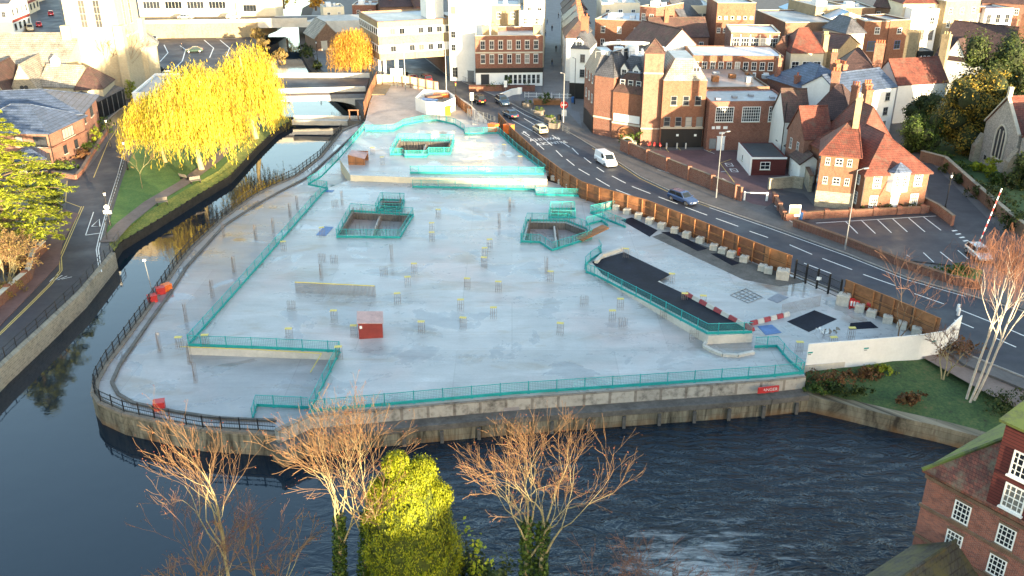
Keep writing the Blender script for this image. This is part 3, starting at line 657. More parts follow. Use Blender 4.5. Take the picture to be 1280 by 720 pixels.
town_low = SL([(980, 470)], -1.6)+R_EDGE+[(140, 50), (900, 60), (900, 900), (-60, 1200)]+SL([(378, 10), (373, 32), (375, 60), (385, 78), (400, 95), (446, 130), (456, 152)], -1.6)+SL([(640, 250)], -1.6)
m = MB(); m.prism(town_low, -6, -1.6); struct(m.build('town_ground', 'soil'))
# the town plateau (road level)
plateau = SL([(600, 150), (640, 178), (673, 210), (700, 231), (727, 248), (750, 256), (807, 272), (873, 299), (960, 335), (990, 343), (1060, 372), (1165, 426), (1205, 455), (1290, 490)])+[(110, 60), (880, 70), (880, 880), (-55, 1150)]+SL([(392, 10), (385, 32), (388, 60), (396, 78), (408, 95), (448, 128), (462, 150)])
m = MB(); m.prism(plateau, -1.7, 0.0); struct(m.build('town_pavement', 'pavement'))
m = MB(); m.prism([(-70, -20), (70, -20), (70, 38), (44, 43), (20, 45.5), (-8, 46.2), (-30, 45), (-42, 43), (-70, 36)], -6, -2.1); struct(m.build('near_bank_ground', 'soil'))

# ---- site ground: low level with the river wall round it
OUT = [(456, 152), (427, 164), (400, 197), (370, 220), (330, 238), (313, 248), (277, 275), (240, 310), (220, 334), (187, 383), (157, 424), (133, 455), (120, 478), (118, 492), (126, 503), (155, 516), (210, 528), (253, 536), (319, 540), (345, 542)]
out_w = SL(OUT, ZLOW)
FRONT = SL([(345, 537), (387, 518), (640, 496), (960, 474), (1006, 469)], 0.0)
site_low = out_w+[FRONT[0], FRONT[1], FRONT[4]]+SL([(1000, 455), (960, 340), (750, 256), (640, 178), (600, 150)], 0)
m = MB(); m.prism(site_low, -1.6, ZLOW); struct(m.build('lower_site_ground', 'wet_slab_low'))
w = MB()                                   # curved river wall, stone, with a coping
for a, b in zip(out_w, out_w[1:]): w.beam((*a, 0), (*b, 0), .5, -5.5, ZLOW-.12)
tag(w.build('river_wall', 'quay_stone'), 'curved weathered stone river wall wrapping the near left corner of the site', 'river wall')
w = MB(); kerb(w, out_w, .62, ZLOW-.115, ZLOW+.14); inner = SL([(447, 165), (420, 190), (385, 222), (345, 243), (320, 257), (280, 283), (233, 335), (213, 367), (187, 403), (150, 457), (140, 479), (148, 494), (167, 505), (218, 516), (272, 524), (311, 526), (345, 527)], ZLOW)
tag(w.build('wall_coping', 'timber_grey'), 'grey brown kerb capping the curved river wall beside the walkway', 'coping')
w = MB()
def even(pts, n):
    P = [Vector((*p, 0)) for p in pts]; D = [0]
    for a, b in zip(P, P[1:]): D.append(D[-1]+(b-a).length)
    out = []
    for i in range(n):
        t_ = D[-1]*i/(n-1); k = max(1, next((q for q in range(1, len(D)) if D[q] >= t_-1e-6), len(D)-1)); out.append(P[k-1].lerp(P[k], (t_-D[k-1])/max(1e-6, D[k]-D[k-1])))
    return out
ea, eb = even(out_w[1:-1], 60), even(inner, 60)
w.add([(p.x, p.y, ZLOW+.005) for p in ea]+[(p.x, p.y, ZLOW+.005) for p in eb], [[i, i+1, 61+i, 60+i] for i in range(59)]); struct(w.build('riverside_path', 'wet_slab_low'))
w = MB(); kerb(w, inner, .3, ZLOW, ZLOW+.22); tag(w.build('kerb_wall', 'concrete_dark'), 'low dark upstand curving between riverside walkway and lower slab', 'kerb')
# front quay, two tiers with a dark ledge
w = MB(); F = FRONT
for a, b in zip(F, F[1:]): w.beam((*a, 0), (*b, 0), .5, -1.25, -.02)
o = w.build('upper_tier', 'quay_upper'); root = thing('quay_wall', 'long straight two tier concrete quay wall facing the weir pool', 'quay wall', (0, 0, 0)); o.parent = root
w = MB()
for a, b in zip(F, F[1:]):
    w.beam((a[0], a[1]-.55, 0), (b[0], b[1]-.55, 0), 1.6, -5.5, -1.75, 0)
w.build('lower_tier', 'quay_stone', root)
w = MB()
for a, b in zip(F, F[1:]): w.beam((a[0], a[1]-.6, 0), (b[0], b[1]-.6, 0), 1.75, -1.745, -1.25)
w.build('ledge', 'concrete_dark', root)
for i, (p, d) in enumerate(spread(F[1:], 3.2)):
    k = MB(); k.box(-.14, -.2, -4.2, .14, .12, -1.9); o = k.build('pile', 'concrete_dark', root, (p.x, p.y-1.5, 0))
k = MB(); k.box(-1.0, -.05, -.72, 1.0, .06, -.12); p = S(960, 478, 0); o = k.build('danger_banner', 'red_plastic', None, (p[0], p[1]-.36, -.1)); tag(o, 'small red banner fixed to the quay wall near its right end', 'banner')
text('DANGER', .42, 'lane_white', o, (0, -.062, -.42), (math.pi/2, 0, R(-2)))
o.rotation_euler = (0, 0, math.atan2(F[4][1]-F[3][1], F[4][0]-F[3][0]))

# ---- main deck and raised far deck (solid slabs with the lift and stair pits left open)
pitA = SL([(424, 293), (497, 296), (514, 270), (441, 266)]); pitA2 = SL([(474, 262), (500, 263), (504, 253), (479, 252)])
pitC = SL([(656, 300), (678, 302), (692, 311), (736, 296), (731, 288), (707, 279), (661, 278)]); pitC2 = SL([(688, 272), (716, 272), (715, 264), (690, 264)])
pitB = SL([(492, 192), (562, 192), (566, 178), (500, 177)], ZFAR)
main_out = [S(235, 433), S(424, 440), S(387, 517)]+FRONT[2:]+SL([(1000, 458), (1070, 451), (1115, 447), (1147, 443), (1168, 427), (1060, 372), (990, 343), (960, 335), (873, 299), (807, 272), (750, 256), (727, 248), (700, 231), (673, 222), (600, 226), (440, 224), (408, 236), (404, 241)])
w = MB(); w.sheet([main_out, pitA, pitA2, pitC, pitC2], 0.0)
n = len(main_out); w.add([(x, y, -1.6) for x, y in main_out]+[(x, y, 0) for x, y in main_out], [[i, (i+1) % n, n+(i+1) % n, n+i] for i in range(n)], 1)
struct(w.build('deck_ground', ['wet_slab', 'concrete_pale']))
far_out = SL([(438, 219), (513, 221.5), (684, 224), (682, 212), (646, 187), (623, 166), (604, 146), (585, 128), (560, 114), (520, 104), (472, 104), (462, 128), (457, 150), (446, 172), (425, 200)], ZFAR)
w = MB(); w.sheet([far_out, pitB], ZFAR); n = len(far_out); w.add([(x, y, -1.6) for x, y in far_out]+[(x, y, ZFAR) for x, y in far_out], [[i, (i+1) % n, n+(i+1) % n, n+i] for i in range(n)], 1)
struct(w.build('far_deck_ground', ['wet_slab', 'render_cream']))
earth = SL([(470, 157), (500, 153), (545, 147), (590, 150), (600, 146), (585, 129), (560, 116), (520, 108), (474, 108), (463, 130), (458, 150)], ZFAR)
w = MB(); w.prism(earth, ZFAR-.01, ZFAR+.006); struct(w.build('earth_ground', 'earth_pink'))
def pit(name, label, poly, z, depth, seed, stripe=True):
    root = thing(name, label, 'pit', (0, 0, 0)); w = MB(); n = len(poly)
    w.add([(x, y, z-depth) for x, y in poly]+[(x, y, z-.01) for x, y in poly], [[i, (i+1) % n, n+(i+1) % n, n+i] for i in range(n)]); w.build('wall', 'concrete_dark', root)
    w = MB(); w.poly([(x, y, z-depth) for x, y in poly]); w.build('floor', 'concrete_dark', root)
    b = MB(); rg = random.Random(seed)
    for p, d in spread([(*q, z) for q in poly]+[(*poly[0], z)], .42):
        nn = Vector((-d.y, d.x, 0))*.22; q = p+nn*(-1 if seed < 0 else 1)
        b.tube((q.x, q.y, z-depth), (q.x+rg.gauss(0, .03), q.y+rg.gauss(0, .03), z+rg.uniform(.5, 1.1)), .028, .028, 3)
    c = Vector((sum(p[0] for p in poly)/n, sum(p[1] for p in poly)/n, 0)); x0 = min(p[0] for p in poly); x1 = max(p[0] for p in poly); y0 = min(p[1] for p in poly); y1 = max(p[1] for p in poly)
    if x1-x0 > 4:
        for k in range(int((y1-y0)/.45)): b.tube((c.x+.3, y0+.3+k*.45, z-depth), (c.x+.3, y0+.3+k*.45, z+rg.uniform(-.3, .7)), .028, .028, 3)
        for k in range(int((x1-x0)/.5)): b.tube((x0+.5+k*.5, c.y, z-depth), (x0+.5+k*.5, c.y, z+rg.uniform(-.6, .6)), .028, .028, 3)
        w = MB(); w.box(c.x-.1, y0+.5, z-depth, c.x+.1, y1-.5, z-.3); w.build('cross_wall', 'concrete_pale', root)
    b.build('rebar', 'rebar_steel', root, fix=False); return root
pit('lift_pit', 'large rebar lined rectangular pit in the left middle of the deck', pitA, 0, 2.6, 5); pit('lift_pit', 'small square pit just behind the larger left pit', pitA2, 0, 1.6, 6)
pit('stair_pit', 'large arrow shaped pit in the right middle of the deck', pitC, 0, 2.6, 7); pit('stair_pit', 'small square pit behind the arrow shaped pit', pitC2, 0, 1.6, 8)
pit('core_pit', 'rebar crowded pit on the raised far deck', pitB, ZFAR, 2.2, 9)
# shallow ramp block under black membrane, curved pale end
ramp = [(732, 333, 0), (746, 345, .05), (885, 420, .9), (941, 417.5, .9), (853, 372, .45), (777, 316, .0), (742, 326, 0)]
RP = [S(u, v, z) for u, v, z in ramp]; RZ = [z+.02 for _, _, z in ramp]
root = thing('ramp', 'sloping ramp covered in black membrane on the right of the deck', 'ramp', (0, 0, 0)); w = MB(); w.prism(RP, -.5, RZ, 0); w.build('ramp_block', 'concrete_pale', root)
mem = [(740, 327.5, .03), (753, 343, .1), (886, 413.5, .92), (934, 412, .92), (852, 366, .48), (822, 352, .3), (838, 343.5, .3), (780, 315.5, .06)]
w = MB(); w.prism([S(u, v, z) for u, v, z in mem], [z for *_, z in mem], [z+.035 for *_, z in mem]); w.build('membrane', 'membrane', root)
w = MB(); cv = [S(u, v, 0) for u, v in [(886, 424), (880, 434), (890, 440), (903, 445), (922, 446), (942, 442)]]
for a, b in zip(cv, cv[1:]): w.beam((*a, 0), (*b, 0), .35, 0, .28)
w.build('curved_kerb', 'concrete_pale', root)
def slabsheet(name, label, pts, z, mat, cat, t=.03, group=None):
    w = MB(); w.prism(SL(pts, z), z-.02, z+t); return tag(w.build(name, mat), label, cat, group)
slabsheet('membrane_sheet', 'large square black sheet lying on the right end of the deck', [(984, 402), (1018, 388), (1046, 399), (1011, 415)], 0, 'membrane', 'sheet')
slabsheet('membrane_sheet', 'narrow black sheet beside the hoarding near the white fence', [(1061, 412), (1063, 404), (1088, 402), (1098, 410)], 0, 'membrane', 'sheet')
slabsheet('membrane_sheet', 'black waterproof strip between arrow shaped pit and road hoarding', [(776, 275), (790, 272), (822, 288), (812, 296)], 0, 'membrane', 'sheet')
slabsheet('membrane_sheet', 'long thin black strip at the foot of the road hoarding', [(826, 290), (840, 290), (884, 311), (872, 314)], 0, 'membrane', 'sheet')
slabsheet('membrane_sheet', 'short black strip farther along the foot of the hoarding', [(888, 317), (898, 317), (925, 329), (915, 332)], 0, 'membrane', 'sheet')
slabsheet('blue_sheet', 'bright blue sheet by the red and white barriers', [(947, 408), (965, 406), (977, 416), (957, 419)], 0, 'blue_sheet', 'sheet')
slabsheet('cover_plate', 'dark blue cover plate left of the large left pit', [(395, 294), (405, 283), (417, 284), (407, 295)], 0, 'blue_sheet', 'plate')
slabsheet('cover_plate', 'grey cover plate near the metal gate', [(959, 374), (972, 367), (986, 372), (972, 379)], 0, 'lead', 'plate')
slabsheet('cover_plate', 'dark plate on the deck beside the kink in the left barrier', [(406, 240), (409, 237.5), (418, 238), (415, 240.5)], 0, 'blue_sheet', 'plate')
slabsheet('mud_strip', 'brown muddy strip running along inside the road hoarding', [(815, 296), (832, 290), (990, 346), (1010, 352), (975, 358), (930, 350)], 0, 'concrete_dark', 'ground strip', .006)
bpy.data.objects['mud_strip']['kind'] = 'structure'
w = MB(); q = SL([(913, 369), (932, 361), (953, 372), (935, 379)])
for i in range(5):
    for A, B, C, D in ((q[0], q[1], q[3], q[2]), (q[0], q[3], q[1], q[2])):
        a = Vector((*A, .05)).lerp(Vector((*B, .05)), i/4); b = Vector((*C, .05)).lerp(Vector((*D, .05)), i/4); w.tube(a, b, .05, .05, 4)
tag(w.build('mesh_grid', 'steel'), 'steel frame grid lying on the deck between hoarding and ramp', 'mesh panel')

# ---- turquoise edge protection
def barrier(label, pts, h=1.15, group='turquoise mesh edge barriers', step=2.5):
    root = thing('edge_barrier', label, 'barrier', (0, 0, 0), 0, group); P = [Vector(p) for p in pts]
    n = MB(); t = MB(); r = MB()
    for a, b in zip(P, P[1:]):
        n.add([a+Vector((0,0,.2)), b+Vector((0,0,.2)), b+Vector((0,0,h-.03)), a+Vector((0,0,h-.03))], [[0,1,2,3]]); t.beam(a, b, .07, .01, .27)
        r.tube(a+Vector((0,0,h)), b+Vector((0,0,h)), .035, .035, 5)
    n.build('mesh_panel', 'netting', root, fix=False); t.build('toe_board', 'toe_board', root); r.build('top_rail', 'teal_rail', root)
    pm = None
    for p, d in [(P[0], None)]+spread(P, step):
        if pm is None: b = MB(); b.tube((0,0,0), (0,0,h+.08), .045, .045, 5); b.box(-.12,-.12,0,.12,.12,.02); o = b.build('post', 'teal_rail', root, p); pm = o.data
        else: o = bpy.data.objects.new('post', pm); col.objects.link(o); o.parent = root; o.location = p
    return root
z0 = lambda pts, z=0: [S3(u, v, z) for u, v in pts]
barrier('long turquoise mesh barrier down the left side of the deck', z0([(236, 432), (300, 360), (404, 241), (410, 236.5), (385, 231.5), (402, 221.5)])+z0([(424, 199), (447, 172), (456, 161)], ZFAR))
barrier('turquoise barrier along the back of the lower left bay', z0([(236, 432.5), (330, 436), (425, 440.5)]))
barrier('turquoise barrier on the right side of the lower left bay', z0([(425, 440.5), (405, 480), (388, 514)]))
barrier('short turquoise barrier across the mouth of the lower left bay', z0([(316, 525), (321, 508), (386, 511)], ZLOW))
barrier('long turquoise barrier along the top of the quay wall', z0([(388, 515), (480, 507), (640, 493), (800, 482.5), (960, 471.5), (1004, 467)]))
barrier('turquoise barrier climbing from quay corner to the ramp end', z0([(1004, 467), (986, 452), (971, 434), (943, 435)]))
barrier('turquoise barrier along the left edge of the black ramp', [S3(733, 341, .02), S3(746, 346, .07), S3(812, 380, .45), S3(884, 418, .92), S3(940, 416.5, .92)])
barrier('curved turquoise barrier around the top of the black ramp', z0([(733, 341), (731, 333), (738, 326), (752, 317), (748, 310)]))
barrier('turquoise barrier around the large left pit', z0([(421, 297), (500, 298), (517, 270), (439, 264.5), (421, 297)]))
barrier('turquoise barrier around the small pit behind the left pit', z0([(470, 264), (502, 265), (506, 251.5), (476, 250.5), (470, 264)]))
barrier('turquoise barrier around the arrow shaped pit', z0([(651, 303), (675, 304), (690, 314), (740, 298)])+z0([(733, 287), (708, 277), (659, 276.5), (651, 303)]))
barrier('turquoise barrier around the small pit behind the arrow pit', z0([(686, 273), (719, 273), (718, 262), (688, 262), (686, 273)]))
barrier('stepped turquoise barrier around the far core pit', z0([(488, 194), (504, 194), (506, 197), (533, 197), (536, 193), (563, 193), (568, 176.5), (498, 175.5), (488, 194)], ZFAR))
barrier('turquoise barrier on the step edge of the raised far deck', z0([(513, 217), (600, 217.5), (680, 218.5)], ZFAR))
barrier('turquoise barrier in front of the raised deck step', z0([(516, 234.5), (600, 236), (668, 238), (670, 244), (742, 246.5), (762, 256), (768, 262)]))
barrier('turquoise barrier zigzagging beside the timber ramp', z0([(766, 261), (738, 267), (760, 276), (782, 285)]))
barrier('arched turquoise barrier across the far end of the deck', z0([(457, 164.5), (492, 164.5), (505, 157), (529, 152), (546, 151), (568, 156), (580, 163), (581, 168), (623, 167)], ZFAR))
barrier('turquoise barrier down the road side of the far deck', z0([(623, 167), (646, 188), (682, 216)], ZFAR))
barrier('short turquoise barrier beside the arrow pit timber ramp', z0([(733, 282), (752, 277), (760, 283)]))
# ---- site furniture
def starter(seedk, hgt=1.25, cap=True, label='', group=None, n=8, wdt=.62, z=0):
    root = thing('rebar_starter', label, 'rebar starter', (0, 0, 0), 0, group); b = MB(); rg = random.Random(seedk)
    for i in range(n):
        x = -wdt/2+wdt*(i % (n//2))/(n//2-1); y = -.18 if i < n//2 else .18
        b.tube((x, y, -.05), (x+rg.gauss(0, .04), y+rg.gauss(0, .03), hgt-.02-abs(rg.gauss(0, .05))), .015, .015, 4)
    for zz in (.35, .8): b.tube((-wdt/2, -.19, zz), (wdt/2, -.19, zz), .014, .014, 3)
    b.build('bars', 'rebar_steel', root, fix=False)
    if cap: c = MB(); c.box(-wdt/2-.03, -.2, hgt, wdt/2+.03, .2, hgt+.035); c.build('cap', 'yellow_plastic', root)
    return root
capped = starter(1, 1.25, True, 'x', 'x'); slim = starter(2, 2.1, False, 'x', 'x', 8, .3); bare = starter(3, 1.2, False, 'x', 'x', 10, .8)
first = {'c': capped, 's': slim, 'b': bare}; used = set()
def put(kind, pts, label, group, z=0):
    for u, v in pts:
        src = first[kind]
        o = copy_tree(src) if kind in used else src
        used.add(kind); o.location = S3(u, v, z); o.rotation_euler = (0, 0, rnd.uniform(-.25, .25)); o['label'] = label; o['group'] = group
put('c', [(418, 402), (362, 425), (497, 380), (527, 416), (443, 421), (576, 388), (579, 411), (617, 398)], 'yellow capped rebar starter around the red hut', 'capped rebar near the red hut')
put('c', [(518, 342), (510, 359), (584, 361), (623, 365), (605, 334), (612, 311), (540, 290), (548, 273), (403, 296), (355, 314), (540, 302), (606, 322)], 'yellow capped rebar starter in the open middle of the deck', 'capped rebar mid deck')
put('c', [(688, 352), (700, 418), (765, 402), (839, 355), (855, 380), (878, 383), (782, 323), (775, 387)], 'yellow capped rebar starter beside the black ramp', 'capped rebar beside ramp')
put('c', [(998, 442), (1040, 436), (1063, 424)], 'yellow capped rebar starter behind the white fence', 'capped rebar behind white fence')
put('c', [(424, 448), (225, 436), (258, 433)], 'yellow capped rebar starter at a corner of the lower left bay', 'capped rebar at the bay')
put('b', [(418, 330), (365, 388), (480, 345), (419, 260), (778, 410), (730, 382), (830, 398), (867, 425), (640, 260), (403, 328)], 'uncapped short rebar cluster on the open deck', 'uncapped rebar on deck')
put('s', [(490, 326), (402, 350), (637, 265), (624, 285), (428, 256), (683, 342)], 'thin tall dark rebar bundle on the open deck', 'tall rebar on deck')
put('s', [(293, 341), (266, 372), (233, 402), (200, 440), (280, 297), (342, 291), (363, 272), (372, 262), (245, 478), (320, 300), (238, 455)], 'thin tall dark rebar bundle on the low strip left of the barrier', 'tall rebar on low strip', ZLOW)
put('c', [(466, 194), (478, 206), (600, 206), (650, 205), (630, 190)], 'yellow capped rebar starter on the raised far deck', 'capped rebar far deck', ZFAR)
w = MB(); a, b = S(370, 366), S(469, 371)
root = thing('rebar_row', 'long straight rebar row with yellow capping left of the hut', 'rebar row', (0, 0, 0))
for i in range(60):
    f = i/59; x = a[0]+(b[0]-a[0])*f; y = a[1]+(b[1]-a[1])*f; w.tube((x, y, -.05), (x, y, 1.25), .022, .022, 4); w.tube((x, y+.3, -.05), (x, y+.3, 1.22), .022, .022, 4)
w.build('bars', 'rebar_steel', root, fix=False); w = MB(); w.beam((*a, 1.25), (*b, 1.25), .12, 0, .07); w.build('cap', 'yellow_plastic', root)
w = MB(); a, b = S(985, 408), S(1028, 388); a = (a[0], a[1]+1.5); 
root = thing('rebar_row', 'rebar row standing by the square black sheet', 'rebar row', (0, 0, 0))
for i in range(34):
    f = i/33; x = a[0]+(b[0]-a[0])*f; y = a[1]+(b[1]-a[1])*f+1; w.tube((x, y, -.05), (x, y, 1.3), .02, .02, 4)
w.build('bars', 'rebar_steel', root, fix=False)
# red hut, sloping roof
p = S(449, 424); hut = thing('site_hut', 'small red site hut with pink sloping roof on the deck', 'hut', (*p, 0), R(8)); hut.scale = (.8, .8, .78); w = MB()
w.prism([(0,0),(2.9,0),(2.9,2.6),(0,2.6)], -.05, [2.25, 2.05, 2.25, 2.45]); w.box(1.42, -.03, 0, 1.48, -.002, 2.1); w.build('wall', 'hut_red', hut)
w = MB(); w.plate([(-.15,-.2,2.33),(3.05,-.2,2.1),(3.05,2.75,2.35),(-.15,2.75,2.58)], .07); w.build('roof', 'hut_roof', hut)
w = MB(); w.box(-.03, .7, .02, .002, 1.5, 1.9); dr = w.build('door', 'hut_red', hut); w = MB(); w.box(.14, -.035, 1.45, .45, -.003, 1.85); w.build('notice', 'white_paint', hut)
w = MB(); w.box(-.07, .78, .95, -.031, .84, 1.1); w.build('handle', 'steel', dr)
# plywood box near the far step
p = S(436, 213, 0); bx = thing('plywood_enclosure', 'open orange plywood enclosure at the left end of the raised step', 'enclosure', (*p, 0), R(-4)); w = MB()
w.prism([(0,0),(2.6,0),(2.6,.12),(0,.12)], -.05, [2.4,1.8,1.8,2.4]); w.prism([(0,.122),(.12,.122),(.12,2.6),(0,2.6)], -.05, 2.4); w.prism([(0,2.602),(2.6,2.602),(2.6,2.72),(0,2.72)], -.05, 2.4); w.build('wall', 'plywood', bx); w = MB(); w.plate([(0,.2,2.45),(2.6,.1,1.85),(2.6,2.7,2.2),(0,2.7,2.5)], .06); w.build('cover', 'hut_roof', bx)
# timber ramp by the arrow pit
a = Vector(S3(724, 300, .25)); b = Vector(S3(757, 284, 1.0)); w = MB(); w.beam(a, b, 1.3, 0, .16); tag(w.build('timber_ramp', 'timber'), 'sloping timber board ramp leaning over the arrow shaped pit', 'ramp')
w = MB(); w.beam(S3(768, 289), S3(797, 275), .35, 0, .5); 
# concrete kerbs at the ramp head
w = MB(); kk = z0([(745, 330), (752, 322), (775, 314), (777, 312)])
for a, b in zip(kk, kk[1:]): w.beam(a, b, .4, 0, .45)
tag(w.build('concrete_upstand', 'concrete_pale'), 'pale curved concrete upstand at the head of the black ramp', 'upstand')
w = MB(); w.beam(S3(753, 263), S3(768, 257), .5, 0, .9); tag(w.build('concrete_upstand', 'concrete_pale'), 'short pale concrete upstand beside the hoarding blocks', 'upstand')
# yellow-edged white wall face of the low bay is the deck's own edge; yellow hose on it
w = MB(); hp = [Vector((*S(225, 434), .06)), Vector((*S(320, 437.5), .06)), Vector((*S(402, 442.5), .06)), Vector((*S(388, 466, ZLOW), ZLOW+.05))]
stick(w, hp, [.045]*4, 5); tag(w.build('yellow_hose', 'yellow_plastic'), 'yellow hose along the back edge of the lower left bay', 'hose')
# water-filled red and white barriers
def waterbarrier(a, b, n, label, group):
    A = Vector(a); B = Vector(b); first_ = None
    for i in range(n):
        p = A.lerp(B, i/n); q = A.lerp(B, (i+1)/n); L = (q-p).length-.05; rz = math.atan2(q.y-p.y, q.x-p.x); mt = 'barrier_red' if i % 2 == 0 else 'concrete_pale'
        w = MB(); w.add([(0,-.25,0),(L,-.25,0),(L,.25,0),(0,.25,0),(0,-.2,.15),(L,-.2,.15),(L,.2,.15),(0,.2,.15),(0,-.08,.42),(L,-.08,.42),(L,.08,.42),(0,.08,.42)], [[3,2,1,0],[0,1,5,4],[1,2,6,5],[2,3,7,6],[3,0,4,7],[4,5,9,8],[5,6,10,9],[6,7,11,10],[7,4,8,11],[8,9,10,11]])
        o = w.build('road_barrier', mt); o.location = p; o.rotation_euler = (0, 0, rz); tag(o, ('red' if i % 2 == 0 else 'white')+' plastic barrier block '+label, 'road barrier', ('red' if i % 2 == 0 else 'white')+' blocks '+group)
waterbarrier(S3(858, 369, .5), S3(942, 414, .95), 9, 'in the long line edging the black ramp', 'edging the ramp')
waterbarrier(S3(938, 406), S3(986, 394), 6, 'in the short line across the right of the deck', 'across the deck')
# rubble bag
rg = random.Random(4); w = MB()
for i in range(22):
    x, y = rg.gauss(0, .55), rg.gauss(0, .4); s_ = rg.uniform(.12, .3); w.add([(x+rg.uniform(-s_, s_), y+rg.uniform(-s_, s_), rg.uniform(0, .5)) for _ in range(4)], [[0,1,2],[0,2,3],[0,3,1],[1,3,2]], i % 2)
tag(w.build('debris_heap', ['white_paint', 'timber_grey'], None, S3(1030, 416)), 'heap of white torn sheeting and scrap beside the square black sheet', 'debris')

# ---- plywood hoarding along the road, with its kentledge blocks
HB = SL([(623, 158), (640, 178), (673, 210), (700, 231), (727, 248), (750, 256), (807, 272), (873, 299), (960, 335), (987, 345)])
def hoarding(label, pts, h, mat='plywood', sup=True, name='hoarding', post='timber'):
    root = thing(name, label, 'hoarding', (0, 0, 0)); w = MB()
    for a, b in zip(pts, pts[1:]): w.beam((*a, 0), (*b, 0), .06, .0, h)
    w.build('boards', mat, root); pm = None; c = MB()
    for a, b in zip(pts, pts[1:]): c.beam((*a, 0), (*b, 0), .14, h+.002, h+.06)
    c.build('top_rail', post, root)
    if sup:
        r = MB()
        for a, b in zip(pts, pts[1:]):
            n = Vector((b[1]-a[1], a[0]-b[0], 0)).normalized()*-.1; n = n if n.y < 0 else -n
            for zz in (.5, 1.5): r.beam((a[0]+n.x, a[1]+n.y, 0), (b[0]+n.x, b[1]+n.y, 0), .09, zz, zz+.11)
        r.build('rail', post, root)
        for p, d in spread(pts, 2.4):
            n = Vector((d.y, -d.x, 0)); n = n if n.y < 0 else -n
            if pm is None: q = MB(); q.box(-.06, -.06, 0, .06, .06, h); o = q.build('post', post, root, p+n*.17); pm = o.data
            else: o = bpy.data.objects.new('post', pm); col.objects.link(o); o.parent = root; o.location = p+n*.17
            o.rotation_euler = (0, 0, math.atan2(d.y, d.x))
    return root
hoarding('long brown plywood hoarding curving along the road side of the site', HB, 2.45)
hoarding('short brown plywood hoarding between the metal gate and white fence', SL([(1053, 376), (1108, 399), (1170, 427)]), 2.45)
WF = SL([(986, 449), (1007, 456), (1070, 451), (1115, 447), (1147, 444), (1176, 439)], 0)
wf = thing('white_fence', 'tall white hoarding panels between grass bank and site', 'hoarding', (0, 0, 0)); w = MB()
for a, b in zip(WF[1:], WF[2:]): w.beam((*a, 0), (*b, 0), .08, -1.7, 2.2)
e0, e1 = WF[-1], S(1196, 424); w.prism([(e0[0]-.04, e0[1]), (e0[0]+.04, e0[1]-.05), (e1[0]+.05, e1[1]), (e1[0]-.05, e1[1]+.05)], -1.7, [2.2, 2.2, 2.6, 2.6]); w.build('boards', 'white_paint', wf)
for u, v in ((1008, 441), (1078, 433), (1162, 425)):
    i = min(range(1, len(WF)-1), key=lambda k: abs((WF[k][0]+WF[k+1][0])/2-S(u, v, 1.3)[0])); a, b = WF[i], WF[i+1]; px = S(u, v, 1.0)[0]; f = max(.05, min(.95, (px-a[0])/(b[0]-a[0])))
    x, y = a[0]+(b[0]-a[0])*f, a[1]+(b[1]-a[1])*f; rz = math.atan2(b[1]-a[1], b[0]-a[0])
    q = MB(); q.box(-.28, -.03, -.2, .28, .0, .2); q.box(-.24, -.034, .02, .24, -.031, .17, 1); q.box(-.2, -.034, -.14, .1, -.031, -.04, 2); o = q.build('small_sign', ['white_paint', 'toe_board', 'grey_paint'], wf, (x, y-.05, 1.2)); o.rotation_euler = (0, 0, rz)
blk = MB(); blk.add([(-.5,-.45,0),(.5,-.45,0),(.5,.45,0),(-.5,.45,0),(-.5,-.45,.75),(.5,-.45,.75),(.5,.45,.75),(-.5,.45,.75),(-.4,-.35,.85),(.4,-.35,.85),(.4,.35,.85),(-.4,.35,.85)], [[3,2,1,0],[0,1,5,4],[1,2,6,5],[2,3,7,6],[3,0,4,7],[4,5,9,8],[5,6,10,9],[6,7,11,10],[7,4,8,11],[8,9,10,11]])
b0 = None
def block(u, v, label, group, s=1.0, z=0):
    global b0
    if b0 is None:
        o = thing('concrete_block', 'x', 'concrete block'); blk.build('body', 'concrete_block', o); h_ = MB(); h_.tube((-.18,0,.84),(-.1,0,.98),.03,.03,4); h_.tube((-.1,0,.98),(.1,0,.98),.03,.03,4); h_.tube((.1,0,.98),(.18,0,.84),.03,.03,4); h_.build('lifting_loop', 'rust', o); b0 = o
    else: o = copy_tree(b0)
    o.location = S3(u, v, z); o.rotation_euler = (0, 0, R(-28)+rnd.uniform(-.15, .15)); o.scale = (s*.92, s*.92, s*.92*rnd.uniform(.9, 1.05)); tag(o, label, 'concrete block', group)
for u, v in [(685, 219), (693, 225), (702, 230), (712, 236), (734, 247)]: block(u, v, 'pale concrete block by the hoarding beside the raised deck corner', 'blocks beside the raised deck')
for u, v in [(771, 262), (784, 267), (798, 273), (812, 279), (827, 285), (843, 291), (858, 297)]: block(u, v, 'pale concrete block holding the hoarding opposite the arrow pit', 'blocks opposite arrow pit')
for u, v in [(875, 303), (892, 312), (903, 316), (914, 321), (930, 327), (953, 338), (960, 341)]: block(u, v, 'pale concrete block holding the hoarding opposite the ramp', 'blocks opposite the ramp')
for u, v in [(1074, 389), (1089, 395), (1109, 403), (1127, 410), (1145, 418)]: block(u, v, 'pale concrete block holding the short hoarding by the gate', 'blocks by the short hoarding')
block(1054, 380, 'tall pale concrete block at the gate post of the short hoarding', None, 1.45); block(978, 348, 'large pale concrete block at the end of the long hoarding', None, 1.5)
for u, v in [(628, 176), (634, 182), (641, 189), (649, 196), (657, 203), (666, 210), (674, 215)]: block(u, v, 'pale concrete block along the far hoarding behind the raised deck', 'blocks along the far hoarding', .85)
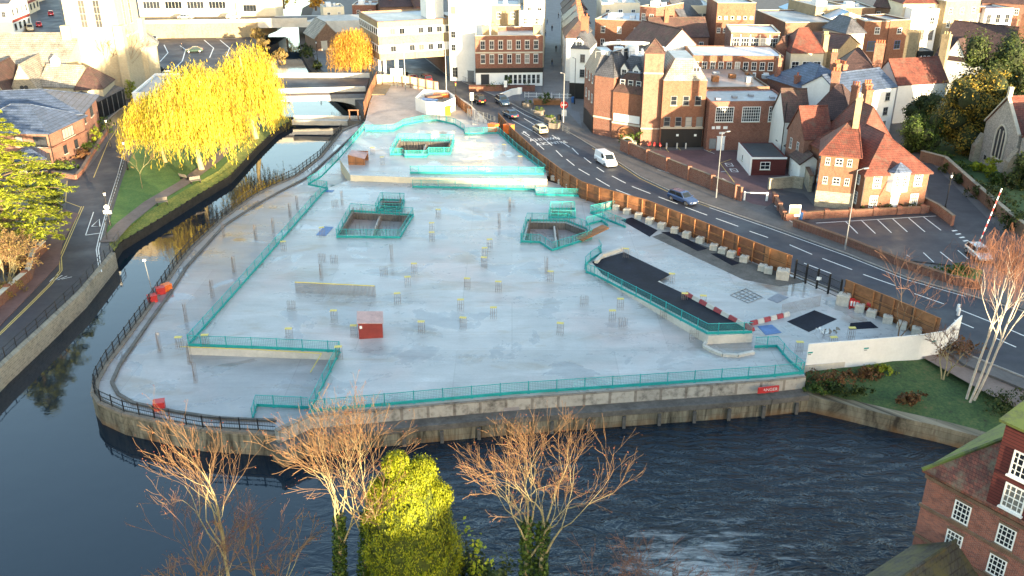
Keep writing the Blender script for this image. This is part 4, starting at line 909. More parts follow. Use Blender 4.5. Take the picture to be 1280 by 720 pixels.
# metal mesh gate in the hoarding gap
GA, GB = Vector(S3(993, 348)), Vector(S3(1049, 374)); gt = thing('site_gate', 'black metal bar gate between the two plywood hoardings', 'gate', (0, 0, 0)); w = MB()
for zz in (.15, 1.1, 1.9): w.beam(GA, GB, .06, zz, zz+.06)
for i in range(46): p = GA.lerp(GB, i/45); w.tube(p+Vector((0,0,.18)), p+Vector((0,0,1.95)), .016, .016, 4)
w.build('bars', 'black_paint', gt)
for i in range(5): p = GA.lerp(GB, i/4); q = MB(); q.box(-.09,-.09,0,.09,.09,2.35); q.build('post', 'black_paint', gt, p)
q = MB(); q.box(-.25,-.03,-.2,.25,0,.2); o = q.build('notice', 'white_paint', gt, GA.lerp(GB, .52)+Vector((0,-.12,1.3))); o.rotation_euler = (0,0,R(-25))
# red plastic pedestrian barriers by the short hoarding
for k, (u, v) in enumerate([(1061, 383), (1067, 386)]):
    w = MB(); w.box(-.5,-.05,.15,.5,.05,1.0); w.box(-.45,-.25,0,-.3,.25,.14); w.box(.3,-.25,0,.45,.25,.14)
    for j in range(3): w.box(-.38+.28*j,-.06,.3,-.22+.28*j,-.052,.85,1)
    o = w.build('pedestrian_barrier', ['red_plastic', 'lane_white'], None, S3(u, v)); o.rotation_euler = (0,0,R(-28)); tag(o, 'red and white plastic pedestrian barrier leaning by short hoarding', 'barrier', 'red pedestrian barriers')
w = MB(); w.lathe((0,0,0), [(.5,0),(.55,.1),(.55,.9),(.5,1.0)], 14); tag(w.build('cable_drum', 'red_plastic', None, S3(1088, 388)), 'round red drum between concrete blocks at short hoarding', 'drum')
w = MB(); w.box(-.35,-.12,0,.35,.12,1.0); w.box(-.28,-.14,.15,.28,-.121,.9,1); tag(w.build('red_sign_stand', ['orange_plastic', 'red_plastic'], None, S3(925, 319, .1)), 'small bright red board standing against the long hoarding', 'sign stand')
# left walkway railing and odds
def railing(name, label, pts, h=1.1, step=2.0, mat='black_paint', rails=(.1, .55, 1.05), cat='railing', infill=.0, r=.03):
    root = thing(name, label, cat, (0, 0, 0)); P = [Vector(p) for p in pts]; w = MB()
    for a, b in zip(P, P[1:]):
        for zz in rails: w.tube(a+Vector((0,0,zz)), b+Vector((0,0,zz)), r, r, 4)
    w.build('rails', mat, root, fix=False); pm = None
    sp_ = [(P[0], None)]+spread(P, max(step, sum((b-a).length for a, b in zip(P, P[1:]))/95))
    for p, d in sp_:
        if pm is None: q = MB(); q.tube((0,0,-.05), (0,0,h), r*1.5, r*1.5, 5); o = q.build('post', mat, root, p); pm = o.data
        else: o = bpy.data.objects.new('post', pm); col.objects.link(o); o.parent = root; o.location = p
    if infill:
        w = MB()
        for p, d in spread(P, infill): w.tube(p+Vector((0,0,.1)), p+Vector((0,0,h-.05)), .012, .012, 3)
        w.build('bars', mat, root, fix=False)
    return root
railing('river_railing', 'black railing on the curved river wall left of the site', [(x+.0, y, ZLOW+.14) for x, y in out_w[1:]], 1.2, 1.6, infill=.22, r=.04)
for nm, (u, v), mt, lb in (('site_light_pole', (192, 372), 'steel', 0),):
    o = thing('site_light_pole', 'thin pale light pole on the walkway by the red box', 'pole', S3(u, v, ZLOW)); w = MB(); w.tube((0,0,0), (-.3,0,4.4), .05, .04, 6); w.build('pole', 'steel', o); w = MB(); w.box(-.45,-.1,4.35,-.15,.1,4.55); w.build('lamp_head', 'white_paint', o)
for u, v, mt, lb in ((201, 367, 'red_plastic', 'bright red crate on the river walkway, beside an orange one'), (209, 363, 'orange_plastic', 'orange crate on the river walkway'), (191, 377, 'red_plastic', 'red crate at the foot of the thin light pole'), (200, 511, 'red_plastic', 'red lifebuoy box on the near curve of the river walkway')):
    w = MB(); w.box(-.45,-.4,0,.45,.4,.7); w.box(-.48,-.43,.702,.48,.43,.8); w.box(-.3,-.41,.2,.3,-.402,.5); o = w.build('equipment_box', mt, None, S3(u, v, ZLOW)); o.rotation_euler = (0,0,rnd.uniform(0,1)); tag(o, lb, 'box')
# far end of the site: white walled compound and fences
root = thing('site_compound', 'white walled compound with orange roof covers at the far end of site', 'compound', (0, 0, 0)); cpd = SL([(520, 138), (533, 143), (555, 144.5), (569, 138), (560, 129), (530, 128)], ZFAR)
w = MB(); 
for a, b in zip(cpd, cpd[1:]+cpd[:1]): w.beam((*a, ZFAR), (*b, ZFAR), .1, 0, 2.5)
w.build('wall', 'render_white', root); w = MB()
for (u0, v0, u1, v1, mt) in ((533, 135, 552, 133, 1), (543, 131, 562, 131.5, 0), (528, 138, 545, 140, 2)):
    a = S3(u0, v0, ZFAR); b = S3(u1, v1, ZFAR); w.beam(a, b, 1.6, 1.6, 2.3, mt)
w.build('cover', ['orange_plastic', 'rust', 'blue_sheet'], root)
w = MB(); w.box(-.5,-.5,0,.5,.5,1.5); w.box(-.6,-.6,1.502,.6,.6,1.6); tag(w.build('green_bin', 'leaf_lime', None, S3(560, 143.5, ZFAR)), 'lime green bin beside the white compound wall', 'bin')
hoarding('yellowish timber hoarding on the river side of the far compound', SL([(456, 149), (462, 131), (472, 108)], ZFAR-.9), 3.2, 'plywood')
hoarding('pale panel hoarding across the far end of the site', SL([(472, 112), (497, 112), (520, 116), (548, 122)], ZFAR-.9), 3.2, 'render_cream')
railing('bar_gate', 'grey bar gate in the far hoarding near the road junction', z0([(585, 149), (608, 155), (620, 160)], .9), 2.0, 1.2, 'grey_paint', (.1, 1.0, 1.95), 'gate', infill=.2)
hoarding('far brown plywood hoarding behind the white compound', SL([(569, 132), (580, 142), (590, 149)], .4), 2.6)
for u, v, mt in ((617, 165, 'orange_plastic'), (636, 166, 'orange_plastic')):
    w = MB(); w.box(-.8,-.6,0,.8,.6,1.5); w.box(-.7,-.62,.2,.7,-.602,1.2); o = w.build('skip_box', mt, None, S3(u, v, .9)); o.rotation_euler = (0,0,R(-40)); tag(o, 'orange container by the far hoarding, the one '+('nearer the bar gate' if u < 620 else 'nearer the road'), 'container')
# ================================================================ ROADS
NEAR = [(486, 70), (499, 98), (545, 114), (592, 139), (630, 160), (645, 176), (678, 207), (706, 229), (733, 246), (757, 254), (812, 270), (878, 297), (964, 332), (1000, 346), (1060, 370), (1178, 424), (1215, 446), (1300, 480)]
FAR = [(520, 64), (557, 93), (600, 112), (628, 124), (655, 138), (673, 147), (707, 163), (740, 183), (773, 203), (800, 221), (840, 240), (887, 257), (960, 282), (1060, 318), (1133, 347), (1207, 368), (1300, 396)]
nearw, farw = SL(NEAR), SL(FAR)
w = MB(); w.sheet([nearw+farw[::-1]+[S(470, 40)]], .004); struct(w.build('road', 'asphalt'))
w = MB(); kerb(w, farw, .16, 0, .13); kerb(w, nearw[3:], .16, 0, .12); struct(w.build('kerb', 'kerb_stone'))
# raised pavement on the town side
pv = SL([(640, 126), (655, 137), (673, 146), (707, 162), (740, 182), (773, 202), (800, 220), (840, 239), (887, 256), (960, 281), (1060, 317), (1133, 346), (1207, 367), (1300, 394)])
pvb = SL([(1300, 372), (1200, 345), (1180, 348), (1130, 332), (1060, 302), (1000, 280), (975, 262), (930, 254), (870, 236), (820, 212), (782, 188), (770, 178), (735, 168), (727, 160), (700, 130)])
w = MB(); w.sheet([pv+pvb], .12); struct(w.build('pavement', 'pavement'))
w = MB(); w.sheet([SL([(678, 141), (715, 141), (708, 80), (704, 30), (702, 0), (682, 0), (681, 60), (680, 100)])], .006); struct(w.build('pedestrian_street', 'block_paving'))
w = MB(); w.sheet([SL([(598, 111), (640, 127), (672, 143), (700, 152), (728, 162), (724, 140), (715, 138), (680, 128), (676, 108), (597, 108)])], .009); struct(w.build('plaza_paving', 'block_paving'))
mk = MB()
def dash(u0, v0, u1, v1, z=.009, wd=.16, m=0): ribbon(mk, [Vector((*S(u0, v0), z)), Vector((*S(u1, v1), z))], wd, None, m)
for d_ in [(715,185,723,193),(730,197,739,204),(746,209,755,215),(765,220,782,229),(790,233,813,242),(823,246,847,255),(857,259,884,269),(895,273,923,283),(937,289,960,297),(987,306,1015,318),(1028,323,1065,337),(1079,343,1119,357),(1143,367,1180,380),(1197,386,1240,403),(1262,412,1285,422),
           (695,188,703,196),(708,199,718,207),(723,211,737,219),(745,223,762,233),(770,237,788,244),(800,248,822,257),(840,264,862,273),(1005,329,1039,342),(1193,400,1217,410),(1243,422,1270,434),(905,289,930,299),
           (690,169,700,175),(703,178,712,184)]: dash(*d_)
for pts in ([(640,150),(655,158),(668,165),(680,173),(690,182)], [(655,148),(668,156),(681,163)], [(640,134),(655,143),(670,150),(690,158)], [(652,166),(668,176),(680,187)]):
    ribbon(mk, [Vector((*S(*p), .009)) for p in pts], .14)
ribbon(mk, [Vector((*S(u, v-2.2+2.2*2), .009)) for u, v in [(740,183),(773,203),(800,221),(840,240),(887,257)]], .1, None, 1)
ribbon(mk, [Vector((*S(u, v+2.6), .009)) for u, v in [(887,257),(960,282),(1060,318),(1133,347),(1207,368)]], .12)
# lane arrow
a = Vector((*S(662, 170), .009)); b = Vector((*S(654, 164), .009)); d = (b-a).normalized(); n = Vector((-d.y, d.x, 0)); c_ = b-d*1.0
mk.poly([a-n*.1, a+n*.1, c_+n*.1, c_-n*.1]); mk.poly([c_-n*.42, c_+n*.42, b])
struct(mk.build('road_markings', ['lane_white', 'lane_yellow'], fix=False))
rd = Vector((*S(723, 193), 0))-Vector((*S(703, 178), 0)); rz_ = math.atan2(rd.y, rd.x)+math.pi/2
for s_, (u, v), sz in (('A31', (669, 175), 1.5), ('A3', (675, 180), 1.5), ('TOWN', (687, 173.5), 1.35), ('CENTRE', (694, 178.5), 1.35)):
    o = text(s_, sz, 'lane_white', None, S3(u, v, .0098), (0, 0, rz_), 'road_lettering', 0, .8); o.scale = (.85, 1.5, 1); struct(o)
# ---- car parks and yards
w = MB(); w.sheet([SL([(785, 189), (882, 187), (945, 190), (990, 205), (975, 248), (955, 262), (930, 250), (800, 197)])], .008); struct(w.build('yard_road', 'tarmac_red'))
w = MB(); w.sheet([SL([(1003, 279), (1165, 265), (1190, 285), (1222, 312), (1215, 330), (1190, 333), (1130, 326), (1060, 300), (1010, 284)])], .125); struct(w.build('car_park_road', 'asphalt_park'))
w = MB(); w.sheet([SL([(955, 262), (985, 277), (1010, 278), (1020, 262), (1005, 243), (985, 240), (960, 235), (975, 248)])], .13); struct(w.build('forecourt_road', 'asphalt_grey'))
mk = MB()
for u0, v0, u1, v1 in [(1057,278,1072,293),(1076,276,1094,293),(1096,275,1114,292),(1115,274,1134,291),(1135,273,1156,291),(1154,272,1176,289),(1154,317,1167,329),(1175,316,1190,328),(1197,314,1210,325),(1020,280,1170,271),(1133,320,1137,322)]: dash(u0, v0, u1, v1, .13, .13)
for u0, v0, u1, v1 in [(806,208,860,222),(822,203,900,228),(903,223,915,229),(901,215,908,214),(880,187,893,192)]: dash(u0, v0, u1, v1, .013, .12)
for i in range(9): u = 826+8*i; v = 204+2.6*i; dash(u, v, u-7, v+2.5, .013, .1)
for u0, v0, u1, v1 in [(900,204,918,228),(900,204,914,199),(830,183,836,190),(846,183,851,188),(815,194,833,200),(823,192,832,199),(880,183,886,190),(886,190,893,185)]: dash(u0, v0, u1, v1, .013, .12, 1)
for u, v in ((911, 206), (917, 213)):
    for a, b in (((-5,-2),(3,-2)),((3,-2),(6,2)),((6,2),(-2,2)),((-2,2),(-5,-2)),((-5,-2),(6,2))): dash(u+a[0], v+a[1], u+b[0], v+b[1], .013, .12)
dash(968, 258, 975, 263, .135, .14); dash(983, 274, 990, 279, .135, .14)
for i in range(9):                                       # hatched keep-clear strip at the barrier exit
    dash(1190+i*4.6, 290+i*4.2, 1196+i*4.6, 289+i*4.2, .13, .3)
struct(mk.build('bay_markings', ['lane_white', 'lane_yellow'], fix=False))
# lane by the church and its verge
w = MB(); w.sheet([SL([(1150, 205), (1165, 205), (1200, 240), (1245, 285), (1300, 330), (1300, 372), (1225, 320), (1190, 283), (1165, 264), (1160, 240)])], .122); struct(w.build('church_lane', 'asphalt_grey'))
w = MB(); w.sheet([SL([(1160, 120), (1165, 190), (1260, 280), (1400, 300), (1400, 120)])], .05); struct(w.build('churchyard_ground', 'grass_dull'))
w = MB(); w.prism(SL([(1180, 345), (1197, 333), (1228, 340), (1222, 355)], .1), 0, .3); struct(w.build('verge_ground', 'grass'))
# ---- grass bank below the white fence
E1 = SL([(1007, 493), (1057, 503), (1115, 517), (1170, 529), (1224, 543), (1300, 565)], -1.6); E0 = SL([(1007, 457), (1070, 452), (1115, 448), (1177, 440), (1205, 455), (1300, 500)], -.5)
w = MB(); k = 6
for i in range(k-1):
    for j in range(4):
        q = []
        for (ii, jj) in ((i, j), (i+1, j), (i+1, j+1), (i, j+1)):
            f = jj/4; q.append((E1[ii][0]*(1-f)+E0[ii][0]*f, E1[ii][1]*(1-f)+E0[ii][1]*f, -1.55+1.2*f+.12*math.sin(ii*2.1+jj)))
        w.poly(q)
struct(w.build('bank_ground', 'grass_dull', smooth=True))
w = MB(); kk = SL([(1008, 493), (1057, 504), (1115, 518), (1170, 530), (1224, 544), (1300, 566)], -1.6)
for a, b in zip(kk, kk[1:]): w.beam((*a, 0), (*b, 0), 1.1, -5, -1.42)
tag(w.build('bank_wall', 'quay_stone'), 'low curved stone edging wall under the grass bank', 'bank wall')
w = MB(); w.sheet([SL([(1150, 445), (1178, 440), (1196, 427), (1290, 495), (1290, 520), (1230, 490)], -.25)], -.23); struct(w.build('bank_path', 'path_grit'))

# ---- LEFT BANK: lane, path, lawn
ZB = ZL
w = MB(); w.sheet([SL([(-60, 512), (0, 452), (50, 405), (100, 359), (128, 328), (125, 303), (131, 272), (145, 232), (157, 195), (164, 165), (168, 140), (178, 128), (150, 132), (152, 150), (138, 172), (118, 200), (100, 222), (84, 226), (82, 262), (98, 268), (78, 305), (74, 330), (60, 345), (0, 408), (-60, 470)], ZB)], ZB+.004); struct(w.build('left_road', 'asphalt_grey'))
w = MB(); w.sheet([SL([(168, 142), (150, 95), (146, 62), (160, 48), (311, 44), (322, 58), (300, 90), (235, 108), (180, 130)], ZB)], ZB+.004); struct(w.build('car_park_left_road', 'asphalt_grey'))
w = MB(); w.sheet([SL([(131, 296), (140, 268), (152, 228), (166, 190), (180, 170), (330, 148), (346, 144)], ZB)+gi[6:1:-1]+SL([(140, 300)], ZB)], ZB+.005); struct(w.build('lawn', 'grass'))
w = MB(); w.prism(SL([(131, 296), (140, 268), (152, 228), (166, 190), (180, 170), (210, 165), (225, 200), (228, 232), (190, 258), (165, 280)], ZB), ZB-.1, ZB+.06)
struct(w.build('mown_grass', 'grass'))
w = MB(); ribbon(w, [Vector((*S(u, v, ZB), 0)) for u, v in [(134, 303), (155, 280), (189, 253), (230, 229), (265, 203), (296, 176), (326, 154)]], 2.1, ZB+.08); struct(w.build('riverside_footpath', 'path_grit'))
w = MB(); w.add([(x, y, ZB+.03) for x, y in gi]+[(x, y, -1.78) for x, y in go_], [[i, i+1, len(gi)+i+1, len(gi)+i] for i in range(len(gi)-1)]); struct(w.build('rough_grass', 'grass_rough', smooth=True))
mk = MB(); zk = ZB+.009
def lline(pts, wd=.12, m=1, z=zk): ribbon(mk, [Vector((*S(u, v, ZB), z)) for u, v in pts], wd, None, m)
for o_ in (0, 2.6):
    lline([(-40+o_, 452), (0+o_, 416), (35+o_, 382), (62+o_, 355), (75+o_, 338), (74+o_, 322), (102+o_, 258)]); 
    lline([(127-o_, 340), (123-o_, 312), (126-o_, 298), (136-o_, 262), (150-o_, 218), (160-o_, 180), (163-o_, 150)], m=0)
lline([(84, 226), (82, 252), (101, 259)]); lline([(107, 294), (117, 265)], m=0); lline([(107, 294), (128, 291)], m=0, wd=.2); lline([(117, 222), (135, 178), (150, 156)], m=1)
lline([(114.5, 283), (124, 274), (125, 283), (114.5, 283)], m=0, wd=.18)
for k in range(4): lline([(62+k*5, 352-k*1), (72+k*6, 343+k*1)], m=0, wd=.1)
# left car park lines
for pts in ([(170, 75), (185, 62)], [(176, 66), (168, 78)], [(181, 78), (182, 86)], [(200, 77), (210, 66), (205, 56)], [(216, 88), (228, 76), (232, 62), (225, 57)], [(262, 72), (267, 60), (255, 50)], [(283, 70), (287, 60), (275, 50)], [(296, 48), (270, 48)]): lline(pts, m=0, wd=.25)
struct(mk.build('left_road_markings', ['lane_white', 'lane_yellow'], fix=False))
w = MB(); w.prism(SL([(-60, 470), (0, 408), (60, 345), (74, 330), (78, 305), (98, 268), (80, 262), (60, 290), (40, 330), (-60, 430)], ZB), ZB-.1, ZB+.12); struct(w.build('left_pavement', 'pavement_red'))
lw = SL([(-60, 517), (0, 457), (50, 412), (100, 365), (141, 316)], ZB)
w = MB()
for a, b in zip(lw, lw[1:]): w.beam((*a, 0), (*b, 0), .6, -5.5, ZB+.05)
tag(w.build('river_wall', 'rubble_stone'), 'yellowish stone river wall below the lane on the left', 'river wall')
lw2 = go_
w = MB()
for a, b in zip(lw2, lw2[1:]): w.beam((*a, 0), (*b, 0), .3, -5.5, -1.85)
for i, (p, d) in enumerate(spread(lw2, 1.6)): w.box(p.x-.1, p.y-.3, -4, p.x+.1, p.y+.05, -1.7)
tag(w.build('river_piling', 'pile_dark'), 'dark timber piling edging the lawn along the river', 'piling')
railing('river_railing', 'black post railing along the left lane above the river', [(*q, ZB+.05) for q in SL([(-60, 512), (0, 453), (50, 408), (100, 361), (141, 312), (150, 299)], ZB)], 1.1, 2.1)
railing('lawn_railing', 'black railing between the lane and the lawn', [(*q, ZB) for q in SL([(134, 300), (133, 282), (142, 250), (153, 212), (163, 176)], ZB)], 1.0, 1.6, r=.025, cat='railing')

# ================================================================ BUILDINGS
def up(name, label, cat, a, b, z, d, wall, z0=0.0, **k):           # a, b: eaves corners seen in the photo, z: eaves height
    return Bd(name, label, cat, S(*a, z), S(*b, z), d, z-z0, wall, z0, **k)
def ha(v, u, vb, zb=0): return ZAT(v, S(u, vb, zb)[1])-zb         # height of a wall whose foot is at row vb and top at row v
# -- theatre-like brick building with the tower
t = Bd('clock_tower', 'tall square brick tower with a small pyramid roof', 'tower', S(800, 181.5), S(823, 182), 3.4, ha(66, 812, 181.5), 'brick_pink')
t.hip(2.0, 'tiles_brown', .15); t.band('f', t.h-3.4, t.h-3.2, 'stone_trim', 'string_course', -.05, t.w+.05); t.band('f', 2.8, 3.0, 'stone_trim', 'string_course', -.05, t.w+.05)
b = Bd('brick_building', 'orange brick block with grey mansard roof right of the tower', 'building', S(824, 184), S(877, 184), 12, ha(101, 850, 184), 'brick_orange')
b.mansard(3.2, 2.0, 'slate_stone', 'roof_felt', .05)
for u, z in ((1.9, 7.4), (3.9, 7.4), (5.9, 7.4), (1.0, 3.9), (2.9, 3.9), (4.6, 3.9), (6.4, 3.9)): b.win('f', u, z-.3, 1.05, 1.55, 1, 2, 'grey_paint')
b.band('f', 3.2, 3.4, 'stone_trim', 'string_course'); g = MB(); g.box(.15, -.06, 0, b.w-.1, -.002, 3.1); sh = b.part('garage_door', g, 'black_paint')
for x in (2.9, 5.9): g = MB(); g.box(x-.2, -.1, 1.9, x+.2, -.065, 2.25); g.build('small_sign', 'white_paint', sh)
b.win('f', 5.4, b.h+.55, 1.2, 1.5, 2, 2, off=-.85)
b = Bd('brick_building', 'lower brick wing with dormers and white sign left of the tower', 'building', S(764, 172), S(800, 178), 12, ha(117, 780, 175), 'brick_orange')
b.mansard(3.2, 1.6, 'tiles_brown', 'roof_felt', .1); b.band('f', 3.1, 4.4, 'white_paint', 'sign_board', .3, b.w-.3, .06); b.band('f', 2.6, 2.95, 'stone_trim', 'string_course')
for k in range(3): b.win('f', b.w*(.25+.27*k), b.h+1.0, .95, 1.15, 1, 2, off=-.6)
w = MB(); pr = [(b.w*.55+1.7*math.cos(a), 0, 1.0+1.4*math.sin(a)) for a in [math.pi*i/10 for i in range(11)]]; w.add([(x, -.05, z) for x, _, z in pr]+[(pr[-1][0], -.05, 0), (pr[0][0], -.05, 0)], [list(range(13))]); b.part('arched_door', w, 'timber')
w = MB(); w.mm = 0; q = pr; stick(w, [(x, -.08, z) for x, _, z in q], [.14]*len(q), 5); b.part('arch', w, 'brick_pink')
hh = ha(95, 752, 168)
b2 = Bd('brick_building', 'tall brick corner wing with dark slate mansard by the pedestrian street', 'building', S(741, 167), S(764, 171.5), 15, hh, 'brick_red')
b2.mansard(4.0, 2.2, 'slate_grey', 'roof_felt', .15)
b2.band('f', 3.0, 3.3, 'stone_trim', 'string_course', -.05)
for k in range(4): b2.win('l', 3+3*k, hh+.5, 1.0, 1.5, 1, 2, off=-.5); b2.win('l', 3+3*k, 5.5, .9, 1.5, 1, 2); b2.win('l', 3+3*k, 8.6, .9, 1.5, 1, 2)
b3 = Bd('brick_building', 'slate roofed upper storey with two white dormers behind the low wing', 'building', S(764, 168), S(802, 174), 9, hh-.4, 'brick_red')
b3.mansard(3.8, 2.0, 'slate_grey', 'roof_felt', .1)
for k in (.3, .68): b3.dormer(b3.w*k, .3, 2.2, b3.h+.25, 1.3, 1.6, .9)
b4 = Bd('brick_building', 'narrow angled brick corner turret facing the pedestrian street', 'building', S(729, 152), S(740.5, 166.5), 5, hh-.1, 'brick_red'); b4.mansard(3.7, 1.5, 'slate_grey', 'roof_felt', .12)
for k in range(3): b4.win('f', 2+2.6*k, 5.2, .9, 1.5, 1, 2); b4.win('f', 2+2.6*k, 8.6, .9, 1.5, 1, 2)
b4.band('f', 0, 2.9, 'black_paint', 'shop_front', .2)
# roof plant above
pl = thing('roof_plant', 'cluster of white ducts and rails on the flat roof behind the slate mansard', 'roof plant', (*S(786, 62, 14), 13.0)); w = MB()
for i in range(5): w.box(-5+2.4*i, -2+.6*(i % 2), 0, -3.4+2.4*i, .5, 1.1+.4*(i % 3))
w.build('unit', 'roof_white', pl); w = MB()
for i in range(12):
    a0 = math.pi*i/12; a1 = math.pi*(i+1)/12; w.tube((4*math.cos(a0), 3+1.5*math.sin(a0), 1.4), (4*math.cos(a1), 3+1.5*math.sin(a1), 1.4), .35, .35, 6)
w.build('duct', 'white_paint', pl); w = MB()
for x in range(-6, 7, 2): w.tube((x, -2.6, 0), (x, -2.6, 1.1), .04, .04, 4)
w.tube((-6, -2.6, 1.1), (6, -2.6, 1.1), .04, .04, 4); w.build('rail', 'steel', pl)
# -- workshop with the three big windows
b = Bd('workshop', 'flat roofed red brick workshop with three large multi pane windows', 'workshop', S(882, 188), S(980, 187), 9.5, ha(127, 930, 188)-.3, 'brick_red'); b.flat('roof_felt', .3)
for x in (2.6, 7.0, 11.4): b.win('f', x, b.h-3.1, 3.0, 2.5, 8, 5)
b.door('f', 2.4, 1.3, 2.3); w = MB(); w.box(.5, -.12, .3, 1.6, -.002, 2.0); b.part('meter_box', w, 'grey_paint')
for x, z, ww, hh_ in ((.7, 3.6, .5, .45), (1.4, 3.6, .7, .5), (2.6, 3.6, .7, .45), (2.0, 2.75, .9, .35)): w = MB(); w.box(x, -.05, z, x+ww, -.002, z+hh_); b.part('notice', w, 'white_paint')
for i in range(4): w = MB(); w.box(1.5+3.1*i, 2+i*1.2 % 3, b.h+.08, 2.3+3.1*i, 3+i*1.2 % 3, b.h+.4); b.part('roof_vent', w, 'lead', b.roofo)
# hut with black roof
b = Bd('garage_hut', 'low white and brown hut with black flat roof in the yard', 'hut', S(937, 219), S(981, 219), 8.5, 2.7, 'timber_boards'); b.flat('roof_dark', .12, None)
b.band('l', -.2, 2.85, 'white_paint', 'white_boarding', 0, None, .05); b.win('f', 2.2, .9, 1.5, 1.2, 2, 2); b.win('l', 3.5, .9, .7, .9, 1, 1, off=.06)
w = MB(); w.box(-.12, -.12, -.1, .12, .12, 2.85); b.part('corner_post', w, 'white_paint'); w = MB(); w.box(0, -.14, 2.55, b.w, -.06, 2.85); b.part('fascia', w, 'white_paint')
# terrace roofs, air-con building and the tall block behind
b = up('flat_roof_building', 'low building with pinkish roof terrace behind the workshop', 'building', (866, 112), (962, 111), 7.4, 20, 'brick_brown'); b.flat('roof_pink', .4)
for i in range(9): w = MB(); w.box(1+2*i, 3+(i*7 % 11), 7.5, 2.2+2*i, 4.2+(i*7 % 11), 7.9+.3*(i % 3)); b.part('roof_box', w, 'roof_felt' if i % 2 else 'timber', b.roofo)
b = up('brick_building', 'long two storey brick building with white roof and air conditioners', 'building', (866, 71), (980, 72), 9.8, 12, 'brick_orange'); b.flat('roof_white', .25)
b.row('f', 11, 7.3, w=1.0, h=1.6)
for k in range(8): w = MB(); x = 1.6+2.45*k; w.box(x, -.5, 6.0, x+1.0, -.004, 6.9); w.box(x+.2, -.52, 6.15, x+.8, -.502, 6.75, 1); b.part('air_conditioner', w, ['white_paint', 'grey_paint'])
b = up('brick_building', 'red brick building with five large white framed windows', 'building', (914, 42), (975, 43), 12.3, 11, 'brick_red'); b.flat('roof_white', .3, 'stone_trim'); b.row('f', 5, 8.9, w=1.7, h=2.6, nx=3, ny=3)
for k in range(6): x = min(max(b.w*k/5, .2), b.w-.2); w = MB(); w.box(x-.14, -.12, 0, x+.14, -.003, 12.2); b.part('pilaster', w, 'stone_trim')
b = up('tower_block', 'tall plain orange brick block behind the five window building', 'building', (897, 6), (945, 6), 15.2, 12, 'brick_orange'); b.flat('roof_felt', .4, 'stone_trim'); b.row('f', 6, 12.0, w=.7, h=.7, nx=1, ny=1); b.row('f', 6, 9.0, w=.8, h=1.1)
b = up('rendered_building', 'grey cream office with dark window strips near the top edge', 'building', (850, 9), (893, 9), 13, 14, 'render_cream'); b.flat('roof_felt', .4); b.row('f', 6, 10.3, w=1.1, h=1.2, frame='grey_paint'); b.row('f', 6, 7.4, w=1.1, h=1.4, frame='grey_paint')
b = up('brick_building', 'brown brick wall and roof joining tall block to the blue metal roof', 'building', (945, 14), (982, 30), 11.5, 12, 'brick_brown'); b.flat('roof_felt', .3, 'stone_trim')
b = up('cream_building', 'cream building with red hipped roof behind the blue slate roof', 'building', (989, 66), (1030, 66), 9.6, 9, 'render_cream'); b.hip(4.2, 'tiles_red', .2, 'x', 2.5, 2.5); b.row('f', 3, 5.6, w=1.5, h=2.3, nx=2, ny=3)
w = MB(); w.box(1, 1, b.h, 2.6, 1.3, b.h+1); b.chimney(b.w+.9, 3, b.h-3, b.h+3.2, 1.0, 1.6, 'brick_buff', 3, 'pot_buff')
b = up('brick_building', 'brick side wing with brown tiled slope left of the cream building', 'building', (966, 62), (987, 64), 9.4, 10, 'brick_red'); b.gabley(2.5, 'tiles_brown')
b = up('metal_roof_hall', 'hall with ribbed pale blue metal roof and cream gable', 'hall', (974, 9), (1021, 30), 10.5, 14, 'render_cream'); b.gablex(2.6, 'metal_sheet_blue', .2)
b = up('blue_slate_house', 'dark brick house with bright blue slate hipped roof', 'house', (960, 97), (1013, 114), 8.2, 10, 'brick_dark'); b.hip(3.3, 'slate_blue', .3); b.row('f', 3, 4.8, w=.9, h=1.3); b.chimney(1.6, .8, 6, 12, .8, .8, 'brick_red', 1, 'pot_buff'); b.chimney(b.w*.62, .6, 6, 10, .8, .8, 'brick_red', 1); b.chimney(b.w+.6, 5.5, 6, 12.6, 1.4, .9, 'brick_red', 3)
b = up('gabled_house', 'white gabled house with dark brown roof beside the workshop', 'house', (981, 152), (1012, 152), 6.6, 7.5, 'render_white'); b.gablex(4.2, 'tiles_brown', .2); b.win('f', 1.4, 2.1, .9, 1.0, 2, 2); w = MB(); w.tube((-.06, -.1, 0), (-.06, -.1, 9.5), .07, .07, 6); b.part('drainpipe', w, 'black_paint')
b = up('lean_to', 'small white outhouse with slate lean to roof by the white gable', 'outhouse', (972, 175), (985, 184), 2.8, 4, 'render_white'); b.gablex(1.3, 'slate_grey')
b = up('tiled_house', 'tall house with broad purple brown hipped roof behind the gables', 'house', (1010, 146), (1062, 152), 8.0, 10, 'brick_red'); b.hip(4.4, 'tiles_dark', .3, 'x', 3, 3); b.chimney(b.w*.98, 1.6, 8, 13.2, 1.1, .8, 'brick_red', 3); b.chimney(b.w*.35, 6, 10, 14.2, 1.2, .7, 'brick_red', 3)
b = up('red_gabled_house', 'red brick house with steep red roof and gable facing left', 'house', (1006, 174), (1040, 173), 6.0, 6.5, 'brick_pink'); b.gablex(4.0, 'tiles_red', .2); b.win('l', 1.8, 3.4, .8, 1.6, 2, 3); b.win('l', 4.4, 3.4, .8, 1.6, 2, 3); b.win('l', 3.2, .8, .8, 1.6, 2, 3)
b = up('outhouse', 'tiny white outhouse with red tiled roof near the stone wall', 'outhouse', (988, 194), (1001, 205), 2.9, 3.2, 'render_white'); b.gablex(1.2, 'tiles_brown'); b.door('f', 1.4, .8, 1.9)
b = up('outhouse', 'narrow white porch beside the red gabled house', 'outhouse', (1001, 192), (1006, 196), 3.2, 1.4, 'render_white'); b.gablex(.5, 'tiles_red'); b.win('f', .5, 1, .5, .8, 1, 2)
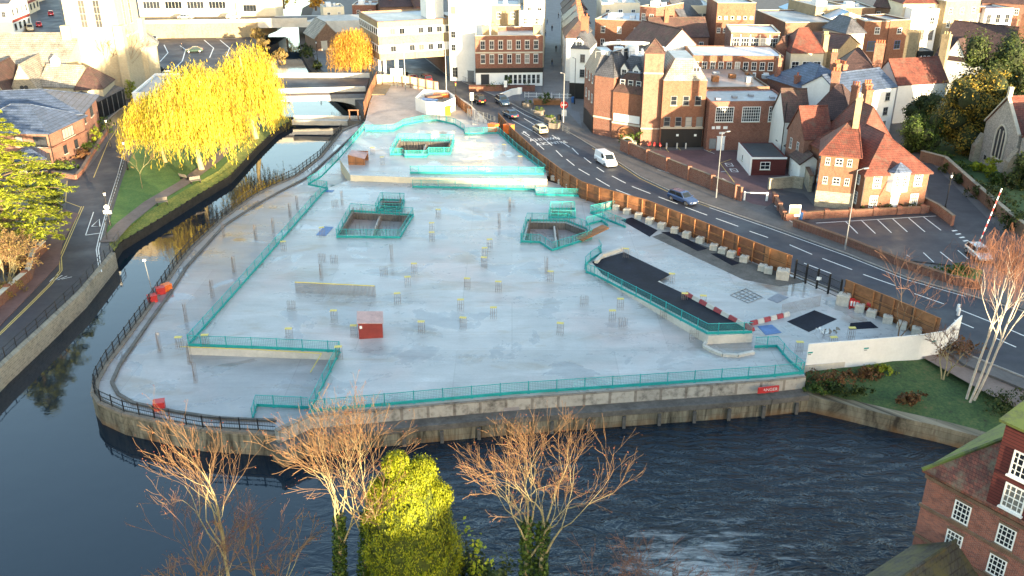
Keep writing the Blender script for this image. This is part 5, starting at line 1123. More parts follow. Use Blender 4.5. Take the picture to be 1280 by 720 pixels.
# main brick house, three storeys left wing, right wing with white oriel
b = Bd('brick_house', 'three storey brick wing on stone base with small paired windows', 'house', S(1018, 257.5), S(1064, 262), 8.0, ha(194, 1040, 259), 'brick_orange'); b.hip(3.9, 'tiles_red', .35, 'x', 3.4, 1.0)
for z, nx_k in ((b.h-1.35, (0.9, 2.35, 3.7)), (b.h-4.0, (0.9, 2.35, 3.7)), (.95, (.9, 2.4, 3.9))):
    for i, x in enumerate(nx_k): b.win('f', x, z, .95 if i == 1 else .6, .95, 2 if i == 1 else 2, 2, sill='stone_trim')
b.band('f', -.2, 2.25, 'rubble_stone', 'stone_base', -.06, None, .07); b.band('l', -.2, 2.25, 'rubble_stone', 'stone_base', 0, None, .07); b.door('l', 5.2, .9, 2.2, 'blue_paint'); b.win('l', 5.0, 2.9, 1.3, 2.2, 3, 2); b.win('l', 4.6, 6.0, .4, 1.2, 1, 2)
b.chimney(b.w*.80, 3.4, b.h+2.0, b.h+7.2, .8, .7, 'brick_buff', 2, 'pot_buff')
b = Bd('brick_house', 'orange brick house front with white oriel bay over the door', 'house', S(1074, 266.5), S(1153, 262.5), 17, ha(218, 1115, 265), 'brick_orange'); b.hip(4.3, 'tiles_red', .35, 'y')
W = b.w
for x in (.2, .84):
    b.win('f', W*x, 3.5, 1.15, 1.65, 4, 4); b.win('f', W*x-.1, .65, 1.15, 1.75, 4, 4, arch='brick_red')
w = MB(); x0 = W*.52; w.prism([(x0-1.5, 0), (x0-1.1, -.8), (x0+1.1, -.8), (x0+1.5, 0)], 3.0, 5.65); w.prism([(x0-.75, -.01), (x0-.5, -.35), (x0+.5, -.35), (x0+.75, -.01)], 2.6, 2.998); o = b.part('oriel', w, 'white_paint'); w = MB(); w.prism([(x0-1.65, 0), (x0-1.2, -.95), (x0+1.2, -.95), (x0+1.65, 0)], 5.65, 5.75); w.add([(x0-1.65, 0, 5.75), (x0-1.2, -.95, 5.75), (x0+1.2, -.95, 5.75), (x0+1.65, 0, 5.75), (x0, .1, 6.9)], [[0,1,4],[1,2,4],[2,3,4]]); w.build('oriel_roof', 'slate_blue', o)
b.win('f', x0-.52, 3.75, .9, 1.6, 4, 4, off=.8, sill=None); b.win('f', x0+.52, 3.75, .9, 1.6, 4, 4, off=.8, sill=None); b.door('f', x0, 1.15, 2.4)
for k, (y_, z_) in enumerate(((13, 4.0), (10.5, 4.0), (15.4, 3.7))): b.win('l', y_, z_, .9, 1.6, 3, 4); b.win('l', y_, 1.0, .9, 1.6, 3, 4)
b.chimney(W*.8, 15.5, 7, 13.3, 1.1, 1.0, 'brick_orange', 2); w = MB(); w.box(-.06, -.08, 0, .06, .0, b.h); b.part('drainpipe', w, 'black_paint')
b = Bd('tiled_house', 'parallel red and purple roof squeezed between the two brick wings', 'house', S(1064, 240), S(1104, 238), 9, 7.2, 'brick_dark'); b.hip(4.6, 'tiles_red', .2, 'y', 2.2, 2.2); b.chimney(b.w*.85, 7.5, 9, 14.0, 1.1, .9, 'brick_red', 3)
# white three-storey, dark roofs, row behind
b = up('white_house', 'white three storey house with blue grey slate roof', 'house', (1050, 119), (1121, 109), 9.0, 8.5, 'render_white'); b.gablex(2.4, 'slate_blue', .15)
for z in (6.9, 4.4, 2.0): b.win('f', b.w*.86, z, 1.1, 1.4, 2, 2, 'grey_paint'); b.win('f', b.w*.55, z-.3, 1.0, 1.2, 2, 2, 'grey_paint')
b.chimney(b.w*.12, 3, 8, 13.6, 1.1, .9, 'brick_orange', 3)
b = up('tiled_house', 'wide dark brown hipped roof house in front of the tall chimneys', 'house', (1042, 97), (1100, 100), 8.6, 12, 'brick_red'); b.hip(4.5, 'tiles_dark', .3, 'x', 4, 4); b.row('f', 4, 6.2, w=1.0, h=1.5); b.chimney(-.3, 2, 5, 12.8, 1.0, 1.3, 'brick_red', 3, 'pot_buff'); b.chimney(b.w*.92, 3, 8, 14.6, 1.7, .9, 'brick_red', 4)
b = up('tiled_house', 'long house with sunlit red tiled roof and white wall by the yew', 'house', (1123, 107), (1185, 103), 7.0, 7.5, 'render_white'); b.gablex(3.9, 'tiles_red', .15); b.win('l', 3.7, 7.1, 1.6, .8, 4, 2)
b = up('inn', 'inn with long dark tiled roof and white gabled dormer', 'inn', (1168, 71), (1266, 84), 8.2, 13, 'render_white'); b.gablex(6.4, 'tiles_dark', .3); b.dormer(4.0, .4, 5.5, 7.6, 3.4, 1.4, 3.2, 'render_white', 'tiles_dark'); b.chimney(2.0, -.6, 6, 13, 1.5, 1.2, 'brick_buff', 3, 'pot_buff'); b.chimney(b.w*.7, 9, 10, 16, 1.0, .8, 'brick_red', 2); b.chimney(-5.5, 1, 6, 12.8, 2.6, 1.2, 'brick_buff', 4, 'pot_buff')
b = up('black_building', 'small black painted building with white lettering beside the inn', 'building', (1148, 65), (1167, 65), 8.6, 5, 'black_paint'); b.flat('roof_dark', .2); text('ABO', 1.2, 'lane_white', b.root, (b.w*.5, -.04, 7.4), (math.pi/2, 0, 0))
b = up('georgian_house', 'sunlit white georgian house with three tall windows', 'house', (1140, 15), (1174, 15), 13, 12, 'render_white'); b.flat('roof_felt', .6, 'white_paint'); b.row('f', 3, 6.6, w=1.1, h=2.4, nx=2, ny=4, frame='grey_paint'); b.win('f', b.w*.8, 10.2, 1.1, 1.6)
b = up('georgian_house', 'house with red brick upper floor over white lower floor', 'house', (1175, 12), (1231, 11), 13, 12, 'brick_red'); b.flat('roof_felt', .5, 'stone_trim'); b.row('f', 4, 9.7, w=1.3, h=2.3, nx=2, ny=3); b.band('f', 0, 8.6, 'render_white', 'white_lower_wall'); b.row('f', 4, 5.4, w=1.2, h=2.4, nx=2, ny=3, off=.05, frame='grey_paint')
b = up('georgian_house', 'white house with three upper windows at the right end of terrace', 'house', (1232, 13), (1267, 12), 12.8, 12, 'render_white'); b.flat('roof_felt', .4, 'brick_red'); b.row('f', 3, 9.8, w=1.2, h=2.0, frame='grey_paint'); b.row('f', 3, 6.2, w=1.2, h=1.8, frame='grey_paint')
b = up('brick_building', 'orange brick building with one large blue framed window', 'building', (1081, 29), (1112, 29), 11.4, 10, 'brick_orange'); b.flat('roof_felt', .4, 'stone_trim'); b.win('f', b.w*.45, 5.2, 2.4, 2.2, 3, 2, 'blue_paint'); b.win('f', b.w*.55, 9, 1.2, 1.5)
b = up('brick_building', 'orange brick building with one small blue window', 'building', (1113, 28), (1139, 27), 11.6, 10, 'brick_orange'); b.flat('roof_felt', .4, 'stone_trim'); b.win('f', b.w*.5, 5.6, 1.5, 1.9, 2, 2, 'blue_paint'); b.win('f', b.w*.5, 9, 1.2, 1.3)
b = up('slate_house', 'small dark hipped slate roof house with pale dormer wall', 'house', (1058, 42), (1081, 41), 11, 9, 'render_cream'); b.hip(3.0, 'slate_grey', .3); b.row('f', 3, 8.6, w=1.0, h=1.6)
b = up('brick_wall_house', 'buff brick gable wall behind the dark brown roof', 'house', (1046, 64), (1075, 56), 9.5, 8, 'brick_buff'); b.gabley(2.4, 'tiles_brown')
b = up('brick_house', 'red brick house cut by the right edge with tall buff chimney', 'house', (1262, 66), (1300, 70), 10.5, 12, 'brick_red'); b.hip(3, 'tiles_brown', .3)
for z in (7.4, 3.6, .8): b.win('f', 1.9, z, 1.2, 2.1, 2, 4); b.win('l', 5, z, 1.1, 2, 2, 4)
b.chimney(.8, 3, 9, 17.5, 1.3, 1.0, 'brick_orange', 2)
b = up('rendered_house', 'cream low building and slate roof right of the inn', 'house', (1228, 47), (1268, 47), 9, 8, 'render_cream'); b.gablex(2.0, 'slate_blue')
# top-right and top-centre rows
for a_, c_, z, d_, wall, kind, roof, rh, label in [
    ((1092, 8), (1138, 12), 12.5, 14, 'brick_brown', 'gx', 'tiles_brown', 6, 'big brown tiled roof in the back row behind orange brick'),
    ((1020, 10), (1058, 9), 13.5, 14, 'brick_buff', 'flat', 'roof_felt', 0, 'plain sunlit buff block right of the blue metal roof'),
    ((1055, 12), (1094, 12), 12.0, 14, 'brick_brown', 'flat', 'roof_felt', 0, 'brown back wall with small white air units'),
    ((1130, 4), (1176, 4), 14.5, 12, 'render_cream', 'hip', 'tiles_red', 3, 'cream building with red hip behind the white georgian house'),
    ((1183, 4), (1226, 2), 14.8, 12, 'brick_buff', 'flat', 'roof_pink', 0, 'buff upper storey behind the red brick terrace'),
    ((1228, 3), (1300, 6), 13.5, 14, 'brick_dark', 'gx', 'tiles_dark', 4, 'dark gabled roof in the top right corner'),
    ((815, 47), (886, 46), 9.2, 9, 'brick_pink', 'gx', 'tiles_brown', 3.5, 'long pinkish brown tiled roof behind the white gable'),
    ((800, 10), (820, 12), 14, 12, 'brick_red', 'flat', 'roof_felt', 0, 'narrow dark red brick block at the top edge'),
    ((820, 22), (852, 25), 11, 14, 'brick_dark', 'gy', 'slate_grey', 4, 'dark slate gabled roof beside narrow red block'),
    ((744, 26), (806, 29), 11.0, 26, 'brick_orange', 'flat', 'roof_white', 0, 'long orange brick wall with white flat roof behind the mansard'),
    ((752, 6), (800, 6), 13.0, 14, 'render_cream', 'flat', 'roof_felt', 0, 'cream rooftops at the top edge right of the street'),
    ((597, 9), (650, 9), 14.0, 14, 'brick_buff', 'flat', 'roof_felt', 0, 'tall plain yellow brick block behind the brick pub'),
    ((649, 16), (679, 16), 13.0, 14, 'render_white', 'flat', 'roof_white', 0, 'white block behind the pub beside the street'),
    ((655, 3), (681, 3), 15.0, 14, 'render_cream', 'flat', 'roof_white', 0, 'sunlit cream block farther up the pedestrian street'),
    ((440, 8), (470, 8), 4.5, 10, 'brick_red', 'flat', 'roof_felt', 0, 'low red shopfront at the top edge behind the office'),
    ((475, 9), (520, 8), 5.0, 10, 'brick_brown', 'gx', 'tiles_dark', 2, 'brown shed roof behind the office'),
    ((520, 8), (545, 7), 5.5, 10, 'brick_dark', 'gx', 'tiles_brown', 2.5, 'dark red shed roof near the white stair tower'),
    ((404, 11), (430, 10), 5.0, 8, 'render_cream', 'flat', 'roof_felt', 0, 'pale glazed kiosk at the top edge above the boathouse')]:
    b = up('town_building', label, 'building', a_, c_, z, d_, wall)
    {'gx': lambda: b.gablex(rh, roof), 'gy': lambda: b.gabley(rh, roof), 'hip': lambda: b.hip(rh, roof), 'flat': lambda: b.flat(roof, .4, 'stone_trim')}[kind]()
    n_ = max(2, int(b.w/3)); b.row('f', n_, b.h-2.6, w=1.0, h=1.5); b.row('f', n_, b.h-5.6 if b.h > 7 else .5, w=1.0, h=1.6)
    if kind != 'flat': b.chimney(b.w*.3, d_*.4, b.h+rh*.6, b.h+rh+2, 1.0, .8, 'brick_orange', 2)
    else:
        w = MB(); w.box(b.w*.2, 3, b.h+.06, b.w*.45, 5.5, b.h+1.4); w.box(b.w*.6, 5, b.h+.06, b.w*.7, 6.5, b.h+.9); b.part('roof_unit', w, 'roof_white', b.roofo)
b = up('white_gable_house', 'brilliant white gabled building behind the small tower', 'building', (829, 62), (872, 58), 9.6, 14, 'render_white'); b.gabley(3.6, 'tiles_brown')
# -- houses on the right of the pedestrian street
b = up('white_house', 'white house with grey mansard at the corner of the pedestrian street', 'house', (713, 61), (737, 62), 10, 9, 'render_white'); b.mansard(3.0, 1.6, 'slate_grey', 'slate_grey', .1)
for z in (7.4, 4.4): b.win('f', b.w*.65, z, 1.0, 1.6, 2, 3, 'grey_paint'); b.win('l', 3, z, .9, 1.6, 2, 3); b.win('l', 6, z, .9, 1.6, 2, 3)
b.dormer(b.w*.45, .3, 2, 10.3, 1.6, 1.3, .6); b.band('f', 0, 3.2, 'black_paint', 'shop_front'); b.chimney(b.w*.5, 5, 12.5, 15.8, 1.5, .9, 'brick_orange', 2)
for k, (v, ww, rf, lb) in enumerate([(47, 34, 'tiles_brown', 'nearest the white corner house'), (38, 32, 'slate_grey', 'second up the street from the white corner house'), (29, 30, 'slate_grey', 'with slate roof, third up the street'), (20, 28, 'tiles_dark', 'with dark tiles, fourth up the street'), (12, 26, 'tiles_brown', 'near the top of the pedestrian street')]):
    b = up('street_house', 'narrow shop house '+lb, 'house', (704.5-.7*k+3, v), (704+ww+3, v), 9.5+.3*k, 12, 'render_cream' if k % 2 else 'render_white'); b.hip(3.2, rf, .3); b.win('l', 3.5, 6.6, .9, 1.5); b.win('l', 7.5, 6.6, .9, 1.5); b.chimney(b.w*.6, 6, 11, 14.5, 1.0, .8, 'brick_orange', 2)
for k, v in enumerate((6, 16, 28)):
    b = up('street_house', 'sunlit shop house on the left of the pedestrian street, '+('farthest up', 'in the middle', 'nearest the pub')[k], 'house', (661-k*3, v), (682-k*.8, v), 11-k*.6, 10, 'render_cream'); b.flat('roof_white', .4); b.row('r', 3, 8, w=.9, h=1.5); b.row('r', 3, 4.8, w=.9, h=1.5)
# -- brick pub on the corner
b = Bd('pub', 'two storey red brick corner pub with black fascia over white ground floor', 'pub', S(595, 108), S(678, 107), 13, ha(50, 636, 107.5), 'brick_red'); b.flat('roof_felt', .9, 'stone_trim')
b.row('f', 7, 4.9, u0=1.6, u1=b.w-1.5, w=1.0, h=1.9, nx=2, ny=2, arch='stone_trim'); b.row('f', 7, 7.9, u0=1.6, u1=b.w-1.5, w=1.0, h=1.8, nx=2, ny=2, arch='stone_trim')
b.band('f', 7.05, 7.35, 'stone_trim', 'string_course', -.05, None, .09); b.band('f', 0, 2.9, 'white_paint', 'ground_floor_front', 0, None, .05); b.band('f', 2.91, 3.9, 'black_paint', 'fascia', -.1, b.w+.1, .12)
for k in range(8): b.win('f', 6.6+1.0*k, .5, .8, 2.0, 1, 2, 'white_paint', None, off=.05)
b.win('f', 2.0, .4, 1.8, 2.2, 1, 1, 'black_paint', None, off=.05)
for x, y_ in ((2.4, 2), (4.2, 2.2), (b.w-1.2, 2.5)): b.chimney(x, y_, b.h, b.h+2.8, 1.4, .9, 'brick_buff', 2, 'pot_buff')
# -- white stair tower and the office on stilts
b = Bd('stair_tower', 'tall plain white stair tower between the office and the pub', 'tower', S(563, 100.5), S(596, 103), 9, 24, 'render_white'); b.flat('roof_white', .4); b.win('f', 1.1, 14.5, 1.1, 1.6, 2, 2, 'grey_paint'); b.win('f', 1.0, 9.4, 1.1, 1.4, 2, 2, 'grey_paint'); b.win('f', 1.0, 6.6, 1.1, 1.4, 2, 2, 'grey_paint'); b.win('f', 1.2, .8, 1.3, 2.2, 2, 3, 'grey_paint'); b.door('f', b.w-1.4, 1.5, 2.4, 'grey_paint')
zt = 12.7; cA, cB, cL = S(472, 30, zt), S(566, 25, zt), S(430, 18, zt); dd = math.dist(cA, cL)
b = Bd('office_block', 'two storey cream office raised on stilts over the road', 'office', cA, cB, dd, 7.5, 'brick_buff', 5.2); b.flat('roof_felt', .35, 'brick_orange')
for f_ in 'fl':
    for z in (1.2, 4.9):
        b.band(f_, z, z+1.7, 'white_paint', 'window_band', .02, None, .05); L_ = b.w if f_ == 'f' else b.d; n_ = int(L_/1.9)
        for i in range(n_):
            if (i*7+int(z)) % 5 != 0 or f_ == 'l': b.win(f_, L_*(i+.5)/n_, z+.15, 1.3, 1.35, 2, 1, 'grey_paint', None, off=.05)
for x, y_ in ((1.2, .8), (4.0, .9), (1.2, dd-2), (b.w*.45, dd-2), (2.0, dd*.5)): w = MB(); w.box(x-.3, y_-.3, -6.2, x+.3, y_+.3, -.3); b.part('column', w, 'white_paint')
w = MB(); w.box(b.w*.72, 4, 7.6, b.w*.95, 9, 11.5); b.part('plant_room', w, 'render_white', b.roofo)
w = MB(); w.beam(S3(522, 62), S3(557, 91), .6, 0, 4.6); tag(w.build('underpass_wall', 'brick_orange'), 'orange brick side wall of the road beneath the office', 'wall')
# -- boathouse by the upper river
b = up('boathouse', 'small brown gabled boathouse with grey roof beside the upper river', 'boathouse', (394, 47), (424, 45), 3.4, 12, 'brick_brown'); b.gabley(3.4, 'slate_stone', .5); b.door('f', b.w*.35, 1.6, 2.3, 'stone_trim')

# -- LEFT: brick offices, church, hall
C_, E_ = S(69, 210, ZB), S(111, 187, ZB); h_ = ha(166, 69, 210, ZB)
b = Bd('brick_office', 'pink brick office with blue grey slate hipped roof by the lane', 'office', C_, E_, 14, h_, 'brick_pink', ZB); b.hip(3.2, 'slate_blue', .6)
b.win('f', b.w*.52, h_-2.2, 3.6, 1.7, 4, 1, 'black_paint'); b.win('f', b.w*.36, 1.3, 1.1, 1.4, 2, 1, 'black_paint', arch='brick_red'); b.win('f', b.w*.68, 1.3, 1.1, 1.4, 2, 1, 'black_paint', arch='brick_red')
b.win('l', b.d-1.5, h_-2.3, 2.2, 1.7, 2, 1, 'black_paint'); b.win('l', b.d-5, h_-2.3, 1.4, 1.7, 1, 1, 'black_paint'); b.win('l', b.d-1.4, .8, 2.0, 1.7, 2, 1, 'black_paint')
w = MB(); w.tube((-.1, -.1, 0), (-.1, -.1, h_), .08, .08, 6); b.part('drainpipe', w, 'black_paint'); w = MB(); w.beam((-.2, -.3, 0), (b.w+.2, -.3, 0), .14, 3.2, 3.4); b.part('string_course', w, 'brick_red')
E2, E3 = S(109, 188, ZB), S(127, 163, ZB); h2 = ha(120, 127, 163, ZB)
b = Bd('brick_office', 'taller rear wing of the pink brick office with broad slate roof', 'office', E2, E3, 21, h2, 'brick_pink', ZB); b.hip(3.0, 'slate_blue', .6); b.win('f', b.w*.62, h2-2.4, 2.4, 1.8, 3, 1, 'black_paint'); b.win('f', b.w*.2, h2-2.3, .9, 1.6, 1, 1, 'black_paint'); b.win('f', b.w*.2, h2-5.5, .9, 1.6, 1, 1, 'black_paint'); b.win('f', b.w*.62, h2-5.6, 1.2, 1.7, 2, 1, 'black_paint')
b = Bd('glass_porch', 'low slate roofed porch in front of the pink brick office', 'porch', S(25, 222, ZB), S(60, 218, ZB), 5, 2.6, 'brick_pink', ZB); b.hip(1.4, 'slate_blue', .3); b.row('f', 3, .7, w=1.3, h=1.4, frame='black_paint')
b = Bd('black_shed', 'black slatted shed with grey roof behind the office', 'shed', S(127, 149, ZB), S(158, 132, ZB), 8, 3.4, 'black_paint', ZB); b.gablex(1.3, 'slate_grey', .2)
for k in range(5): w = MB(); x = b.w*(k+.5)/5; w.box(x-.05, -.12, 0, x+.05, -.003, 3.3); b.part('upright', w, 'grey_paint')
zc = 18.5; b = Bd('church_tower', 'massive sunlit pale stone church tower rising out of frame', 'church tower', S(77, 3, zc), S(143, 3, zc), 11, 30, 'ashlar', 0); b.flat('roof_felt', 1.0); b.band('f', 11.2, 11.7, 'stone_trim', 'string_course', -.2, b.w+.2, .2); b.band('r', 11.2, 11.7, 'stone_trim', 'string_course', 0, None, .2)
for x in (.36, .64): b.win('f', b.w*x, 13.5, 1.4, 5.5, 2, 4, 'stone_trim', arch='stone_trim'); b.win('r', b.d*x, 13.5, 1.2, 5.5, 2, 4, 'stone_trim')
for x, y_ in ((0, 0), (b.w, 0), (b.w, b.d)): w = MB(); w.box(x-.9, y_-.9, -1, x+.9, y_+.9, 14); b.part('buttress', w, 'ashlar')
b = up('church_nave', 'long church nave with pale stone roof and row of round windows', 'church', (-60, 80), (82, 80), 7.5, 17, 'ashlar'); b.gablex(4.6, 'slate_stone', .3)
w = MB()
for k in range(8): 
    x = b.w-1.6-2.1*k*1.5
    for a in range(4): w.lathe((x+.33*math.cos(a*math.pi/2), -.02, 5.7+.33*math.sin(a*math.pi/2)), [(.3, -.02), (.3, .02)], 10)
o = b.part('round_windows', w, 'glass')
for v_ in o.data.vertices: pass
ap = thing('church_apse', 'rounded pale stone church apse right of the tower', 'church apse', (*S(158, 108, 0), -1)); w = MB(); w.lathe((0, 6, 0), [(6.0, 0), (6.0, 1.2), (5.6, 1.3), (5.6, 8.6), (5.9, 8.7), (5.9, 9)], 10); w.build('wall', 'ashlar', ap); w = MB(); w.lathe((0, 6, 9), [(6.2, 0), (2.2, 4.2), (.1, 5.2)], 10); w.build('roof', 'slate_stone', ap)
b = up('church_aisle', 'low church annexe with pink brown pantile roof below the tower', 'church annexe', (94, 112), (128, 111), 4.2, 9, 'ashlar'); b.hip(3.4, 'tiles_brown', .2, 'x', 2, 3)
for k, (u0, u1, v, lb) in enumerate(((-25, 8, 118, 'cut by the left edge'), (14, 47, 112, 'with large star shaped window'))):
    b = up('church_hall', 'stone gabled church hall '+lb, 'church hall', (u0, v), (u1, v-1), 4.5, 12, 'rubble_stone'); b.gabley(4.5, 'tiles_brown' if k == 0 else 'slate_stone', .25); w = MB()
    for a in range(6): w.tube((b.w/2+.75*math.cos(a*math.pi/3), -.05, 4.2+.75*math.sin(a*math.pi/3)), (b.w/2+.75*math.cos(a*math.pi/3), .05, 4.2+.75*math.sin(a*math.pi/3)), .4, .4, 8)
    b.part('rose_window', w, 'glass')
b = up('church_vestry', 'tan tiled vestry roof with small white cupola beside the hall', 'vestry', (47, 108), (92, 110), 4.4, 8, 'ashlar'); b.gablex(3.4, 'slate_stone', .2); w = MB(); w.lathe((b.w*.25, 4, 7.8), [(.9, 0), (.9, 1.2), (.1, 2)], 8); b.part('cupola', w, 'white_paint', b.roofo)
b = Bd('white_pavilion', 'flat roofed white building half hidden behind the big willow', 'pavilion', S(171, 152, ZB), S(240, 150, ZB), 19, 5.0, 'render_white', ZB); b.flat('roof_felt', .4, 'white_paint'); b.row('f', 4, 1.2, w=1.6, h=1.7); b.win('l', 6, 1.5, 1.5, 1.6)
# top-left shops and street, elevated road
w = MB(); w.sheet([SL([(44, -4), (72, -4), (82, 46), (50, 48)], ZB)], ZB+.006); struct(w.build('side_street', 'asphalt'))
for a_, c_, h_, d_, lb, wl in (((-70, 46), (19, 44), 9, 16, 'white shop building with big side windows in the top left corner', 'render_white'), ((-40, 22), (34, 20), 8, 18, 'cream shop building behind the white one at top left', 'render_cream'), ((-20, 6), (42, 5), 8, 14, 'farthest cream shop building at top left', 'render_cream')):
    b = Bd('shop_building', lb, 'shop', S(*a_, ZB), S(*c_, ZB), d_, h_, wl, ZB); b.gablex(2.5, 'slate_grey'); b.row('r', 4, 5.4, w=1.3, h=1.8, frame='grey_paint'); b.row('r', 4, 1.2, w=1.8, h=1.9, frame='black_paint'); b.row('f', 5, 5.2, w=1.2, h=1.6, frame='grey_paint'); b.band('r', 3.5, 4.3, 'hut_red', 'fascia')
ZE = 3.2; e0, e1, e2, e3 = S(146, 30, ZE), S(322, 28, ZE), S(384, 27, ZE), S(430, 16, ZE)
vd = thing('viaduct', 'pale elevated road on retaining wall and river bridge at the top', 'viaduct', (0, 0, 0)); w = MB(); w.prism([e0, e1, (e1[0]+2, e1[1]+14), (e0[0]-2, e0[1]+14)], -1.3, ZE); w.build('retaining_wall', 'brick_buff', vd)
w = MB(); w.prism([e1, e2, (e2[0]+2, e2[1]+14), (e1[0]+2, e1[1]+14.1)], 1.6, ZE); w.prism([(e2[0], e2[1]+.0), (e2[0]+60, e2[1]+12), (e2[0]+60, e2[1]+26), (e2[0]+2, e2[1]+14.1)], -1, ZE-.01); w.build('bridge_deck', 'concrete_pale', vd)
w = MB(); w.beam((*e0, 0), (*e1, 0), .35, ZE+.002, ZE+1.0); w.beam((*e1, 0), (*e2, 0), .35, ZE+.002, ZE+1.1); w.build('parapet', 'concrete_pale', vd)
w = MB(); w.prism([(e0[0], e0[1]+3), (e1[0], e1[1]+3), (e2[0], e2[1]+3), (e2[0]+1, e2[1]+12), (e1[0]+1, e1[1]+12), (e0[0], e0[1]+12)], ZE+.005, ZE+.02); w.build('road_surface', 'asphalt_grey', vd)
b = Bd('long_low_building', 'long cream building with wide grey windows behind the elevated road', 'building', (e0[0], e0[1]+18), (S(277, 28, ZE)[0], e0[1]+18.5), 12, 11, 'render_cream', -1); b.flat('roof_felt', .4)
for k in range(4): b.win('f', b.w*(k+.6)/4.4, 6.2, 5.2, 2.2, 5, 1, 'white_paint')
b = Bd('long_low_building', 'cream pavilion with dark windows right of the long building', 'building', (S(279, 28, ZE)[0], e0[1]+18), (S(330, 28, ZE)[0], e0[1]+18), 10, 9.5, 'render_cream', -1); b.flat('roof_felt', .4); b.win('f', b.w*.35, 5.4, 4, 2, 4, 1, 'grey_paint')
# -- road bridge over the river by the far compound, and the weir beam
br = thing('river_bridge', 'pale arched road bridge over the river by the willows', 'bridge', (0, 0, 0)); A0, A1 = Vector((*S(300, 118, 1.6), 1.6)), Vector((*S(457, 114, 1.6), 1.6)); B0, B1 = Vector((*S(320, 97, 1.6), 1.6)), Vector((*S(462, 97, 1.6), 1.6))
w = MB(); w.add([A0, A1, B1, B0, A0-Vector((0,0,.5)), A1-Vector((0,0,.5)), B1-Vector((0,0,.5)), B0-Vector((0,0,.5))], [[0,1,2,3],[7,6,5,4],[0,4,5,1],[1,5,6,2],[2,6,7,3],[3,7,4,0]]); w.build('deck', 'asphalt_grey', br)
w = MB(); w.beam(A0, A1, .4, .003, 1.0); w.build('parapet', 'concrete_pale', br); w = MB(); w.beam(B0, B1, .4, .003, 1.0); w.build('parapet', 'concrete_pale', br)
w = MB(); w.beam(A0+Vector((0,-.05,0)), A1+Vector((0,-.05,0)), .5, -1.3, -.5); w.build('girder', 'lead', br); w = MB(); N_ = 16
for i in range(N_):
    p = A0.lerp(A1, i/N_); q = A0.lerp(A1, (i+1)/N_); zz = lambda f: -1.2-2.6*(2*f-1)**4-.5
    w.add([p+Vector((0,-.25,-1.31)), q+Vector((0,-.25,-1.31)), q+Vector((0,-.25,zz((i+1)/N_))), p+Vector((0,-.25,zz(i/N_))), p+Vector((0,8,-1.31)), q+Vector((0,8,-1.31)), q+Vector((0,8,zz((i+1)/N_))), p+Vector((0,8,zz(i/N_)))], [[0,1,2,3],[7,6,5,4],[0,4,5,1],[3,2,6,7]])
w.build('arch', 'concrete_pale', br); w = MB(); w.box(A1.x-.2, A1.y-.5, -5, A1.x+4, B1.y, 1.1); w.build('abutment', 'brick_buff', br)
w = MB(); a, b_ = S3(366, 152, -1.4), S3(450, 153, -1.4); w.beam(a, b_, 1.3, -.5, .4); w.beam((a[0], a[1]+1.4, -1.4), (b_[0], b_[1]+1.4, -1.4), .3, .0, .9); tag(w.build('weir_beam', 'concrete_pale'), 'pale concrete weir beam across the river in front of the bridge', 'weir')
wl_ = thing('sluice_gear', 'dark sluice winding gear at the right end of the weir beam', 'sluice', S3(443, 154, -.9)); w = MB(); w.box(-1.2,-.6,-1,1.4,.6,.6); w.build('base', 'concrete_dark', wl_); w = MB()
for x in (-.8, .8): w.box(x-.1,-.1,.6,x+.1,.1,2.4)
w.box(-1,-.12,2.4,1,.12,2.6); w.build('frame', 'rust', wl_)

# -- MILL, bottom right
zm = 10.4; a_, c_ = S(1161, 588, zm), S(1290, 656, zm)
b = Bd('water_mill', 'big red brick watermill with mossy tiled roof at the bottom right', 'mill', a_, (c_[0]+6*(c_[0]-a_[0])/math.dist(a_, c_), c_[1]+6*(c_[1]-a_[1])/math.dist(a_, c_)), 11.5, zm+2.6, 'brick_mill', -2.6)
b.body(); e = b.h+.02; ov = .25; Wm, Dm = b.w, b.d; rh = 4.6
P, Q = (Dm*.42, Dm/2, e+rh), (Wm+ov, Dm/2, e+rh)
b.rm.add([(-ov,-ov,e),(Wm+ov,-ov,e),(Wm+ov,Dm+ov,e),(-ov,Dm+ov,e),P,Q,(-ov,-ov,e-.16),(Wm+ov,-ov,e-.16),(Wm+ov,Dm+ov,e-.16),(-ov,Dm+ov,e-.16)], [[0,1,5,4],[1,2,5],[6,7,1,0],[7,8,2,1],[8,9,3,2],[9,6,0,3],[9,8,7,6]])
b.rm.add([(-ov,-ov,e),(Wm+ov,Dm+ov,e),(-ov,Dm+ov,e),P,Q], [[0,3,2],[2,3,4,1]], 1); b.rm.tube(P, Q, .14, .14, 6, 1); b.rm.tube((-ov,-ov,e), P, .13, .13, 6, 1)
b.fin(['tiles_mossy', 'slate_moss']); b.band('f', b.h-.5, b.h-.28, 'brick_brown', 'cornice', -.1, None, .1); b.band('f', b.h-2.48, b.h-2.28, 'brick_brown', 'string_course', -.1, None, .07); b.band('f', b.h-4.55, b.h-4.35, 'brick_brown', 'string_course', -.1, None, .07); b.band('f', b.h-.2, b.h-.03, 'lead', 'gutter', -.2, None, .16)
for r_ in range(5):
    for k in range(5):
        x = 2.3+2.5*k; z = b.h-2.12-2.05*r_
        if z > 0 and x < Wm-1: b.win('f', x-.05*r_, z, .95, 1.28, 4, 4, sill='brick_brown', arch='brick_brown')
w = MB(); x0, x1 = 3.45, 10.5; w.box(x0, -.16, b.h-.02, x1, 4.2, b.h+5.2); lu = b.part('lucam', w, 'timber_boards'); w = MB(); w.plate([(x0-.3,-.4,b.h+5.2),(x1+.3,-.4,b.h+5.2),(x1+.3,4.6,b.h+5.9),(x0-.3,4.6,b.h+5.9)], .15); w.build('lucam_roof', 'slate_moss', lu)
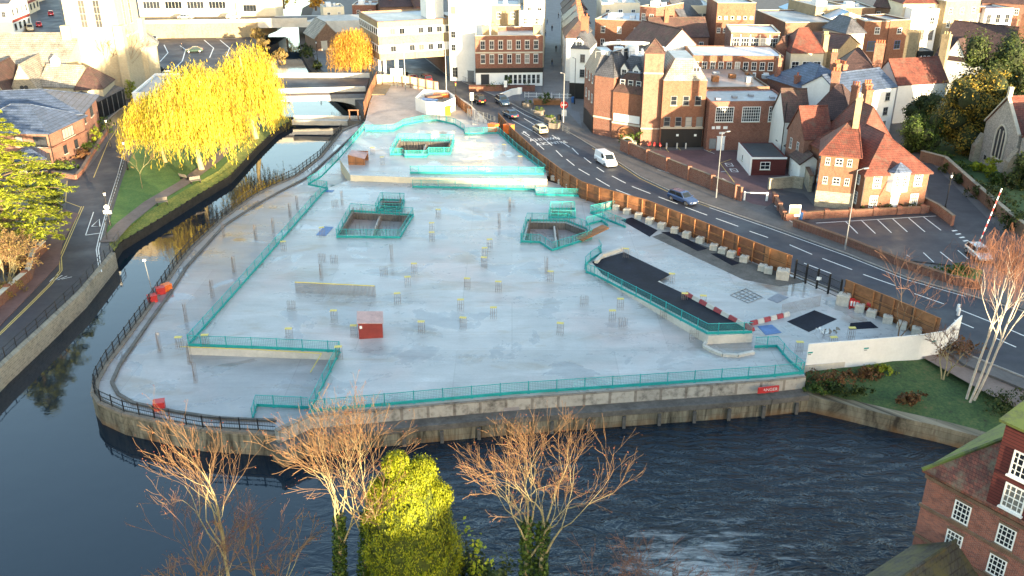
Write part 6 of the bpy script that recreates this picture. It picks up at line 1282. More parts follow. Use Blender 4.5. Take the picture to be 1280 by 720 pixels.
for xx in (4.75, 7.2):
    for zz in (.3, 2.3): b.win('f', xx, b.h+zz, 1.15, 1.5, 4, 4, sill='white_paint', off=.16)
u_ = Vector((c_[0]-a_[0], c_[1]-a_[1])).normalized(); n_ = Vector((u_.y, -u_.x)); a_ = Vector(a_); l_ = a_+u_*.35+n_*7; r_ = a_+u_*4.35+n_*7
b = Bd('mill_annexe', 'low mossy roofed annexe in front of the watermill wall', 'annexe', l_, r_, 6.9, 7.4, 'brick_mill', -2.2); b.gabley(1.6, 'slate_lichen', .3)
# -- flint church on the right
zq = 7.2; b = Bd('flint_church', 'grey flint church with tall lancet windows and red tiled roof', 'church', S(1222, 202), S(1262, 222), 14, 6.6, 'flint'); b.gabley(4.6, 'tiles_red', .1)
def lancet(b, f, u, z, w_, h_, n=3):
    m = MB(); (x, y), rz = b.face(f, u); t = .16
    pr = [(-w_/2, 0), (w_/2, 0), (w_/2, h_*.62)]+[(w_/2*math.cos(a), h_*.62+h_*.38*math.sin(a)) for a in (.5, 1.0, 1.35)]+[(0, h_)]+[(-w_/2*math.cos(a), h_*.62+h_*.38*math.sin(a)) for a in (1.35, 1.0, .5)]+[(-w_/2, h_*.62)]
    for p, q in zip(pr, pr[1:]+pr[:1]): m.tube((p[0], -.08, p[1]), (q[0], -.08, q[1]), t, t, 6)
    for i in range(1, n): xx = -w_/2+w_*i/n; m.box(xx-.09, -.12, 0, xx+.09, .0, h_*.86)
    o = m.build('window', 'stone_trim', b.root); o.location = (x, y, z); o.rotation_euler = (0, 0, rz); g = MB(); g.add([(p[0], -.04, p[1]) for p in pr], [list(range(len(pr)))]); g.build('pane', 'glass', o)
lancet(b, 'f', b.w*.52, 1.8, 2.7, 5.2)
w = MB()
for x in (-.3, b.w+.1): w = MB(); w.prism([(x-.5, -1.1), (x+.5, -1.1), (x+.5, .0), (x-.5, 0)], -.3, [2.6, 2.6, 4.6, 4.6]); b.part('buttress', w, 'rubble_stone')
w = MB(); w.prism([(-1.8, 3), (-.003, 3), (-.003, 4), (-1.8, 4)], -.3, [3, 4.6, 4.6, 3]); b.part('buttress', w, 'rubble_stone'); w = MB(); w.beam((-.12, -.1, 6.5), (b.w/2, -.1, 11.3), .5, 0, .22); w.beam((b.w/2, -.1, 11.3), (b.w+.12, -.1, 6.5), .5, 0, .22); w.box(b.w/2-.25,-.3,11.4,b.w/2+.25,.3,12.8); b.part('coping', w, 'stone_trim'); w = MB(); w.box(1.4,-.04,.8,1.9,-.002,1.5); b.part('small_window', w, 'glass')
b = Bd('flint_church', 'second flint gable of the church cut by the right edge', 'church', S(1266, 224), S(1310, 240), 13, 6.4, 'flint'); b.gabley(4.6, 'tiles_red', .1); lancet(b, 'f', b.w*.42, 1.8, 2.8, 5.2); b.door('f', b.w*.2, 1.0, 2.2)
# ---- boundary walls
def wall(name, label, pts, h, t, mat, z=0, cope=None, pier=0, cat='wall'):
    root = thing(name, label, cat, (0, 0, 0)); w = MB(); P = [(*p, z) for p in SL(pts, z)]
    for a, b in zip(P, P[1:]): w.beam(a, b, t, -.3, h)
    w.build('wall', mat, root); c = MB()
    for a, b in zip(P, P[1:]): c.beam(a, b, t+.1, h+.002, h+.1)
    c.build('coping', cope or mat, root)
    if pier:
        for p, d in spread(P, pier): q = MB(); q.box(-.3, -.3, -.2, .3, .3, h+.25); q.build('pier', mat, root, p)
    return root
wall('boundary_wall', 'tall red brick yard wall with piers above the road', [(776, 188), (800, 199), (840, 216), (880, 232), (926, 251)], 1.9, .35, 'brick_red', .1, 'brick_brown', 5.2)
wall('boundary_wall', 'low brown brick wall along the edge of the right car park', [(992, 283), (1060, 307), (1130, 335), (1190, 355), (1225, 362)], .9, .4, 'brick_dark', .1, 'brick_brown')
wall('garden_wall', 'low brick wall with piers in front of the brick house', [(966, 248), (981, 276), (1020, 272), (1075, 270), (1160, 266)], .9, .3, 'brick_red', .1, 'brick_brown', 3.4)
wall('lane_wall', 'mossy brick and stone wall along the churchyard', [(1150, 200), (1180, 208), (1215, 240), (1260, 280), (1310, 318)], 1.5, .5, 'brick_brown', .1, 'rubble_stone')
wall('lane_wall', 'short red brick wall between the car park and the lane', [(1153, 258), (1172, 268), (1190, 282)], 1.3, .35, 'brick_red', .1, 'brick_brown')
wall('stone_wall', 'ragged stone wall between the hut yard and the brick house', [(975, 195), (1000, 215), (1012, 240)], 2.4, .5, 'rubble_stone', .0, 'brick_brown'); wall('stone_wall', 'low stone yard wall behind the hut', [(960, 237), (990, 234), (1003, 236)], 1.6, .4, 'rubble_stone')
wall('kerb_bed_wall', 'low orange brick wall round the office shrub bed on the left', [(66, 219), (95, 224), (103, 216), (118, 190), (135, 165)], .6, .4, 'brick_red', ZB, 'brick_orange')
wall('boundary_wall', 'brick wall along the lane behind the office', [(133, 163), (150, 148), (168, 137)], 1.5, .35, 'brick_buff', ZB, 'brick_brown')
wall('entrance_wall', 'ragged sunlit brick wall and pier at the shrubbery by the lane', [(-20, 402), (12, 372), (38, 350), (44, 326), (57, 314)], 1.3, .5, 'brick_orange', ZB, 'stone_trim', 4)
wall('crash_wall', 'curving low white wall in front of the pub', [(626, 125), (640, 119), (652, 117)], 1.2, .3, 'render_white', 0)
# ================================================================ VEHICLES
def car(kind, label, paint, group=None):
    L, Wd, H = {'hatch': (4.1, 1.76, 1.47), 'saloon': (4.6, 1.8, 1.44), 'estate': (4.7, 1.82, 1.5), 'suv': (4.6, 1.9, 1.72), 'van': (4.9, 1.95, 1.95)}[kind]
    root = thing('parked_car' if kind != 'van' else 'delivery_van', label, 'car' if kind != 'van' else 'van', (0, 0, 0), 0, group); h2 = Wd/2; pm = 'paint_'+paint
    belt = {'hatch': .93, 'saloon': .9, 'estate': .93, 'suv': 1.05, 'van': 1.12}[kind]; cl = .2 if kind != 'suv' else .26
    # body: loft of rounded sections along x (front at +x)
    if kind == 'van': st = [(-L/2, .45, .92, .80), (-L/2+.06, .3, belt, .95), (-L*.3, cl, belt, 1), (0, cl, belt, 1), (L*.26, cl, belt, 1), (L*.40, cl, .98, .98), (L*.47, .24, .84, .92), (L/2, .34, .7, .78)]
    else: st = [(-L/2, .45, belt-.22, .76), (-L/2+.1, .28, belt-.02, .92), (-L*.33, cl, belt, .99), (-L*.1, cl, belt, 1), (L*.16, cl, belt-.02, 1), (L*.30, cl, belt-.12, .98), (L*.43, .22, belt-.2, .93), (L/2-.04, .28, belt-.3, .84), (L/2, .36, belt-.36, .72)]
    vs, fs = [], []; k = 8
    for x, zb, zt, f in st:
        w_ = h2*f; vs += [(x, -w_*.86, zb), (x, -w_, zb+.14), (x, -w_, zt-.16), (x, -w_*.90, zt), (x, w_*.90, zt), (x, w_, zt-.16), (x, w_, zb+.14), (x, w_*.86, zb)]
    n = len(st)
    for i in range(n-1):
        for j in range(k): fs.append([i*k+j, i*k+(j+1) % k, (i+1)*k+(j+1) % k, (i+1)*k+j])
    fs += [list(range(k)), [(n-1)*k+j for j in range(k-1, -1, -1)]]
    m = MB(); m.add(vs, fs)
    # cabin
    xr0, xr1, xf1, xf0 = {'hatch': (-L*.47, -L*.36, L*.10, L*.27), 'saloon': (-L*.37, -L*.22, L*.07, L*.25), 'estate': (-L*.48, -L*.40, L*.06, L*.24), 'suv': (-L*.48, -L*.40, L*.08, L*.24), 'van': (-L*.49, -L*.475, L*.17, L*.36)}[kind]
    wb, wt = h2*.90, h2*.74 if kind != 'van' else h2*.82; b0 = belt-.03
    cv = [(xr0, -wb, b0), (xf0, -wb, b0-.06), (xf0, wb, b0-.06), (xr0, wb, b0), (xr1, -wt, H-.05), (xf1, -wt, H-.02), (xf1, wt, H-.02), (xr1, wt, H-.05), (xr1+.35, -wt*.9, H), (xf1-.3, -wt*.9, H+.02), (xf1-.3, wt*.9, H+.02), (xr1+.35, wt*.9, H)]
    m.add(cv, [[0,1,5,4],[1,2,6,5],[2,3,7,6],[3,0,4,7],[4,5,9,8],[5,6,10,9],[6,7,11,10],[7,4,8,11],[8,9,10,11]])
    m.build('body', pm, root)
    def pane(a, b, c, d, nm, i0=.08, i1=.92, j0=.14, j1=.88, push=.012):
        A, B, C, D = map(Vector, (a, b, c, d)); f = lambda u, v: (A.lerp(B, u)).lerp(D.lerp(C, u), v); nn = (B-A).cross(D-A).normalized()
        ctr = (A+B+C+D)/4
        if nn.dot(ctr-Vector((0, 0, .9))) < 0: nn = -nn
        w = MB(); q = [f(i0, j0), f(i1, j0), f(i1, j1), f(i0, j1)]; w.add([p+nn*push for p in q]+[p-nn*.01 for p in q], [[0,1,2,3],[7,6,5,4],[0,4,5,1],[1,5,6,2],[2,6,7,3],[3,7,4,0]]); w.build(nm, 'car_glass', root)
    pane(cv[1], cv[2], cv[6], cv[5], 'windscreen'); 
    if kind != 'van': pane(cv[3], cv[0], cv[4], cv[7], 'rear_window')
    for s_, (p0, p1, p2, p3) in ((-1, (0, 1, 5, 4)), (1, (3, 2, 6, 7))):
        if kind == 'van': pane(cv[p0], cv[p1], cv[p2], cv[p3], 'side_window', .66, .90, .2, .86)
        else: pane(cv[p0], cv[p1], cv[p2], cv[p3], 'side_window', .08, .49, .14, .86); pane(cv[p0], cv[p1], cv[p2], cv[p3], 'side_window', .53, .92, .14, .86)
    rw = .33 if kind != 'suv' else .37; wm = rm_ = None
    for x in (-L*.30, L*.31):
        for s_ in (-1, 1):
            if wm is None:
                t_ = MB(); t_.tube((0, -.11, 0), (0, .11, 0), rw, rw, 14); o = t_.build('wheel', 'tyre', root, (x, s_*(h2-.09), rw)); r_ = MB(); r_.tube((0, -.118, 0), (0, .118, 0), rw*.62, rw*.62, 10); p = r_.build('rim', 'alloy', o); wm, rm_ = o.data, p.data
            else:
                o = bpy.data.objects.new('wheel', wm); p = bpy.data.objects.new('rim', rm_); col.objects.link(o); col.objects.link(p); o.parent = root; p.parent = o; o.location = (x, s_*(h2-.09), rw)
    for s_ in (-1, 1):
        w = MB(); w.box(L/2-.20, s_*h2*.62-.17, belt-.50, L/2-.03, s_*h2*.62+.17, belt-.34); w.build('headlight', 'lamp_clear', root)
        w = MB(); w.box(-L/2-.01, s_*h2*.62-.14, belt-.34, -L/2+.1, s_*h2*.62+.14, belt-.12); w.build('tail_light', 'lamp_red', root)
        w = MB(); w.box(L*.19, s_*h2*.97-.1, belt-.02, L*.19+.16, s_*h2*.97+.1, belt+.13); w.build('wing_mirror', pm, root)
    w = MB(); w.box(L/2-.02, -.26, .38, L/2+.015, .26, .49); w.build('number_plate', 'white_paint', root); w = MB(); w.box(-L/2-.015, -.26, .5, -L/2+.02, .26, .61); w.build('number_plate', 'plate_yellow', root)
    return root
def place(kind, paint, u, v, du, dv, label, z=.004):
    o = car(kind, label, paint); a = Vector(S3(u, v, z)); b = Vector(S3(u+du, v+dv, z)); o.location = a; o.rotation_euler = (0, 0, math.atan2(b.y-a.y, b.x-a.x)); return o
place('van', 'white', 757, 205, 8, 5, 'white delivery van heading down the main road')
place('estate', 'blue', 853, 252, 16, 6, 'dark blue car on the main road below the brick yard wall')
place('hatch', 'beige', 675, 165, -9, -6, 'cream car driving up the road behind the others')
place('saloon', 'navy', 638, 146, -9, -5, 'blue saloon car nearest the far hoarding')
place('suv', 'navy', 628, 130, 8, 5, 'dark blue estate coming towards the camera at the junction')
place('suv', 'black', 598, 128, -9, -5, 'black and red car at the junction beside the far hoarding')
place('suv', 'maroon', 532, 102, -9, -5, 'dark maroon car waiting beneath the office on stilts'); place('hatch', 'maroon', 515, 101, -9, -5, 'small dark car ahead of the maroon one under the office'); place('saloon', 'black', 505, 97, -9, -5, 'black car deepest under the office')
place('hatch', 'silver', 1222, 321, 9, 7, 'pale car beside the raised barrier arm', .13)
place('saloon', 'green', 243, 65, -10, 0.5, 'dark green car driving through the left car park', ZL); place('suv', 'black', 197, 91, 10, -3, 'black off roader parked at the near side of left car park', ZL); place('hatch', 'silver', 193, 51, 1, 6, 'small silver car by the retaining wall', ZL); place('hatch', 'black', 189, 99, 10, -2, 'black car behind the white pavilion', ZL)
place('saloon', 'silver', 232, 24, 10, 0, 'silver car on the elevated road, left one', 3.23); place('hatch', 'white', 292, 23.5, 10, 0, 'white car on the elevated road, right one', 3.23)
place('hatch', 'red', 64, 19, 1, 5, 'bright red car in the top left street', ZL); place('hatch', 'red', 49, 33, 2, 5, 'red car parked by the top left shops', ZL); place('van', 'beige', 38, 38, 2, 5, 'orange tan van parked by the top left shops', ZL)
for k, (u, v) in enumerate(((201, 104), (212, 97), (222, 101))): place('hatch', ('grey', 'white', 'silver')[k], u, v, 10, 3, ('grey', 'white', 'silver')[k]+' car parked between the pavilion and the black off roader', ZL)
# motorbikes by the garage doors
def motorbike(label, x, y, rz, paint):
    root = thing('motorbike', label, 'motorbike', (x, y, .008), rz); w = MB()
    for xx in (-.65, .65): w.lathe((0, 0, 0), [(.01, 0)], 3) if False else w.tube((xx, -.06, .31), (xx, .06, .31), .31, .31, 12)
    w.build('wheel', 'tyre', root); w = MB(); w.add([(-.75,-.12,.62),(-.1,-.15,.55),(.45,-.12,.75),(.3,-.1,.98),(-.2,-.12,.82),(-.7,-.1,.86),(-.75,.12,.62),(-.1,.15,.55),(.45,.12,.75),(.3,.1,.98),(-.2,.12,.82),(-.7,.1,.86)], [[0,1,2,3,4,5],[11,10,9,8,7,6]]+[[i,(i+1)%6,6+(i+1)%6,6+i] for i in range(6)]); w.build('body', paint, root); w = MB(); w.tube((.42,-.35,1.02),(.42,.35,1.02),.025,.025,5); w.tube((.62,0,.35),(.42,0,1.0),.05,.05,5); w.build('handlebar', 'black_paint', root)
for k, (u, v) in enumerate(((811, 184), (817, 184.3), (824, 184.6))): x, y = S(u, v); motorbike('red motorbike by the garage, '+('the left one', 'the middle one', 'the right one')[k], x, y-.6, R(70+8*k), 'red_plastic')

# ================================================================ PEOPLE
def person(label, x, y, z, rz, top, legs, group=None, stride=.22):
    root = thing('person', label, 'person', (x, y, z), rz, group)
    me = bpy.data.meshes.new('body'); V = [(0,0,.95),(0,0,1.18),(0,0,1.42),(0,0,1.52),(.02,0,1.62),(.02,0,1.74), (0,.1,.9),(stride*.6,.11,.5),(stride,.11,.07),(stride+.16,.11,.03), (0,-.1,.9),(-stride*.3,-.11,.5),(-stride*1.2,-.11,.09),(-stride*1.2+.16,-.11,.04), (0,.19,1.40),(-.08,.25,1.13),(.04,.25,.88),(0,-.19,1.40),(.08,-.25,1.13),(.2,-.25,.9)]
    E_ = [(0,1),(1,2),(2,3),(3,4),(4,5),(0,6),(6,7),(7,8),(8,9),(0,10),(10,11),(11,12),(12,13),(2,14),(14,15),(15,16),(2,17),(17,18),(18,19)]
    rr = [.15,.14,.15,.06,.09,.08,.09,.07,.05,.045,.09,.07,.05,.045,.07,.05,.04,.07,.05,.04]
    me.from_pydata(V, E_, []); o = bpy.data.objects.new('body', me); col.objects.link(o); o.parent = root; md = o.modifiers.new('skin', 'SKIN'); 
    for sv, r_ in zip(me.skin_vertices[0].data, rr): sv.radius = (r_, r_)
    me.skin_vertices[0].data[0].use_root = True; sb = o.modifiers.new('sub', 'SUBSURF'); sb.levels = 1; sb.render_levels = 1
    dg = bpy.context.evaluated_depsgraph_get(); m2 = bpy.data.meshes.new_from_object(o.evaluated_get(dg)); o.modifiers.clear(); o.data = m2
    for nm in ('skin', top, legs): m2.materials.append(MATS[nm])
    for p in m2.polygons: c = p.center; p.material_index = 2 if c.z < .98 else (1 if c.z < 1.5 and not (c.z < .95) else 0); p.use_smooth = True
    w = MB(); w.lathe((0,0,1.66), [(.09,0),(.11,.06),(.09,.14),(.02,.17)], 9); w.build('hair', 'hair', root, smooth=True); return root
PEOPLE = [(690, 82, 'dark walker in the middle of the pedestrian street'), (695, 64, 'dark walker higher up the pedestrian street near its right side'), (682, 45, 'person in dark clothes by the left shops of pedestrian street'), (690, 38, 'person in dark clothes at the top of pedestrian street'), (684, 30, 'small distant figure far up the pedestrian street'), (698, 22, 'farthest tiny figure up the pedestrian street')]
for k, (u, v, lb) in enumerate(PEOPLE): x, y = S(u, v+1, 0); person(lb, x, y, .01, rnd.uniform(0, 6), 'cloth_dark', 'cloth_dark' if k % 2 else 'cloth_blue')
x, y = S(228, 62, ZL); person('person in dark clothes crossing the left car park', x, y, ZL, 1, 'cloth_dark', 'cloth_dark')

# ================================================================ LAMPS, SIGNS, STREET FURNITURE
def lamp(label, u, v, h, z=.12, arm=(-1.1, 0), mat='steel', group=None):
    root = thing('street_lamp', label, 'street lamp', S3(u, v, z), 0, group); w = MB(); w.tube((0,0,0), (0,0,1.3), .13, .12, 8); w.tube((0,0,1.3), (0,0,h), .075, .055, 8); w.build('pole', mat, root); w = MB(); w.tube((0,0,h-.05), (arm[0]*.7, arm[1]*.7, h+.12), .045, .04, 6); w.build('arm', mat, root)
    w = MB(); a = Vector((arm[0]*.7, arm[1]*.7, h+.12)); b = Vector((arm[0]*1.25, arm[1]*1.25, h+.16)); w.beam(a, b, .26, -.06, .06); w.build('lamp_head', 'grey_paint', root); return root
lamp('tall pale lamp post on the pavement by the right car park', 1056, 312, 10, .12, (1.1, .3)); lamp('tall pale lamp post in front of the brick yard wall', 895, 247, 9.3, .12, (.9, .3)); lamp('pale lamp post at the corner of the pedestrian street', 704, 153, 9.0, .1, (-.6, -.1)); lamp('pale lamp post beside the road below the stair tower', 558, 116, 9, .01, (-.9, 0)); lamp('lamp post next to the white sign under the office', 507, 112, 7.5, .9, (.8, 0)); lamp('thin dark lamp post at the brick corner wing', 718, 130, 9, .1, (-.5, 0), 'black_paint')
def heritage(label, u, v, h, z):
    root = thing('lamp_post', label, 'lamp post', S3(u, v, z)); w = MB(); w.lathe((0,0,0), [(.16,0),(.14,.5),(.08,.7),(.06,1.2),(.05,h)], 8); w.tube((-.3,0,h*.8),(.3,0,h*.8),.025,.025,5); w.build('pole', 'black_paint', root); w = MB(); w.lathe((0,0,h), [(.1,0),(.2,.4),(.22,.42)], 6); w.build('lantern', 'lamp_clear', root); w = MB(); w.lathe((0,0,h+.42), [(.25,0),(.1,.2),(.03,.35)], 6); w.build('lantern_cap', 'black_paint', root); return root
hl = heritage('black lantern post with two round signs on the lawn edge', 138, 282, 4.2, ZL); w = MB(); w.tube((-.0,-.12,2.6),(0,-.09,2.6),.36,.36,14); w.build('round_sign', 'white_paint', hl); w = MB(); w.box(-.55,-.12,1.7,.55,-.08,2.15); w.build('sign_plate', 'white_paint', hl)
heritage('black lantern post beside the lane near the willow', 160, 213, 4.2, ZL); heritage('black lantern post by the office hedge', 138, 183, 4.2, ZL); heritage('dark lantern post on the church lane', 1181, 262, 4.5, .12); heritage('dark lantern post by the upper river path', 397, 76, 4.2, 0)
def signpost(label, u, v, h, z, plate, col_=('white_paint',), body=None, rz=0):
    root = thing('sign_post', label, 'sign', S3(u, v, z), rz); w = MB(); w.tube((0,0,0), (0,0,h), .05, .05, 6); w.build('post', 'grey_paint', root); w = MB(); w.box(-plate[0]/2,-.09,h-plate[1],plate[0]/2,-.05,h); o = w.build('plate', list(col_), root)
    if body: text(body, plate[1]*.5, 'black_paint', o, (0,-.093,h-plate[1]/2), (math.pi/2,0,0))
    return root
signpost('large blank white road sign beneath the office on stilts', 497, 113, 4.6, .3, (2.6, 1.5)); signpost('white bordered bollard sign at the junction island, left one', 590, 132, 2.6, 0, (.7, 1.5)); signpost('white bordered sign in front of the pub door', 632, 116, 2.6, 0, (.7, 1.4)); signpost('white bordered sign by the crash wall and planters', 649, 125, 2.6, .01, (.7, 1.4))
rs = thing('road_sign', 'round red no entry style sign above a white plate near planters', 'sign', S3(705, 151, .12)); w = MB(); w.tube((0,0,0),(0,0,3.4),.06,.06,6); w.build('post', 'grey_paint', rs); w = MB(); w.tube((0,-.12,3.0),(0,-.07,3.0),.7,.7,16); d_ = w.build('disc', 'red_plastic', rs); w = MB(); w.box(-.45,-.135,2.9,.45,-.122,3.1); w.build('bar', 'white_paint', d_); w = MB(); w.box(-.45,-.12,.9,.45,-.07,2.1); w.build('plate', 'white_paint', rs)
br_ = thing('notice_board', 'white and yellow notice board by the house forecourt wall', 'notice board', S3(992, 275, .13)); w = MB(); w.box(-.75,-.05,.5,.75,.05,2.1); o = w.build('board', 'white_paint', br_); w = MB(); w.box(-.68,-.06,.85,.68,-.052,1.75); w.build('poster', 'yellow_plastic', o); w = MB(); w.box(-.7,-.04,0,-.6,.04,.498); w.box(.6,-.04,0,.7,.04,.498); w.build('legs', 'grey_paint', br_)
w = MB(); w.lathe((0,0,0), [(.3,0),(.34,.9),(.36,.95),(.3,1.0)], 10); tag(w.build('blue_bin', 'blue_paint', None, S3(1000, 274, .13)), 'blue bin beside the yellow notice board', 'bin')
# planters, bins and benches by the pedestrian street
def planter(label, u, v, w_, d_, h_, mat, rz=0, plants=True):
    root = thing('planter', label, 'planter', S3(u, v, .01), rz); w = MB(); w.box(-w_/2,-d_/2,0,w_/2,d_/2,h_); w.box(-w_/2-.06,-d_/2-.06,h_+.002,w_/2+.06,d_/2+.06,h_+.1); w.build('box', mat, root)
    if plants:
        P, N = clumps(int(u), 160, [(0, 0, h_+.35, w_*.45, d_*.45, .4)]); leafmesh('plants', P, N, .25, .7, 'leaf_green', root, seed=int(u))
planter('long timber planter with palm in front of the pedestrian street', 684, 131, 5.5, 1.6, 1.0, 'timber', 0)
for k, (u, v) in enumerate(((660, 135), (674, 144), (687, 153), (693, 160))): planter('square timber planter on the kerb, '+('first from the pub', 'second from the pub', 'third from the pub', 'nearest the brick wing')[k], u, v, 1.7, 1.3, .9, 'timber_grey', R(-30))
planter('low brick planter bed with yellow shrubs at the pub wall', 610, 113, 8, 2, .9, 'brick_orange'); planter('dark hedge planter before the pub windows', 648, 113.5, 7, 1.6, 1.0, 'brick_dark')
for u, v, lb in ((654, 133, 'black litter bin by the first planter'), (699, 150, 'black bin behind the round sign'), (716, 128, 'blue bin bag pile at the white corner house')):
    w = MB(); w.lathe((0,0,0), [(.32,0),(.36,.9),(.38,1.0),(.2,1.15)], 10); tag(w.build('litter_bin', 'black_paint' if 'blue' not in lb else 'blue_paint', None, S3(u, v, .05)), lb, 'bin')
railing('picket_fence', 'pale picket fence across the foot of the pedestrian street', [S3(656, 122, .01), S3(714, 124, .01)], 1.2, 1.6, 'white_paint', (.3, .9), 'fence', infill=.22, r=.03)
railing('pedestrian_railing', 'grey pedestrian railing along the kerb below the pub', [S3(u, v, .12) for u, v in [(664, 143), (690, 157), (705, 164), (712, 168)]], 1.1, 1.8, 'grey_paint', (.1, 1.05), 'railing', infill=.25)
railing('pedestrian_railing', 'grey railing beside the road at the stair tower', [S3(u, v, .05) for u, v in [(562, 95), (590, 106)]], 1.1, 1.8, 'grey_paint', (.1, 1.05), 'railing', infill=.25)
for k, u in enumerate((833, 846, 857)): w = MB(); w.lathe((0,0,0), [(.13,0),(.13,.85),(.09,.95)], 8); tag(w.build('bollard', 'concrete_pale', None, S3(u, 185.6, .008)), 'pale bollard before the black garage door, '+('left', 'middle', 'right')[k]+' one', 'bollard')
sp = thing('signal_pole', 'dark traffic signal pole in the road junction', 'traffic signal', S3(570, 124, .02)); w = MB(); w.tube((0,0,0),(0,0,3.6),.06,.06,6); w.build('post', 'black_paint', sp); w = MB(); w.box(-.2,-.2,2.6,.2,.05,3.7); hd = w.build('signal_head', 'black_paint', sp); 
for zz, mt in ((3.45, 'lamp_red'), (3.15, 'plate_yellow'), (2.85, 'leaf_lime')): w = MB(); w.tube((0,-.22,zz),(0,-.2,zz),.1,.1,8); w.build('signal_lamp', mt, hd)
# height barrier and raised red and white arm
hb = thing('height_barrier', 'white bar barrier across the yard entrance', 'barrier', (0, 0, 0)); a = Vector(S3(930, 250, .13)); b = Vector(S3(958, 251, .13)); w = MB(); w.tube(a+Vector((0,0,1.1)), b+Vector((0,0,1.1)), .09, .09, 6); w.build('bar', 'white_paint', hb)
for p in (a, b): w = MB(); w.box(-.12,-.12,0,.12,.12,1.25); w.build('post', 'white_paint', hb, p)
ra = thing('barrier_arm', 'raised red and white striped barrier arm at the car park exit', 'barrier arm', S3(1222, 313, .13)); w = MB(); w.box(-.25,-.25,0,.25,.25,1.1); w.build('cabinet', 'red_plastic', ra); w = MB(); p = Vector((0,0,1.0)); q = Vector((2.0,1.4,7.4))
for i in range(14): w.tube(p.lerp(q, i/14), p.lerp(q, (i+1)/14), .07, .07, 6, i % 2)
w.build('arm', ['red_plastic', 'white_paint'], ra)
for u, v in ((1197, 389), (1197.5, 394)): 
    w = MB(); w.lathe((0,0,0), [(.16,0),(.16,.7),(.12,.8)], 8); tag(w.build('marker_post', 'white_paint', None, S3(u, v, .02)), 'small white marker post on the road edge near the white fence', 'bollard', 'white marker posts')
# benches on the lawn
def bench(label, u, v, rz):
    root = thing('park_bench', label, 'bench', S3(u, v, ZL+.06), rz); w = MB()
    for i in range(4): w.box(-.8, -.25+.13*i, .43, .8, -.14+.13*i, .47)
    w.build('seat', 'timber_grey', root); w = MB(); w.add([(-.8,.27,.5),(.8,.27,.5),(.8,.42,.95),(-.8,.42,.95),(-.8,.31,.5),(.8,.31,.5),(.8,.46,.95),(-.8,.46,.95)], [[0,1,2,3],[7,6,5,4],[0,4,5,1],[1,5,6,2],[2,6,7,3],[3,7,4,0]]); w.build('backrest', 'timber_grey', root)
    for x in (-.7, .62): w = MB(); w.box(x,-.22,-.05,x+.08,.3,.43); w.build('leg', 'black_paint', root)
bench('grey bench on the lawn under the big willow', 231, 224, R(150)); bench('small bench by the riverside path, upper one', 245, 229, R(35)); bench('small bench by the riverside path, lower one', 203, 256, R(30))
wt = thing('watering_arch', 'grey stone roundel sculpture in the shrub bed by the yard wall', 'sculpture', S3(783, 187, .1)); w = MB()
for k in range(14): a0 = 2*math.pi*k/14; a1 = 2*math.pi*(k+1)/14; w.tube((1.0*math.cos(a0), 0, 1.1+1.0*math.sin(a0)), (1.0*math.cos(a1), 0, 1.1+1.0*math.sin(a1)), .16, .16, 5)
w.build('ring', 'rubble_stone', wt); w = MB(); w.box(-.3,-.3,0,1.6,.9,1.3); w.build('block', 'rubble_stone', wt)
# ================================================================ TREES AND PLANTS
# near bank, cut by the bottom edge
def at_bank(u, v, Y, z=-2.1): return (( u-640)/FPX*(Y*math.cos(PITCH)+(CAM_H-ZAT(v, Y))*math.sin(PITCH)), Y, z)
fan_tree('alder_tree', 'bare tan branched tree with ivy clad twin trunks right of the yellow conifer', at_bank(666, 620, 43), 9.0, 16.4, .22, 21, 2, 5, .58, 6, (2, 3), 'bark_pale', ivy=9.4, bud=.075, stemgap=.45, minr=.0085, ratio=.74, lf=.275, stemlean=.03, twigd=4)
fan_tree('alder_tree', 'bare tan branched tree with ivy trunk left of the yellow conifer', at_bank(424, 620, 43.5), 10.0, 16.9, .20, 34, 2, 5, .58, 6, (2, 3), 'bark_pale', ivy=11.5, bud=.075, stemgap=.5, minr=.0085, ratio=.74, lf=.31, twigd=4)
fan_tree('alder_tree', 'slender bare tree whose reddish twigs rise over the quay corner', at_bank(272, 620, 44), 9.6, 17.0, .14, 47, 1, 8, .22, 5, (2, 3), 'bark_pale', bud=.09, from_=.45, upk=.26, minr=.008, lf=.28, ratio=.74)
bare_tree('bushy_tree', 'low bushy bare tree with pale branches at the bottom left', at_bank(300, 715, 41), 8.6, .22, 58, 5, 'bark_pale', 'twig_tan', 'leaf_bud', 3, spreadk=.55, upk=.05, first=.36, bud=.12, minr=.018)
bare_tree('thicket_tree', 'dull brown bare thicket left of the slender bare tree', at_bank(232, 700, 44), 9.6, .14, 63, 5, 'bark', 'twig_brown', 'leaf_rust', 3, spreadk=.5, upk=.1, first=.36, bud=.08)
bare_tree('thicket_tree', 'dark red bare tree over the foaming weir water', at_bank(818, 720, 43), 8.8, .16, 71, 6, 'bark', 'twig_brown', 'leaf_bud', 2, spreadk=.5, upk=.08, first=.36, bud=.07)
bare_tree('thicket_tree', 'small dark bare shrub tree between the tan tree and red tree', at_bank(735, 740, 42), 7.5, .12, 77, 5, 'bark', 'twig_brown', 'leaf_rust', 2, spreadk=.55, upk=.06, first=.36, bud=.07)
